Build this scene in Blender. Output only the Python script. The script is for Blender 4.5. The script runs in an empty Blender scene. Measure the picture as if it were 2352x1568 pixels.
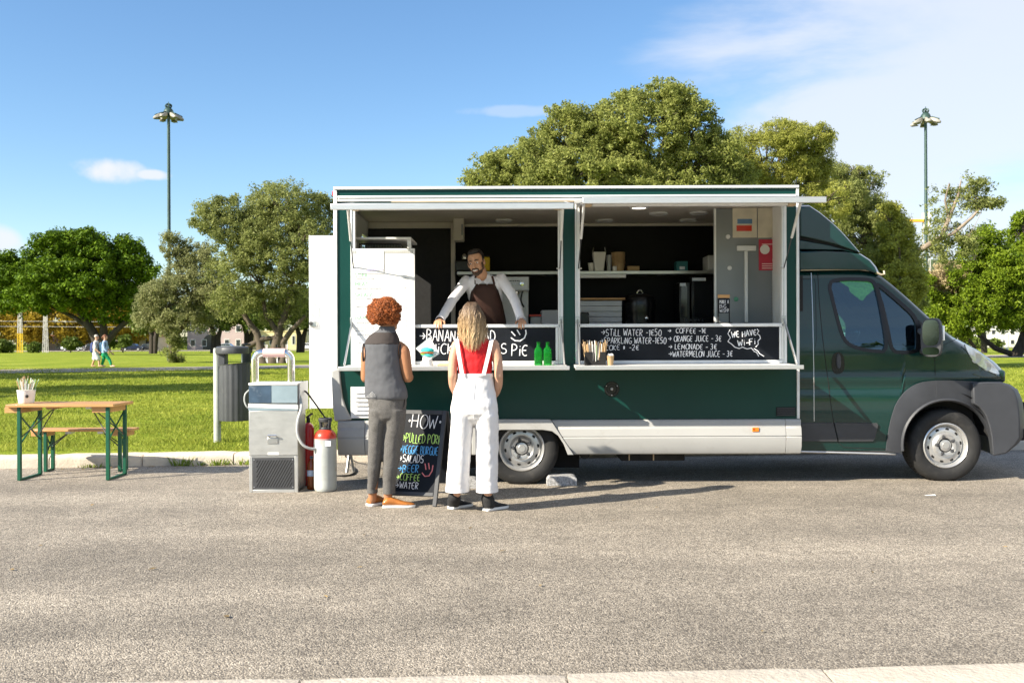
import bpy, bmesh, math, random
import numpy as np
from mathutils import Vector, Matrix
R = math.radians
scene = bpy.context.scene
col = scene.collection
# ---------------------------------------------------------------- camera
F = 2200.0            # focal length in units of a 2351 px wide picture
CAMZ = 1.35
ROLL = 0.0038
cam_d = bpy.data.cameras.new('camera'); cam = bpy.data.objects.new('camera', cam_d); col.objects.link(cam)
cam_d.sensor_width = 36; cam_d.lens = 36 * F / 2351; cam_d.clip_end = 3000; cam_d.clip_start = .1
cr, sr = math.cos(ROLL), math.sin(ROLL)
RIGHT = Vector((cr, 0, -sr)); UP = Vector((sr, 0, cr))
M = Matrix.Identity(4)
M.col[0][:3] = RIGHT; M.col[1][:3] = UP; M.col[2][:3] = (0, -1, 0); M.col[3][:3] = (0, 0, CAMZ)
cam.matrix_world = M
cam_d.dof.use_dof = True; cam_d.dof.focus_distance = 8.4; cam_d.dof.aperture_fstop = 5.0
scene.camera = cam
# ---------------------------------------------------------------- light
LX, LY, LZ = 1.42, .80, -1.0                 # the way the sunlight travels
elev = math.atan2(1.0, math.hypot(LX, LY))
sun_d = bpy.data.lights.new('sun', 'SUN'); sun_d.energy = 5.0; sun_d.angle = R(.5); sun_d.color = (1, .91, .76)
sun = bpy.data.objects.new('sun', sun_d); col.objects.link(sun)
sun.rotation_euler = Vector((LX, LY, LZ)).to_track_quat('-Z', 'Y').to_euler()
sun.location = (-20, -10, 20)
world = bpy.data.worlds.new('World'); scene.world = world; world.use_nodes = True
def build_world():
    nt = world.node_tree; nt.nodes.clear(); N = nt.nodes.new; L = nt.links.new
    out = N('ShaderNodeOutputWorld'); bg = N('ShaderNodeBackground'); bg.inputs[1].default_value = .094
    sky = N('ShaderNodeTexSky'); sky.sky_type = 'NISHITA'; sky.sun_disc = False
    sky.sun_elevation = elev
    sky.sun_rotation = math.atan2(-LX, -LY)
    sky.altitude = 50; sky.air_density = 1.0; sky.dust_density = .35; sky.ozone_density = 2.5
    tc = N('ShaderNodeTexCoord')
    sep = N('ShaderNodeSeparateXYZ'); L(tc.outputs['Generated'], sep.inputs[0])
    def math_(op, a, b=None, c=None):
        n = N('ShaderNodeMath'); n.operation = op
        for i, q in enumerate((a, b, c)):
            if q is None: continue
            if isinstance(q, (int, float)): n.inputs[i].default_value = q
            else: L(q, n.inputs[i])
        return n.outputs[0]
    def smooth(v, lo, hi):
        n = N('ShaderNodeMapRange'); n.interpolation_type = 'SMOOTHSTEP'
        L(v, n.inputs[0]); n.inputs[1].default_value = lo; n.inputs[2].default_value = hi
        return n.outputs[0]
    x, y, z = sep.outputs
    zz = math_('ADD', math_('ABSOLUTE', z), .16)
    comb = N('ShaderNodeCombineXYZ'); L(math_('DIVIDE', x, zz), comb.inputs[0]); L(math_('DIVIDE', y, zz), comb.inputs[1])
    n1 = N('ShaderNodeTexNoise'); n1.inputs['Scale'].default_value = 1.3; n1.inputs['Detail'].default_value = 9
    n1.inputs['Roughness'].default_value = .56; n1.inputs['Distortion'].default_value = .5; L(comb.outputs[0], n1.inputs['Vector'])
    n2 = N('ShaderNodeTexNoise'); n2.inputs['Scale'].default_value = 26; n2.inputs['Detail'].default_value = 6
    L(tc.outputs['Generated'], n2.inputs['Vector'])
    nz = math_('SUBTRACT', n1.outputs[0], .5)
    # a soft bank of thin cloud over the right hand half of the sky
    bank = smooth(math_('ADD', x, math_('MULTIPLY', nz, .5)), .13, .30)
    bank = math_('MULTIPLY', bank, smooth(n1.outputs[0], .10, .55))
    bank = math_('MULTIPLY', bank, .78)
    m = bank
    # three small separate clouds, by direction
    for (px, py, rx, ry, st) in ((262, 388, 74, 32, 1.0), (340, 398, 44, 13, .9), (-6, 545, 46, 36, .9), (1205, 256, 130, 14, .3)):
        d = Vector(((px - 1175.5) / F, 1, (784 - py) / F)).normalized()
        cu = math_('DIVIDE', math_('SUBTRACT', x, d.x), rx / F)
        cv = math_('DIVIDE', math_('SUBTRACT', z, d.z), ry / F)
        r2 = math_('ADD', math_('MULTIPLY', cu, cu), math_('MULTIPLY', cv, cv))
        r2 = math_('ADD', r2, math_('MULTIPLY', math_('SUBTRACT', n2.outputs[0], .5), 2.6))
        e = math_('MULTIPLY', smooth(math_('SUBTRACT', 1.15, r2), 0, 1.0), st)
        e = math_('MULTIPLY', e, math_('GREATER_THAN', y, 0))
        m = math_('MAXIMUM', m, e)
    mix = N('ShaderNodeMix'); mix.data_type = 'RGBA'
    hs = N('ShaderNodeHueSaturation'); hs.inputs['Saturation'].default_value = 1.14; hs.inputs['Value'].default_value = .94; L(sky.outputs[0], hs.inputs['Color'])
    L(m, mix.inputs[0]); L(hs.outputs[0], mix.inputs[6]); mix.inputs[7].default_value = (4.2, 4.35, 4.75, 1)
    L(mix.outputs[2], bg.inputs[0]); L(bg.outputs[0], out.inputs[0])
build_world()
scene.view_settings.view_transform = 'Standard'; scene.view_settings.look = 'None'
scene.view_settings.gamma = 1; scene.view_settings.exposure = 1.22
scene.view_settings.use_curve_mapping = False
# ---------------------------------------------------------------- pixel helpers (2351 x 1568 picture)
def hor(x): return 784 - ROLL * (x - 1175.5)
def P(x, y, Y):
    d = RIGHT * ((x - 1175.5) / F) + UP * ((784 - y) / F) + Vector((0, 1, 0))
    return Vector((0, 0, CAMZ)) + d * Y
def G(x, y, z=0.0):
    d = RIGHT * ((x - 1175.5) / F) + UP * ((784 - y) / F) + Vector((0, 1, 0))
    return Vector((0, 0, CAMZ)) + d * ((z - CAMZ) / d.z)
def PX(x, Y): return (x - 1175.5) / F * Y
def PZ(x, y, Y): return CAMZ + (hor(x) - y) / F * Y
# ---------------------------------------------------------------- materials
MATS = {}
def new_mat(name):
    m = bpy.data.materials.new(name); m.use_nodes = True; MATS[name] = m
    return m, m.node_tree.nodes, m.node_tree.links, m.node_tree.nodes['Principled BSDF']
def pm(name, c, rough=.5, metal=0.0, var=.12, scale=8.0, bump=0.0, bscale=60.0, coat=0.0, spec=.5, trans=0.0, ior=1.45,
       emit=None, estr=0.0, rvar=.0, sheen=0.0, dirt=None, dirtamt=.0, stretch=(1, 1, 1), island=0.0):
    """procedural principled material: noise in the colour, optional dirt, noise bump"""
    m, n, l, b = new_mat(name)
    tc = n.new('ShaderNodeTexCoord'); mp = n.new('ShaderNodeMapping'); mp.inputs['Scale'].default_value = stretch
    l.new(tc.outputs['Object'], mp.inputs[0])
    no = n.new('ShaderNodeTexNoise'); no.inputs['Scale'].default_value = scale; no.inputs['Detail'].default_value = 6
    l.new(mp.outputs[0], no.inputs['Vector'])
    rp = n.new('ShaderNodeValToRGB')
    e = rp.color_ramp.elements
    e[0].position = .28; e[1].position = .72
    e[0].color = (*[max(0, q * (1 - var)) for q in c], 1); e[1].color = (*[min(1, q * (1 + var)) for q in c], 1)
    l.new(no.outputs[0], rp.inputs[0])
    cur = rp.outputs[0]
    if dirt:
        n2 = n.new('ShaderNodeTexNoise'); n2.inputs['Scale'].default_value = scale * .37 + 3; n2.inputs['Detail'].default_value = 9
        n2.inputs['Roughness'].default_value = .7
        l.new(mp.outputs[0], n2.inputs['Vector'])
        mr = n.new('ShaderNodeMapRange'); mr.inputs[1].default_value = .55; mr.inputs[2].default_value = .75; mr.inputs[4].default_value = dirtamt
        l.new(n2.outputs[0], mr.inputs[0])
        mx = n.new('ShaderNodeMix'); mx.data_type = 'RGBA'; l.new(mr.outputs[0], mx.inputs[0]); l.new(cur, mx.inputs[6]); mx.inputs[7].default_value = (*dirt, 1)
        cur = mx.outputs[2]
    if island:
        g = n.new('ShaderNodeNewGeometry'); hs = n.new('ShaderNodeHueSaturation')
        ml = n.new('ShaderNodeMapRange'); ml.inputs[3].default_value = 1 - island; ml.inputs[4].default_value = 1 + island
        l.new(g.outputs['Random Per Island'], ml.inputs[0]); l.new(ml.outputs[0], hs.inputs['Value']); l.new(cur, hs.inputs['Color'])
        cur = hs.outputs[0]
    l.new(cur, b.inputs['Base Color'])
    b.inputs['Roughness'].default_value = rough; b.inputs['Metallic'].default_value = metal
    b.inputs['Specular IOR Level'].default_value = spec; b.inputs['Coat Weight'].default_value = coat
    b.inputs['Coat Roughness'].default_value = .04
    b.inputs['Transmission Weight'].default_value = trans; b.inputs['IOR'].default_value = ior
    if sheen: b.inputs['Sheen Weight'].default_value = sheen
    if rvar:
        mr = n.new('ShaderNodeMapRange'); mr.inputs[3].default_value = max(0, rough - rvar); mr.inputs[4].default_value = min(1, rough + rvar)
        l.new(no.outputs[0], mr.inputs[0]); l.new(mr.outputs[0], b.inputs['Roughness'])
    if emit: b.inputs['Emission Color'].default_value = (*emit, 1); b.inputs['Emission Strength'].default_value = estr
    if bump:
        nb = n.new('ShaderNodeTexNoise'); nb.inputs['Scale'].default_value = bscale; nb.inputs['Detail'].default_value = 5
        l.new(mp.outputs[0], nb.inputs['Vector'])
        bp = n.new('ShaderNodeBump'); bp.inputs['Strength'].default_value = bump; bp.inputs['Distance'].default_value = .01
        l.new(nb.outputs[0], bp.inputs['Height']); l.new(bp.outputs[0], b.inputs['Normal'])
    return m
def leaf_mat(name, c1, c2, transl=.35, rough=.5, vary=.35):
    """foliage: colour differs leaf by leaf, light passes through"""
    m, n, l, b = new_mat(name)
    g = n.new('ShaderNodeNewGeometry'); rp = n.new('ShaderNodeValToRGB')
    rp.color_ramp.elements[0].color = (*c1, 1); rp.color_ramp.elements[1].color = (*c2, 1)
    tc = n.new('ShaderNodeTexCoord'); no = n.new('ShaderNodeTexNoise'); no.inputs['Scale'].default_value = .9; no.inputs['Detail'].default_value = 3
    l.new(tc.outputs['Object'], no.inputs['Vector'])
    md = n.new('ShaderNodeMath'); md.operation = 'MULTIPLY_ADD'; md.inputs[1].default_value = .6; l.new(g.outputs['Random Per Island'], md.inputs[0])
    sb = n.new('ShaderNodeMath'); sb.operation = 'MULTIPLY_ADD'; sb.inputs[1].default_value = 1.2; sb.inputs[2].default_value = -.4; l.new(no.outputs[0], sb.inputs[0])
    l.new(sb.outputs[0], md.inputs[2]); l.new(md.outputs[0], rp.inputs[0])
    l.new(rp.outputs[0], b.inputs['Base Color']); b.inputs['Roughness'].default_value = rough; b.inputs['Specular IOR Level'].default_value = .12
    tr = n.new('ShaderNodeBsdfTranslucent'); l.new(rp.outputs[0], tr.inputs[0])
    mx = n.new('ShaderNodeMixShader'); mx.inputs[0].default_value = transl
    l.new(b.outputs[0], mx.inputs[1]); l.new(tr.outputs[0], mx.inputs[2]); l.new(mx.outputs[0], n['Material Output'].inputs[0])
    return m
def glass_mat(name, tint, rough=.02, see=.75, refl=1.0):
    """thin pane: tinted see-through plus mirror reflection by angle"""
    m, n, l, b = new_mat(name); n.remove(b)
    t = n.new('ShaderNodeBsdfTransparent'); t.inputs[0].default_value = (*tint, 1)
    g = n.new('ShaderNodeBsdfGlossy'); g.inputs['Roughness'].default_value = rough; g.inputs[0].default_value = (refl * .50, refl * .78, refl, 1)
    no = n.new('ShaderNodeTexNoise'); no.inputs['Scale'].default_value = 3
    fr = n.new('ShaderNodeFresnel'); fr.inputs[0].default_value = 1.55
    mr = n.new('ShaderNodeMapRange'); mr.inputs[3].default_value = 1 - see; mr.inputs[4].default_value = 1
    l.new(fr.outputs[0], mr.inputs[0])
    mx = n.new('ShaderNodeMixShader'); l.new(mr.outputs[0], mx.inputs[0]); l.new(t.outputs[0], mx.inputs[1]); l.new(g.outputs[0], mx.inputs[2])
    l.new(mx.outputs[0], n['Material Output'].inputs[0])
    return m
# ---------------------------------------------------------------- mesh helpers
class MB:
    def __init__(s): s.v = []; s.f = []
    def add(s, vs, fs):
        o = len(s.v); s.v += [tuple(q) for q in vs]; s.f += [tuple(o + i for i in f) for f in fs]; return s
    def box(s, x0, x1, y0, y1, z0, z1):
        vs = [(x, y, z) for z in (z0, z1) for y in (y0, y1) for x in (x0, x1)]
        return s.add(vs, [(0, 2, 3, 1), (4, 5, 7, 6), (0, 1, 5, 4), (2, 6, 7, 3), (0, 4, 6, 2), (1, 3, 7, 5)])
    def bar(s, a, b, w, h, up=(0, 0, 1)):
        a, b = Vector(a), Vector(b); d = (b - a).normalized(); u = Vector(up)
        if abs(d.dot(u)) > .98: u = Vector((0, 1, 0))
        sd = d.cross(u).normalized(); u = sd.cross(d).normalized()
        vs = [p + sd * (w / 2 * i) + u * (h / 2 * j) for p in (a, b) for j in (-1, 1) for i in (-1, 1)]
        return s.add(vs, [(0, 2, 3, 1), (4, 5, 7, 6), (0, 1, 5, 4), (2, 6, 7, 3), (0, 4, 6, 2), (1, 3, 7, 5)])
    def tube(s, pts, r, n=8, caps=True, flat=None):
        pts = [Vector(p) for p in pts]; k = len(pts)
        if not isinstance(r, (list, tuple)): r = [r] * k
        rings = []; ref = None
        for i, p in enumerate(pts):
            d = (pts[min(i + 1, k - 1)] - pts[max(i - 1, 0)])
            d = d.normalized() if d.length > 1e-9 else Vector((0, 0, 1))
            if ref is None: ref = d.orthogonal().normalized()
            ref = (ref - d * ref.dot(d)); ref = ref.normalized() if ref.length > 1e-6 else d.orthogonal().normalized()
            w = d.cross(ref)
            rr = r[i] if isinstance(r[i], (list, tuple)) else (r[i], r[i])
            rings.append([p + ref * (math.cos(a) * rr[0]) + w * (math.sin(a) * rr[1]) for a in [2 * math.pi * j / n for j in range(n)]])
        return s.loft(rings, caps)
    def loft(s, rings, caps=True):
        o = len(s.v); n = len(rings[0])
        for rg in rings: s.v += [tuple(q) for q in rg]
        for i in range(len(rings) - 1):
            for j in range(n):
                a = o + i * n + j; b = o + i * n + (j + 1) % n
                s.f.append((a, b, b + n, a + n))
        if caps:
            s.f.append(tuple(o + j for j in reversed(range(n)))); s.f.append(tuple(o + (len(rings) - 1) * n + j for j in range(n)))
        return s
    def lathe(s, prof, c, axis='Z', n=24, caps=False):
        c = Vector(c); rings = []
        for r, h in prof:
            rg = []
            for j in range(n):
                a = 2 * math.pi * j / n; q = (math.cos(a) * r, math.sin(a) * r)
                rg.append(c + (Vector((q[0], q[1], h)) if axis == 'Z' else Vector((q[0], h, q[1])) if axis == 'Y' else Vector((h, q[0], q[1]))))
            rings.append(rg)
        return s.loft(rings, caps)
    def prism(s, poly, y0, y1):
        n = len(poly)
        vs = [(x, y0, z) for x, z in poly] + [(x, y1, z) for x, z in poly]
        fs = [tuple(range(n)), tuple(n + i for i in reversed(range(n)))] + [(i, n + i, n + (i + 1) % n, (i + 1) % n) for i in range(n)]
        return s.add(vs, fs)
    def ball(s, c, r, n=12, m=8, rot=None):
        c = Vector(c); r = Vector(r) if isinstance(r, (tuple, list, Vector)) else Vector((r, r, r)); rings = []
        for i in range(m + 1):
            t = math.pi * (i + .001) / (m + .002); rg = []
            for j in range(n):
                a = 2 * math.pi * j / n
                q = Vector((math.sin(t) * math.cos(a) * r.x, math.sin(t) * math.sin(a) * r.y, -math.cos(t) * r.z))
                if rot: q = rot @ q
                rg.append(c + q)
            rings.append(rg)
        return s.loft(rings, True)
    def xf(s, m):
        s.v = [tuple(m @ Vector(q)) for q in s.v]; return s
    def build(s, name, mat, parent=None, smooth=40, bevel=0, seg=2, recalc=True):
        me = bpy.data.meshes.new(name); me.from_pydata(s.v, [], s.f)
        if recalc:
            bm = bmesh.new(); bm.from_mesh(me); bmesh.ops.recalc_face_normals(bm, faces=bm.faces); bm.to_mesh(me); bm.free()
        return link(name, me, mat, parent, smooth, bevel, seg)
def link(name, me, mat, parent=None, smooth=40, bevel=0, seg=2):
    if smooth:
        me.polygons.foreach_set('use_smooth', [True] * len(me.polygons))
        if smooth < 179: me.set_sharp_from_angle(angle=R(smooth))
    me.update()
    o = bpy.data.objects.new(name, me); col.objects.link(o)
    if mat: me.materials.append(MATS[mat] if isinstance(mat, str) else mat)
    if bevel:
        b = o.modifiers.new('bevel', 'BEVEL'); b.width = bevel; b.segments = seg; b.limit_method = 'ANGLE'; b.angle_limit = R(40); b.harden_normals = False
    if parent: setpar(o, parent)
    return o
def wm(o):
    m = o.matrix_basis.copy()
    if o.parent: m = wm(o.parent) @ o.matrix_parent_inverse @ m
    return m
def setpar(o, p):
    o.parent = p; o.matrix_parent_inverse = wm(p).inverted()
def tag(o, label, cat, group=None, kind=None):
    if label: o['label'] = label
    if cat: o['category'] = cat
    if group: o['group'] = group
    if kind: o['kind'] = kind
    return o
def thing(name, label, cat, loc=(0, 0, 0), rz=0, group=None):
    o = bpy.data.objects.new(name, None); col.objects.link(o); o.location = loc; o.rotation_euler = (0, 0, rz)
    o.empty_display_size = .2
    return tag(o, label, cat, group)
def copy_tree(o, parent=None):
    c = o.copy(); col.objects.link(c)
    if parent: c.parent = parent; c.matrix_parent_inverse = o.matrix_parent_inverse.copy()
    for ch in list(o.children): copy_tree(ch, c)
    return c
def np_mesh(name, V, Q, mat, parent=None, smooth=False):
    """V (n,3) array, Q (m,k) faces"""
    me = bpy.data.meshes.new(name); k = Q.shape[1]
    me.vertices.add(len(V)); me.vertices.foreach_set('co', V.astype(np.float32).ravel())
    me.loops.add(Q.size); me.loops.foreach_set('vertex_index', Q.astype(np.int32).ravel())
    me.polygons.add(len(Q)); me.polygons.foreach_set('loop_start', np.arange(0, Q.size, k, dtype=np.int32))
    me.update(calc_edges=True); me.validate()
    o = bpy.data.objects.new(name, me); col.objects.link(o); me.materials.append(MATS[mat])
    if smooth: me.polygons.foreach_set('use_smooth', [True] * len(me.polygons))
    if parent: setpar(o, parent)
    return o
def freeze(o, mods):
    """turn an object with modifiers into a plain mesh"""
    dg = bpy.context.evaluated_depsgraph_get(); me = bpy.data.meshes.new_from_object(o.evaluated_get(dg)); old = o.data
    o.modifiers.clear(); o.data = me; bpy.data.meshes.remove(old)
def melt(mb, name, mat, parent, voxel=.01, smooth=3, wrinkle=0, wscale=.08, seed=0):
    """join overlapping closed pieces into one continuous skin"""
    o = mb.build(name, mat, None, smooth=0)
    r = o.modifiers.new('r', 'REMESH'); r.mode = 'VOXEL'; r.voxel_size = voxel; r.use_smooth_shade = True
    if smooth:
        s = o.modifiers.new('s', 'SMOOTH'); s.iterations = smooth; s.factor = .5
    if wrinkle:
        t = bpy.data.textures.new(name + '_folds', 'CLOUDS'); t.noise_scale = wscale; t.noise_depth = 2
        d = o.modifiers.new('d', 'DISPLACE'); d.texture = t; d.strength = wrinkle; d.mid_level = .5; d.texture_coords = 'GLOBAL'
    freeze(o, None)
    o.data.polygons.foreach_set('use_smooth', [True] * len(o.data.polygons)); o.data.update()
    if not o.data.materials: o.data.materials.append(MATS[mat])
    if parent: setpar(o, parent)
    return o
# ================================================================ MATERIALS OF THE SETTING
def asphalt():
    m, n, l, b = new_mat('asphalt')
    tc = n.new('ShaderNodeTexCoord')
    v = n.new('ShaderNodeTexVoronoi'); v.inputs['Scale'].default_value = 130; v.inputs['Randomness'].default_value = 1
    l.new(tc.outputs['Object'], v.inputs['Vector'])
    v2 = n.new('ShaderNodeTexVoronoi'); v2.inputs['Scale'].default_value = 150; l.new(tc.outputs['Object'], v2.inputs['Vector'])
    sp = n.new('ShaderNodeSeparateColor'); l.new(v.outputs['Color'], sp.inputs[0])
    rp = n.new('ShaderNodeValToRGB'); e = rp.color_ramp.elements           # each stone its own tone
    e[0].position = 0; e[0].color = (.155, .131, .102, 1); e[1].position = 1; e[1].color = (.55, .482, .385, 1)
    k = e.new(.25); k.color = (.237, .202, .155, 1); k = e.new(.62); k.color = (.355, .308, .245, 1)
    l.new(sp.outputs[0], rp.inputs[0])
    # the bitumen between the stones
    gr = n.new('ShaderNodeMapRange'); gr.inputs[1].default_value = .5; gr.inputs[2].default_value = .95; l.new(v.outputs['Distance'], gr.inputs[0])
    mx = n.new('ShaderNodeMix'); mx.data_type = 'RGBA'; l.new(gr.outputs[0], mx.inputs[0]); l.new(rp.outputs[0], mx.inputs[6]); mx.inputs[7].default_value = (.075, .065, .055, 1)
    # wear in long bands along the road, and patches
    mp = n.new('ShaderNodeMapping'); mp.inputs['Scale'].default_value = (.10, .85, 1); mp.inputs['Rotation'].default_value = (0, 0, R(-4)); l.new(tc.outputs['Object'], mp.inputs[0])
    n1 = n.new('ShaderNodeTexNoise'); n1.inputs['Scale'].default_value = 1.1; n1.inputs['Detail'].default_value = 5; l.new(mp.outputs[0], n1.inputs['Vector'])
    n2 = n.new('ShaderNodeTexNoise'); n2.inputs['Scale'].default_value = 1.7; n2.inputs['Detail'].default_value = 8; n2.inputs['Roughness'].default_value = .65; l.new(tc.outputs['Object'], n2.inputs['Vector'])
    n3 = n.new('ShaderNodeTexNoise'); n3.inputs['Scale'].default_value = 14; n3.inputs['Detail'].default_value = 6; l.new(tc.outputs['Object'], n3.inputs['Vector'])
    def mr(src, a, bb, lo, hi):
        q = n.new('ShaderNodeMapRange'); q.inputs[1].default_value = a; q.inputs[2].default_value = bb; q.inputs[3].default_value = lo; q.inputs[4].default_value = hi
        l.new(src, q.inputs[0]); return q.outputs[0]
    def mul(a, bb):
        q = n.new('ShaderNodeMath'); q.operation = 'MULTIPLY'; l.new(a, q.inputs[0]); l.new(bb, q.inputs[1]); return q.outputs[0]
    w = mul(mul(mr(n1.outputs[0], .30, .68, .66, 1.20), mr(n2.outputs[0], .3, .7, .78, 1.16)), mr(n3.outputs[0], .3, .7, .86, 1.12))
    ms = n.new('ShaderNodeVectorMath'); ms.operation = 'SCALE'; l.new(mx.outputs[2], ms.inputs[0]); l.new(w, ms.inputs['Scale'])
    l.new(ms.outputs[0], b.inputs['Base Color']); b.inputs['Roughness'].default_value = .82
    bp = n.new('ShaderNodeBump'); bp.inputs['Strength'].default_value = .9; bp.inputs['Distance'].default_value = .006; bp.invert = True
    ad = n.new('ShaderNodeMath'); ad.operation = 'MULTIPLY_ADD'; ad.inputs[1].default_value = .4; l.new(v2.outputs['Distance'], ad.inputs[0]); l.new(v.outputs['Distance'], ad.inputs[2])
    l.new(ad.outputs[0], bp.inputs['Height']); l.new(bp.outputs[0], b.inputs['Normal'])
asphalt()
def lawn_mat():
    m, n, l, b = new_mat('lawn')
    tc = n.new('ShaderNodeTexCoord')
    def noi(s, d, rough=.6, st=None):
        q = n.new('ShaderNodeTexNoise'); q.inputs['Scale'].default_value = s; q.inputs['Detail'].default_value = d; q.inputs['Roughness'].default_value = rough
        if st:
            mp = n.new('ShaderNodeMapping'); mp.inputs['Scale'].default_value = st; l.new(tc.outputs['Object'], mp.inputs[0]); l.new(mp.outputs[0], q.inputs['Vector'])
        else: l.new(tc.outputs['Object'], q.inputs['Vector'])
        return q.outputs[0]
    a = noi(.35, 8, .65); c = noi(9, 8, .7)
    ad = n.new('ShaderNodeMath'); ad.operation = 'MULTIPLY_ADD'; ad.inputs[1].default_value = .55; l.new(c, ad.inputs[0])
    m2 = n.new('ShaderNodeMath'); m2.operation = 'MULTIPLY'; m2.inputs[1].default_value = .5; l.new(a, m2.inputs[0]); l.new(m2.outputs[0], ad.inputs[2])
    rp = n.new('ShaderNodeValToRGB'); e = rp.color_ramp.elements
    e[0].position = .34; e[0].color = (.05, .09, .006, 1); e[1].position = .70; e[1].color = (.40, .40, .07, 1)
    k = e.new(.5); k.color = (.19, .25, .018, 1)
    l.new(ad.outputs[0], rp.inputs[0]); l.new(rp.outputs[0], b.inputs['Base Color']); b.inputs['Roughness'].default_value = .9; b.inputs['Specular IOR Level'].default_value = .1
    bp = n.new('ShaderNodeBump'); bp.inputs['Strength'].default_value = .8; bp.inputs['Distance'].default_value = .05
    l.new(noi(30, 5), bp.inputs['Height']); l.new(bp.outputs[0], b.inputs['Normal'])
lawn_mat()
leaf_mat('grass_blade', (.08, .13, .010), (.44, .46, .075), .35, .6)
leaf_mat('weed_leaf', (.12, .20, .02), (.34, .42, .06), .4)
pm('kerb_stone', (.55, .485, .395), .85, var=.16, scale=5, bump=.7, bscale=55, dirt=(.27, .23, .18), dirtamt=.6)
pm('path', (.36, .31, .26), .9, var=.12, scale=3, bump=.4, bscale=40)
pm('paving', (.42, .38, .33), .85, var=.12, scale=4, bump=.4, bscale=60)
pm('hill', (.05, .075, .025), .9, var=.4, scale=.06)
# ================================================================ GROUND
KA = G(0, 1076); KB = G(2345, 1033)
KM = (KB.y - KA.y) / (KB.x - KA.x)
def kerb_y(X): return KA.y + (X - KA.x) * KM
NA = G(700, 1550, .12); NB = G(2351, 1515, .12); NM = (NB.y - NA.y) / (NB.x - NA.x)
def near_y(X): return NA.y + (X - NA.x) * NM
LAWN = .11
def lawn_z(Y): 
    t = min(1, max(0, (Y - 62) / 110)); return LAWN - .5 * t * t * (3 - 2 * t)
def build_ground():
    # road sheet
    v = []; f = []
    xs = [-60, -20, -8, -4, 0, 4, 8, 20, 60]
    for x in xs: v += [(x, near_y(x) - .1, 0), (x, kerb_y(x) + .1, 0)]
    for i in range(len(xs) - 1): f.append((2 * i, 2 * i + 2, 2 * i + 3, 2 * i + 1))
    mb = MB(); mb.add(v, f); tag(mb.build('road', 'asphalt', smooth=0), 'worn asphalt road with pale stones showing', None, kind='structure')
    # lawn sheet out to the horizon
    v = []; f = []
    xs = np.concatenate([[-1500, -600, -250], np.linspace(-120, 120, 41), [250, 600, 1500]])
    ds = [.2, .5, 1, 2, 4, 7, 11, 16, 22, 30, 40, 50, 60, 75, 90, 105, 120, 140, 160, 190, 230, 300, 450, 800, 2600]
    for d in ds:
        for x in xs:
            y = kerb_y(max(-60, min(60, x))) + d
            v.append((x, y, lawn_z(y)))
    nx = len(xs)
    for i in range(len(ds) - 1):
        for j in range(nx - 1): f.append((i * nx + j, i * nx + j + 1, (i + 1) * nx + j + 1, (i + 1) * nx + j))
    mb = MB(); mb.add(v, f); tag(mb.build('lawn', 'lawn', smooth=179), 'mown green park lawn beyond the kerb', None, kind='structure')
    # pavement behind the near kerb, under the camera
    mb = MB(); v = []
    for x in (-60, 60): v += [(x, near_y(x) - 6, .11), (x, near_y(x) - .15, .11)]
    mb.add(v, [(0, 2, 3, 1)]); tag(mb.build('pavement', 'paving', smooth=0), 'pale pavement behind the near kerb', None, kind='structure')
    # kerbs, stone by stone
    def kerb(name, label, fy, slope, x0, x1, offs, out, w, h):
        root = thing(name, label, None, (0, fy(0), 0)); root['kind'] = 'structure'
        rng = random.Random(5); x = x0 + offs; ang = math.atan(slope)
        while x < x1:
            L = .98 + rng.uniform(-.015, .015)
            prof = [(0, -.1), (0, h * .62), (.012 , h * .86), (.04, h), (w, h - .002), (w, -.1)]
            y0 = fy(x); rings = []
            jz = rng.uniform(-.004, .004); jy = rng.uniform(-.006, .006)
            N = 7
            for i in range(N):
                t = i / (N - 1); rg = []
                for (a, z) in prof:
                    wob = rng.uniform(-.004, .004)
                    chip = .006 if i in (0, N - 1) else 0
                    rg.append((x + t * (L - .012), fy(x + t * L) + out * (a + jy + wob + (chip if a < .03 else 0)), z + jz + (wob if z > 0 else 0) - (chip if z > .05 else 0)))
                rings.append(rg)
            mb = MB(); mb.loft(rings); mb.build('kerb_stone', 'kerb_stone', root, smooth=50)
            x += L
        return root
    kerb('kerb', 'pale stone kerb along the lawn behind the truck', kerb_y, KM, -9.3, 10, .35, 1, .24, .125)
    nx0 = G(697, 1550, .12).x
    kerb('kerb', 'pale stone kerb in the foreground at the road edge', near_y, NM, nx0 - 4 * .98, 4.2, 0, -1, .28, .12)
    # park path
    mb = MB(); v = []; pts = [(-700, 868, 9), (0, 852.5, 8.5), (300, 848, 7.5), (640, 842, 6.5), (1000, 836.5, 6), (1700, 826, 6), (2500, 815, 6)]
    for (x, y, w) in pts:
        a = G(x, y + w / 2, LAWN + .012); c = G(x, y - w / 2, LAWN + .012); v += [a, c]
    mb.add(v, [(2 * i, 2 * i + 2, 2 * i + 3, 2 * i + 1) for i in range(len(pts) - 1)])
    tag(mb.build('path', 'path', smooth=0), 'pale footpath crossing the park lawn', None, kind='structure')
    # far road beyond the park
    mb = MB(); mb.add([(-260, 196, lawn_z(196) + .06), (260, 196, lawn_z(196) + .06), (260, 214, lawn_z(214) + .06), (-260, 214, lawn_z(214) + .06)], [(0, 1, 2, 3)])
    tag(mb.build('far_road', 'path', smooth=0), 'street beyond the park where cars are parked', None, kind='structure')
    # hill on the far right
    mb = MB(); rings = []
    for i in range(9):
        t = i / 8; rg = []
        for j in range(28):
            a = 2 * math.pi * j / 28; rr = (1 - t) ** .7
            rg.append((262 + 190 * rr * math.cos(a), 640 + 110 * rr * math.sin(a), -2 + 56 * (1 - (1 - t) ** 1.5) + random.Random(i * 31 + j).uniform(-2, 2)))
        rings.append(rg)
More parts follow.
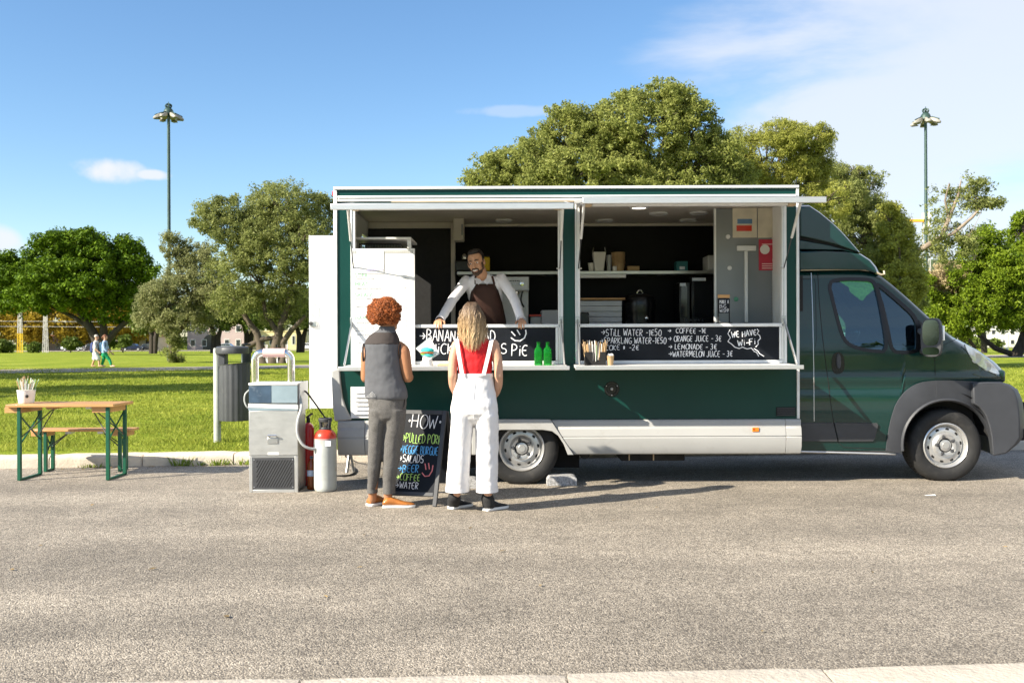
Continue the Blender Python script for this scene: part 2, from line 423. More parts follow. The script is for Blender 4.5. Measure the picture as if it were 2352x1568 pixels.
    mb.loft(rings); tag(mb.build('hill', 'hill', smooth=179), 'wooded hill far behind the park on the right', None, kind='structure')
build_ground()
def grass():
    rng = np.random.default_rng(3); N = 300000
    # area density falls with distance so that the blades cover about the same picture area
    u = rng.random(N); Y = 11.0 * (46 / 11.0) ** u
    X = (rng.random(N) * 2 - 1) * .60 * Y
    keep = Y > (KA.y + (X - KA.x) * KM + .24); X = X[keep]; Y = Y[keep]; n = len(X)
    # uneven growth
    g = .5 + .5 * np.sin(X * 2.1 + np.sin(Y * 1.3) * 2) * np.sin(Y * 2.7 + X * .8)
    h = (.018 + .05 * rng.random(n) ** 2) * (.55 + .8 * g); w = .0010 * Y * (.5 + rng.random(n))
    a = rng.random(n) * 2 * np.pi; b = rng.random(n) * 2 * np.pi; ln = h * (.3 + 1.0 * rng.random(n))
    z0 = LAWN - .005
    V = np.zeros((n, 3, 3)); dx = np.cos(a) * w / 2; dy = np.sin(a) * w / 2
    V[:, 0] = np.stack([X - dx, Y - dy, np.full(n, z0)], 1); V[:, 1] = np.stack([X + dx, Y + dy, np.full(n, z0)], 1)
    V[:, 2] = np.stack([X + np.cos(b) * ln, Y + np.sin(b) * ln, z0 + h], 1)
    o = np_mesh('grass', V.reshape(-1, 3), np.arange(n * 3).reshape(-1, 3), 'grass_blade')
    tag(o, 'short uneven blades of grass growing over the lawn', 'grass', kind='stuff')
grass()
def weeds():
    k = 0
    for (x, y, hgt, n, lab) in ((430, 1064, .12, 46, 'taller green weed tuft growing at the kerb foot behind the bin post'), (506, 1066, .085, 60, 'broad green weed clump growing at the kerb foot beside the steel beer cooler'),
                           (556, 1066, .08, 30, 'small weed at the kerb foot nearest the steel beer cooler'), (215, 1072, .05, 40, 'low flat weed patch at the kerb foot under the picnic table'), (462, 1068, .05, 40, 'low creeping weed at the kerb foot between two taller tufts')):
        p = G(x, y); p.y = kerb_y(p.x) - .03
        rng = random.Random(k); k += 1; mb = MB()
        for i in range(n):
            a = rng.uniform(0, 6.28); sp = rng.uniform(0, .12 if hgt > .06 else .2); b = Vector((p.x + math.cos(a) * sp, p.y + math.sin(a) * sp * .35 - .01, 0))
            h = hgt * rng.uniform(.4, 1); q = Vector((math.cos(a) * h * rng.uniform(.2, .8), math.sin(a) * h * .5, h)); sd = Vector((-math.sin(a), math.cos(a), 0)) * rng.uniform(.003, .008)
            mb.add([b - sd, b + sd, b + q * .6 + sd * .8 + Vector((0, 0, h * .1)), b + q, b + q * .6 - sd * .8 + Vector((0, 0, h * .1))], [(0, 1, 2, 3, 4)])
        r_ = thing('weed', lab, 'weed', p, 0, 'weeds along the kerb foot'); o = mb.build('leaves', 'weed_leaf', r_, smooth=0, recalc=False); o['kind'] = 'stuff'
weeds()
pm('litter_leaf', (.30, .20, .07), .8, var=.3, island=.5); pm('litter_paper', (.7, .69, .66), .8)
def litter():
    rng = random.Random(12); mb = MB()
    for i in range(112):
        if i < 90: X = rng.uniform(-6, -2.2) if i % 2 else rng.uniform(-9, 8); Y = kerb_y(X) - abs(rng.gauss(0, .16)) - .03
        else: Y = rng.uniform(3.8, 10); X = rng.uniform(-.55, .55) * Y
        a = rng.uniform(0, 6.28); r = rng.uniform(.008, .02); d = Vector((math.cos(a), math.sin(a), 0)); t = Vector((-d.y, d.x, 0)); c = Vector((X, Y, .006))
        mb.add([c - d * r * 1.6, c + t * r * .7 + Vector((0, 0, .006)), c + d * r * 1.6 + Vector((0, 0, .004)), c - t * r * .7 + Vector((0, 0, .004))], [(0, 1, 2, 3)])
    tag(mb.build('leaf_litter', 'litter_leaf', smooth=0, recalc=False), 'dry leaves and crumbs scattered over the road', 'leaf litter', kind='stuff')
    p = G(2135, 1138); tag(MB().add([p + Vector((-.05, -.012, .004)), p + Vector((.045, -.02, .005)), p + Vector((.05, .015, .012)), p + Vector((-.04, .02, .004))], [(0, 1, 2, 3)]).build('paper_scrap', 'litter_paper', smooth=0), 'small white paper scrap on the road before the front wheel', 'paper scrap')
litter()
# ================================================================ TREES
leaf_mat('leaf_olive', (.115, .145, .04), (.385, .41, .14), .46, .45)
leaf_mat('leaf_grey_olive', (.14, .155, .062), (.39, .40, .18), .44, .5)
leaf_mat('leaf_big', (.135, .165, .038), (.43, .455, .135), .48, .42)
leaf_mat('leaf_yellow', (.185, .205, .036), (.50, .505, .125), .48, .45)
leaf_mat('leaf_pine', (.014, .048, .003), (.17, .265, .012), .14, .6)
leaf_mat('leaf_green', (.05, .098, .006), (.25, .33, .025), .33, .42)
leaf_mat('leaf_dark', (.05, .085, .015), (.18, .23, .045), .28, .45)
leaf_mat('leaf_autumn', (.16, .12, .012), (.50, .36, .04), .35, .5)
leaf_mat('leaf_brown', (.26, .20, .10), (.52, .42, .24), .25, .6)
pm('bark', (.10, .078, .058), .9, var=.35, scale=6, bump=.8, bscale=25, stretch=(1, 1, .3))
pm('bark_dark', (.045, .036, .028), .9, var=.35, scale=6, bump=.8, bscale=25, stretch=(1, 1, .3))
pm('bark_light', (.24, .19, .14), .9, var=.35, scale=4, bump=.8, bscale=20, stretch=(1, 1, .3))
def leaves(rng, centers, radii, per, size, up=.3, aspect=.5, flat=.8, ball=.3):
    """quads scattered in soft clumps; returns V,Q"""
    C = np.repeat(np.array(centers), per, axis=0); Rr = np.repeat(np.array(radii), per); n = len(C)
    d = rng.normal(size=(n, 3)); d /= np.linalg.norm(d, axis=1, keepdims=True) + 1e-9
    r = rng.random(n) ** .55
    off = d * (r * Rr)[:, None]; off[:, 2] *= flat
    pos = C + off
    nrm = rng.normal(size=(n, 3)) + d * ball; nrm[:, 2] += up; nrm /= np.linalg.norm(nrm, axis=1, keepdims=True) + 1e-9
    t = np.cross(nrm, rng.normal(size=(n, 3))); t /= np.linalg.norm(t, axis=1, keepdims=True) + 1e-9
    b = np.cross(nrm, t); s = size * (.55 + .9 * rng.random(n)) / 2
    t *= s[:, None]; b *= (s * aspect)[:, None]
    V = np.stack([pos - t, pos + b - t * .1, pos + t, pos - b - t * .1], 1).reshape(-1, 3)
    return V, np.arange(n * 4).reshape(-1, 4)
def tree(name, label, Y, lobes, trunk, leaf, bark, nleaf=26000, size=.16, clump=.55, seed=1, group=None, up=.3, aspect=.5, dz=.8, base=None, limbs=True,
         hollow=.55, gap=.0, flat=.8, twigs=0, trunk_r=None, cat='tree', depth_jit=.5, rough=4, ball=.3):
    """lobes: (x, y, rx, ry) of the crown in picture pixels at distance Y; trunk: list of (polyline px, radii px)"""
    rng = np.random.default_rng(seed); rr = random.Random(seed); s = Y / F
    bx, by = base
    gp = P(bx, by, Y); gp.z = lawn_z(Y) - .05
    root = thing(name, label, cat, gp, 0, group)
    cen = []; rad = []; L = []
    for (x, y, rx, ry) in lobes:
        c = P(x, y, Y); L.append((c, rx * s, rx * s * dz, ry * s))
    L = [(c + Vector((0, rr.uniform(-depth_jit, depth_jit) * a, 0)), a, b_, h) for (c, a, b_, h) in L]
    main = list(L)
    if rough:                                  # smaller lobes break up the outline
        for (c, a, b_, h) in main:
            for i in range(rough):
                d = Vector((rr.gauss(0, 1), rr.gauss(0, 1), rr.gauss(.15, .8))).normalized(); f = rr.uniform(.22, .42)
                L.append((Vector((c.x + d.x * a * .88, c.y + d.y * b_ * .88, c.z + d.z * h * .88)), a * f, b_ * f, h * f * 1.1))
    tot = sum(a * h + a * b_ + b_ * h for _, a, b_, h in L)
    for (c, a, b_, h) in L:
        k = max(6, int((a * h + a * b_ + b_ * h) / (clump * clump) * 1.9))
        for i in range(k):
            d = Vector((rr.gauss(0, 1), rr.gauss(0, 1), rr.gauss(0, 1))).normalized()
            if d.z < -.35 and rr.random() < .5: continue
            q = rr.uniform(hollow, 1.0) ** .7
            p = Vector((c.x + d.x * a * q, c.y + d.y * b_ * q, c.z + d.z * h * q))
            if rr.random() < gap: continue
            cl = clump * rr.uniform(.55, 1.25)
            cen.append(p); rad.append(cl)
    per = max(8, int(nleaf / max(1, len(cen))))
    V, Q = leaves(rng, cen, rad, per, size, up, aspect, flat, ball)
    np_mesh('crown', V, Q, leaf, root)
    # trunk and limbs
    mb = MB(); ends = []
    for (poly, rad_px) in trunk:
        pts = [P(x, y, Y) for x, y in poly]
        if abs(poly[0][1] - by) < 6: pts[0].z = lawn_z(Y) - .1
        j = [p + Vector((0, (i * .07 * rr.uniform(-1, 1)), 0)) for i, p in enumerate(pts)]
        mb.tube(j, [q * s for q in rad_px], 9); ends.append((j[-1], rad_px[-1] * s))
    if limbs:
        for (c, a, b_, h) in main:
            e = min(ends, key=lambda q: (q[0] - c).length)
            mid = (e[0] + c) / 2 + Vector((rr.uniform(-.3, .3), rr.uniform(-.3, .3), -.1 * h))
            r0 = e[1] * .8
            mb.tube([e[0], mid, c, c + Vector((rr.uniform(-.4, .4) * a, 0, h * .5))], [r0, r0 * .6, r0 * .35, r0 * .12], 6)
            for q in range(5 + twigs):
                d = Vector((rr.gauss(0, 1), rr.gauss(0, 1), abs(rr.gauss(0, .7)))).normalized(); k = 1.05 if q >= 5 else .8
                tip = Vector((c.x + d.x * a * k, c.y + d.y * b_ * k, c.z + d.z * h * k))
                mb.tube([mid.lerp(c, .5), (c + tip) / 2 + Vector((0, 0, .1 * h)), tip], [r0 * .35, r0 * .2, r0 * .05], 5)
    if mb.v: mb.build('trunk', bark, root, smooth=60)
    return root
def all_trees():
    PG = 'stone pines across the lawn'
    tree('stone_pine', 'broad umbrella pine with bright green crown on the left of the lawn', 112,
         [(205, 640, 118, 88), (130, 650, 80, 62), (285, 640, 66, 74), (60, 640, 60, 54), (200, 580, 96, 50), (250, 700, 80, 44), (110, 680, 74, 40), (320, 620, 38, 46), (120, 600, 70, 44), (265, 585, 60, 40), (180, 650, 110, 60), (30, 620, 40, 40), (160, 565, 70, 34), (330, 670, 30, 36)],
         [([(227, 815), (222, 780), (205, 745), (180, 715)], [15, 11, 9, 5]), ([(232, 815), (238, 765), (236, 715)], [11, 9, 6]), ([(233, 800), (265, 760), (310, 722)], [8, 7, 4]),
          ([(215, 760), (170, 728), (120, 705)], [6, 5, 3])], 'leaf_pine', 'bark_dark', 120000, .36, .95, 11, PG, up=.9, aspect=.45, base=(227, 815), flat=.75, hollow=.5, dz=.9, ball=.9, rough=2)
    tree('stone_pine', 'dark pine cut by the left edge of the picture', 128, [(-40, 640, 70, 76), (20, 650, 55, 55), (-10, 690, 70, 36), (60, 690, 46, 30)],
         [([(-60, 812), (-50, 740), (-30, 690)], [12, 9, 5])], 'leaf_pine', 'bark_dark', 26000, .45, 1.2, 12, PG, up=.7, aspect=.45, base=(-60, 812))
    tree('olive_tree', 'grey green olive tree with leafy suckers round its leaning trunk', 60,
         [(395, 700, 78, 62), (455, 640, 80, 70), (350, 720, 44, 44), (440, 590, 58, 46), (400, 570, 30, 34), (500, 690, 64, 60), (430, 745, 76, 34), (430, 680, 90, 60), (340, 745, 36, 24)],
         [([(398, 838), (394, 800), (392, 775), (380, 745), (365, 720)], [11, 8, 7, 5, 3]), ([(393, 785), (420, 750), (450, 700)], [6, 5, 3]), ([(392, 790), (397, 740)], [6, 4])],
         'leaf_grey_olive', 'bark', 60000, .13, .36, 13, None, base=(398, 838), gap=.15, hollow=.35)
    tree('sucker_shoots', 'bushy green shoots at the foot of the olive tree', 59.5, [(396, 800, 20, 26), (392, 775, 16, 18), (404, 825, 14, 12)], [([(396, 838), (396, 815)], [2, 1])], 'leaf_olive', 'bark', 3800, .13, .28, 14,
         None, base=(396, 838), limbs=True, cat='shrub')
    tree('olive_tree', 'tall spreading olive tree with twisted trunks left of the truck', 57,
         [(620, 540, 110, 88), (700, 560, 90, 90), (560, 610, 80, 80), (660, 470, 80, 52), (610, 445, 44, 34), (520, 520, 60, 60), (720, 480, 50, 40), (690, 660, 90, 70), (600, 690, 85, 50), (770, 600, 60, 90), (480, 500, 40, 36), (520, 470, 30, 26), (650, 730, 60, 24), (560, 540, 70, 60), (640, 600, 120, 80), (540, 690, 60, 46), (740, 520, 60, 60), (590, 500, 60, 50)],
         [([(606, 842), (598, 800), (590, 765), (565, 730), (545, 690)], [15, 10, 8, 6, 4]), ([(628, 842), (632, 800), (642, 755), (660, 700), (672, 640)], [17, 11, 9, 7, 4]), ([(648, 842), (655, 805), (640, 770), (610, 720), (600, 660)], [13, 8, 7, 5, 3]),
          ([(640, 800), (668, 760), (700, 725)], [7, 6, 4]), ([(560, 800), (600, 780), (630, 775)], [7, 6, 5])],
         'leaf_olive', 'bark', 130000, .13, .38, 15, None, base=(626, 842), gap=.12, hollow=.35)
    tree('oak_tree', 'largest rounded tree rising above the middle of the truck roof', 35,
         [(1480, 300, 140, 92), (1330, 340, 110, 80), (1220, 385, 110, 64), (1130, 410, 62, 44), (1600, 380, 110, 80), (1400, 430, 160, 70), (1540, 260, 80, 56), (1440, 245, 60, 40), (1580, 300, 70, 60), (1260, 470, 150, 80), (1500, 480, 170, 90), (1300, 285, 60, 44), (1170, 375, 50, 36), (1380, 300, 90, 60), (1640, 420, 70, 60), (1240, 330, 60, 44), (1100, 425, 40, 30), (1480, 390, 120, 60), (1690, 420, 60, 60), (1640, 340, 50, 50), (1340, 400, 120, 60), (1400, 340, 100, 60), (1200, 430, 90, 50)],
         [([(1420, 845), (1410, 740), (1400, 600), (1390, 500)], [26, 20, 16, 12]), ([(1412, 720), (1480, 600), (1500, 480)], [14, 11, 7]), ([(1405, 690), (1310, 570), (1270, 480)], [13, 10, 6])],
         'leaf_big', 'bark', 240000, .10, .25, 16, None, base=(1420, 866), gap=.0, hollow=.40)
    tree('willow_tree', 'yellow green feathery tree above the right end of the truck roof', 38,
         [(1760, 370, 110, 84), (1850, 350, 60, 70), (1700, 330, 50, 40), (1800, 310, 66, 34), (1830, 430, 90, 70), (1740, 450, 100, 70), (1880, 400, 30, 50), (1885, 320, 22, 30), (1890, 470, 60, 60), (1700, 400, 70, 60), (1880, 540, 60, 60)],
         [([(1790, 850), (1795, 700), (1790, 560), (1780, 470)], [20, 16, 12, 8])], 'leaf_yellow', 'bark', 120000, .10, .26, 17, None, base=(1790, 860), hollow=.4, gap=.05, aspect=.3, twigs=6)
    tree('willow_tree', 'darker drooping tree behind the cab roof deflector', 43,
         [(1930, 470, 66, 80), (1985, 440, 50, 66), (1975, 560, 90, 80), (2040, 540, 50, 70), (2060, 620, 55, 70), (1960, 400, 30, 26), (2080, 580, 34, 60), (2060, 700, 60, 50), (2020, 640, 70, 60), (1900, 520, 60, 60), (2000, 500, 60, 60), (1950, 640, 60, 60), (1940, 430, 50, 50)],
         [([(2010, 842), (2005, 720), (1990, 600)], [16, 12, 8])], 'leaf_olive', 'bark', 95000, .12, .28, 18, None, base=(2010, 850), hollow=.4, gap=.12, aspect=.32, twigs=4)
    tree('willow_tree', 'sunlit part of the darker tree, painted in yellowish leaves, between cab roof and right hand lamp post', 41,  # yellow leaf colour stands in for sunlight on the darker tree's crown
         [(2060, 560, 36, 60), (2085, 620, 36, 56), (2040, 500, 26, 36), (2100, 670, 30, 40), (2050, 660, 50, 50)],
         [([(2065, 842), (2066, 740), (2066, 640)], [8, 6, 4])], 'leaf_yellow', 'bark', 22000, .13, .34, 19, None, base=(2065, 850), hollow=.3, gap=.15, aspect=.35)
    tree('bare_tree', 'thin half bare tree with crooked bough right of the lamp post', 52,
         [(2200, 470, 66, 54), (2240, 440, 46, 40), (2170, 540, 60, 50), (2150, 600, 40, 40), (2270, 480, 26, 26), (2215, 560, 46, 40)],
         [([(2060, 835), (2075, 720), (2092, 590), (2125, 568), (2160, 545), (2180, 500), (2205, 450), (2215, 410)], [12, 10, 8, 7, 6, 5, 3, 1]), ([(2140, 560), (2190, 535), (2230, 500), (2262, 465)], [5, 4, 3, 1]), ([(2180, 510), (2170, 460), (2180, 420)], [3, 2, 1])],
         'leaf_olive', 'bark_light', 11000, .14, .42, 20, None, base=(2060, 838), hollow=.2, gap=.35, twigs=14)
    tree('shrub_tree', 'brownish dry bushy tree in front of the right lamp post', 67.2, [(2175, 640, 46, 40), (2215, 650, 40, 36), (2150, 670, 30, 30), (2230, 615, 26, 24)],
         [([(2190, 832), (2190, 740), (2188, 680)], [6, 5, 4])], 'leaf_brown', 'bark_light', 14000, .14, .45, 21, None, base=(2190, 834), hollow=.3, twigs=6)
    GG = 'dense green trees at the right edge'
    tree('carob_tree', 'dense bright green tree beside the windscreen with low crown', 66,
         [(2170, 715, 56, 44), (2230, 700, 60, 56), (2290, 640, 60, 66), (2260, 590, 50, 40), (2320, 700, 60, 60), (2240, 560, 34, 30), (2200, 750, 70, 30), (2290, 730, 56, 34), (2140, 705, 34, 30), (2145, 745, 36, 36), (2200, 690, 60, 40), (2230, 640, 60, 40), (2180, 772, 50, 18), (2120, 660, 34, 40), (2110, 720, 30, 44), (2280, 560, 44, 40), (2330, 620, 50, 50)],
         [([(2215, 830), (2212, 790), (2200, 755)], [9, 7, 5]), ([(2240, 800), (2215, 770), (2200, 740)], [4, 4, 3])], 'leaf_green', 'bark_dark', 80000, .18, .45, 22, GG, base=(2215, 832), hollow=.5)
    tree('carob_tree', 'dense green tree cut by the right edge with low leaning trunks', 70,
         [(2350, 600, 46, 60), (2390, 560, 70, 90), (2345, 540, 26, 40), (2340, 505, 14, 20), (2370, 680, 70, 60), (2420, 650, 90, 90), (2350, 745, 50, 20)],
         [([(2330, 826), (2345, 790), (2360, 740)], [14, 11, 8]), ([(2330, 815), (2285, 800), (2250, 770), (2240, 745)], [7, 6, 5, 3]), ([(2335, 810), (2400, 770), (2420, 720)], [10, 8, 6])],
         'leaf_green', 'bark_dark', 52000, .18, .45, 23, GG, base=(2330, 826), hollow=.5)
    # further back, across the park
    AG = 'autumn plane trees beyond the park'
    for k, (x, lab) in enumerate(((30, 'yellow autumn plane tree behind the yellow lattice mast'), (150, 'yellow autumn plane tree between lattice mast and umbrella pine'), (270, 'yellow autumn plane tree behind the umbrella pine trunk'))):
        tree('plane_tree', lab, 217 + k * 2, [(x, 725, 66, 50), (x - 40, 745, 44, 40), (x + 45, 745, 46, 42), (x, 690, 50, 30), (x - 20, 765, 40, 22), (x + 30, 768, 36, 20)], [([(x + 12, 806), (x + 12, 775), (x + 8, 745)], [5, 4, 3])],
             'leaf_autumn', 'bark', 20000, .6, 1.5, 30 + k, AG, base=(x + 12, 808), hollow=.3)
    DG = 'dark pines far across the park'
    for k, (x, w, lab) in enumerate(((352, 60, 'small dark pine behind the leafy olive suckers'), (495, 90, 'dark pine with thick trunk between the two olive trees'), (570, 70, 'dark pine behind the litter bin'), (690, 80, 'dark pine behind the taller olive tree'))):
        tree('stone_pine', lab, 150 + 5 * k, [(x, 715, w * .8, 36), (x - w * .6, 735, w * .5, 24), (x + w * .6, 738, w * .5, 24), (x, 690, w * .5, 26)],
             [([(x - 4, 806), (x - 3, 770), (x - 12, 740)], [9 if k == 1 else 6, 6, 4]), ([(x + 4, 806), (x + 6, 775), (x + 16, 742)], [9 if k == 1 else 5, 6, 3])], 'leaf_dark', 'bark_dark', 14000, .5, 1.4, 40 + k, DG, base=(x, 808), up=.6)
    # round clipped bushes and hedge plants by the far street
    for k, (x, y, r, lab) in enumerate(((162, 786, 16, 'round clipped bush beside the grey lattice mast'), (238, 783, 24, 'wide bush left of the cream house'), (282, 782, 14, 'small round bush against the cream house wall'),
                                       (76, 797, 12, 'low bush between the two lattice masts'), (2, 796, 22, 'low bush at the left picture edge'))):
        tree('bush', lab, 172, [(x, y, r, r * .8), (x + r * .3, y + 5, r * .8, r * .6)], [([(x, 806), (x, y)], [2, 1])], 'leaf_dark', 'bark', 4500, .4, .6, 60 + k, 'bushes along the far street', base=(x, 806), cat='bush', limbs=False)
    tree('bush', 'leafy bush hiding the feet of the trees right of the truck nose', 150, [(2225, 785, 30, 14), (2160, 780, 40, 18), (2275, 788, 20, 9)], [([(2200, 800), (2200, 780)], [2, 1])], 'leaf_dark', 'bark', 5000, .4, .6, 66, None, base=(2200, 801), cat='bush', limbs=False)
    # just outside the picture on the left: the trees whose shade lies across the lawn
    OG = 'olive trees left of the picture'
    for k, (X, Yt, h, lab) in enumerate(((-17.5, 22, 10, 'olive tree outside the picture on the left, nearest the road'), (-24.5, 31, 12, 'olive tree outside the picture on the left, second from the road'), (-31, 36, 11, 'olive tree outside the picture on the left, third from the road'), (-27.5, 39.5, 14, 'tallest olive tree outside the picture on the left, farthest from the road'))):
        s = F / Yt; cx = 1175.5 + X * s; cy = 784 - (h * .55 - CAMZ) * s; by = 784 + (CAMZ - lawn_z(Yt)) * s; r = h * .33 * s
        tree('olive_tree', lab, Yt, [(cx, cy, r, r * .7), (cx - r * .7, cy + r * .2, r * .7, r * .5), (cx + r * .7, cy + r * .15, r * .7, r * .5), (cx, cy - r * .5, r * .6, r * .5)],
             [([(cx, by), (cx + 3, (by + cy) / 2), (cx, cy)], [.25 * s, .2 * s, .12 * s])], 'leaf_olive', 'bark', 16000, .22, .6, 80 + k, OG, base=(cx, by), hollow=.3)
    tree('oak_tree', 'dark green tree standing behind the bright one at the right edge', 98, [(2200, 690, 80, 50), (2300, 670, 80, 60), (2130, 720, 50, 44), (2380, 700, 70, 50)], [([(2260, 808), (2258, 770), (2250, 730)], [7, 6, 4])], 'leaf_dark', 'bark_dark', 26000, .3, .8, 90, None, base=(2260, 810), hollow=.4)
all_trees()
def tree_belt():
    """unseen trees added behind the viewpoint to darken truck reflections, and the far belt"""
    rng = np.random.default_rng(77); cen = []; rad = []
    for i in range(520):
        X = rng.uniform(-60, 60); Y = -34 + rng.uniform(-4, 4); h = 6.5 + 2 * math.sin(X * .35) + 1.2 * math.sin(X * .9 + 1)
        cen.append((X, Y, rng.uniform(.4, h))); rad.append(rng.uniform(.9, 1.6))
    V, Q = leaves(rng, cen, rad, 40, .55); o = np_mesh('woodland', V, Q, 'leaf_dark'); tag(o, 'belt of dark trees across the road behind the viewpoint', 'woodland', kind='stuff')  # added out of view so the glossy truck side reflects a dark horizon
    rng = np.random.default_rng(78); cen = []; rad = []
    for i in range(1500):
        X = rng.uniform(-330, 330); h = 7.5 + 2.5 * math.sin(X * .06) + 2 * math.sin(X * .17 + 1); cen.append((X, 268 + rng.uniform(-6, 6), rng.uniform(-.2, h))); rad.append(rng.uniform(1.6, 3.0))
    V, Q = leaves(rng, cen, rad, 34, 1.1); o = np_mesh('far_woodland', V, Q, 'leaf_dark'); tag(o, 'low far off belt of trees behind the buildings across the park', 'woodland', kind='stuff')
    mb = MB(); mb.add([(-200, near_y(0) - 6.1, .10), (200, near_y(0) - 6.1, .10), (200, -300, .10), (-200, -300, .10)], [(0, 1, 2, 3)]); tag(mb.build('meadow', 'lawn', smooth=0), 'grass behind the viewpoint', None, kind='structure')
tree_belt()
# ================================================================ STROKE LETTERING (chalk pen)
def _arc(cx, cy, rx, ry, a0, a1, n=10): return [(cx + rx * math.cos(R(a0 + (a1 - a0) * i / n)), cy + ry * math.sin(R(a0 + (a1 - a0) * i / n))) for i in range(n + 1)]
FONT = {
 'A': [[(0, 0), (.3, 1), (.6, 0)], [(.12, .36), (.5, .36)]], 'B': [[(0, 0), (0, 1)] + _arc(.12, .77, .38, .23, 90, -90, 8) + _arc(.12, .27, .46, .27, 90, -90, 8) + [(0, 0)]],
 'C': [_arc(.36, .5, .36, .5, 55, 305, 12)], 'D': [[(0, 0), (0, 1)] + _arc(.1, .5, .5, .5, 90, -90, 10) + [(0, 0)]],
 'E': [_arc(.34, .5, .34, .5, 60, 300, 12), [(.02, .52), (.42, .52)]], 'F': [[(0, 0), (0, 1), (.5, 1)], [(0, .55), (.4, .55)]],
 'G': [_arc(.36, .5, .36, .5, 55, 320, 12) + [(.64, .42), (.36, .42)]], 'H': [[(0, 0), (0, 1)], [(.55, 0), (.55, 1)], [(0, .5), (.55, .5)]],
 'I': [[(.08, 0), (.08, 1)]], 'i': [[(.08, 0), (.08, .66)], [(.08, .88), (.085, .94)]], 'J': [[(.42, 1), (.42, .25)] + _arc(.22, .22, .2, .22, 0, -160, 7)],
 'K': [[(0, 0), (0, 1)], [(.5, 1), (.03, .45), (.55, 0)]], 'L': [[(0, 1), (0, 0), (.45, 0)]], 'M': [[(0, 0), (.08, 1), (.38, .3), (.68, 1), (.76, 0)]],
 'N': [[(0, 0), (0, 1), (.52, 0), (.52, 1)]], 'O': [_arc(.36, .5, .36, .5, 80, 445, 16)], 'P': [[(0, 0), (0, 1)] + _arc(.1, .73, .42, .27, 90, -90, 8) + [(0, .46)]],
 'R': [[(0, 0), (0, 1)] + _arc(.1, .74, .4, .26, 90, -90, 8) + [(.05, .48), (.5, 0)]], 'S': [_arc(.28, .75, .26, .25, 40, 250, 8) + _arc(.27, .25, .28, .25, 80, -150, 9)],
 'T': [[(0, 1), (.6, 1)], [(.3, 1), (.3, 0)]], 'U': [[(0, 1), (0, .3)] + _arc(.27, .28, .27, .28, 180, 360, 8) + [(.54, 1)]], 'V': [[(0, 1), (.28, 0), (.56, 1)]],
 'W': [[(0, 1), (.2, 0), (.4, .7), (.6, 0), (.8, 1)]], 'Y': [[(0, 1), (.28, .5), (.56, 1)], [(.28, .5), (.28, 0)]], 'Z': [[(0, 1), (.5, 1), (0, 0), (.5, 0)]],
 '1': [[(0, .75), (.18, 1), (.18, 0)]], '2': [_arc(.24, .72, .24, .28, 160, -30, 8) + [(0, 0), (.5, 0)]], '3': [_arc(.2, .76, .24, .24, 140, -90, 8) + _arc(.2, .26, .28, .26, 90, -140, 9)],
 '5': [[(.48, 1), (.08, 1), (.04, .58)] + _arc(.22, .3, .27, .3, 120, -140, 9)], '0': [_arc(.28, .5, .28, .5, 80, 445, 14)],
 '€': [_arc(.38, .5, .34, .45, 60, 300, 11), [(-.02, .58), (.45, .58)], [(-.02, .4), (.42, .4)]], '-': [[(.05, .45), (.45, .45)]], '!': [[(.08, .3), (.1, 1)], [(.08, .02), (.085, .07)]],
 '>': [[(0, .5), (.7, .5)], [(.42, .78), (.72, .5), (.42, .2)]], '.': [_arc(.1, .5, .07, .07, 0, 360, 6)], '*': [_arc(.2, .5, .12, .3, 0, 360, 8), [(.2, .3), (.2, .7)], [(.14, .4), (.26, .6)], [(.26, .4), (.14, .6)]],
}
ADV = {'i': .32, 'I': .3, 'M': .95, 'W': 1.0, 'L': .6, '1': .4, '!': .35, '.': .35, '-': .62, ' ': .45, '>': .95}
def pen(mb, pts, r, rng):
    """tube along the stroke, broken at sharp corners so that it keeps its width"""
    run = [pts[0]]
    for i in range(1, len(pts)):
        run.append(pts[i])
        if i == len(pts) - 1 or (pts[i] - pts[i - 1]).angle(pts[i + 1] - pts[i], 0) > .8:
            mb.tube(run, [r * rng.uniform(.85, 1.12) for _ in run], 5); run = [pts[i]]
def lettering(text, fn, x, y, h, x1, r, mat, parent, name='lettering', seed=0, slant=0.06, tilt=0.0):
    """strokes in px space (x right, y down) from x to x1, fn maps a px point to 3D"""
    w = (x1 - x) / (sum(ADV.get(c, .78) for c in text) - .15)
    rng = random.Random(seed + len(text)); mb = MB(); cx = 0
    for ch in text:
        if ch in FONT:
            jy = rng.uniform(-.05, .05); js = rng.uniform(.93, 1.07)
            for st in FONT[ch]:
                pts = []
                for (a, b) in st:
                    X = cx + (a + b * slant) * w; Yv = (b * js + jy) * h
                    pts.append(fn(x + X * math.cos(tilt) + Yv * math.sin(tilt), y - Yv * math.cos(tilt) + X * math.sin(tilt)))
                pen(mb, pts, r, rng)
        cx += ADV.get(ch, .78) * w
    o = mb.build(name, mat, parent, smooth=60); o['kind'] = 'stuff'; return o
def strokes(polys, fn, r, mat, parent, name='drawing'):
    mb = MB()
    for p in polys: mb.tube([fn(*q) for q in p], r, 5)
    o = mb.build(name, mat, parent, smooth=60); o['kind'] = 'stuff'; return o
def font_text(text, loc, size, mat, parent, name='lettering', align='LEFT', rx=90, rz=0, spacing=1.0, bold=0.0):
    cu = bpy.data.curves.new(name, 'FONT'); cu.body = text; cu.size = size; cu.align_x = align; cu.extrude = .0006; cu.space_character = spacing; cu.offset = bold
    o = bpy.data.objects.new(name, cu); col.objects.link(o)
    bpy.context.view_layer.update()
    me = bpy.data.meshes.new_from_object(o.evaluated_get(bpy.context.evaluated_depsgraph_get())); bpy.data.objects.remove(o)
    me.transform(Matrix.Translation(loc) @ Matrix.Rotation(R(rz), 4, 'Z') @ Matrix.Rotation(R(rx), 4, 'X'))
    me.materials.clear()
    return link(name, me, mat, parent, smooth=0)
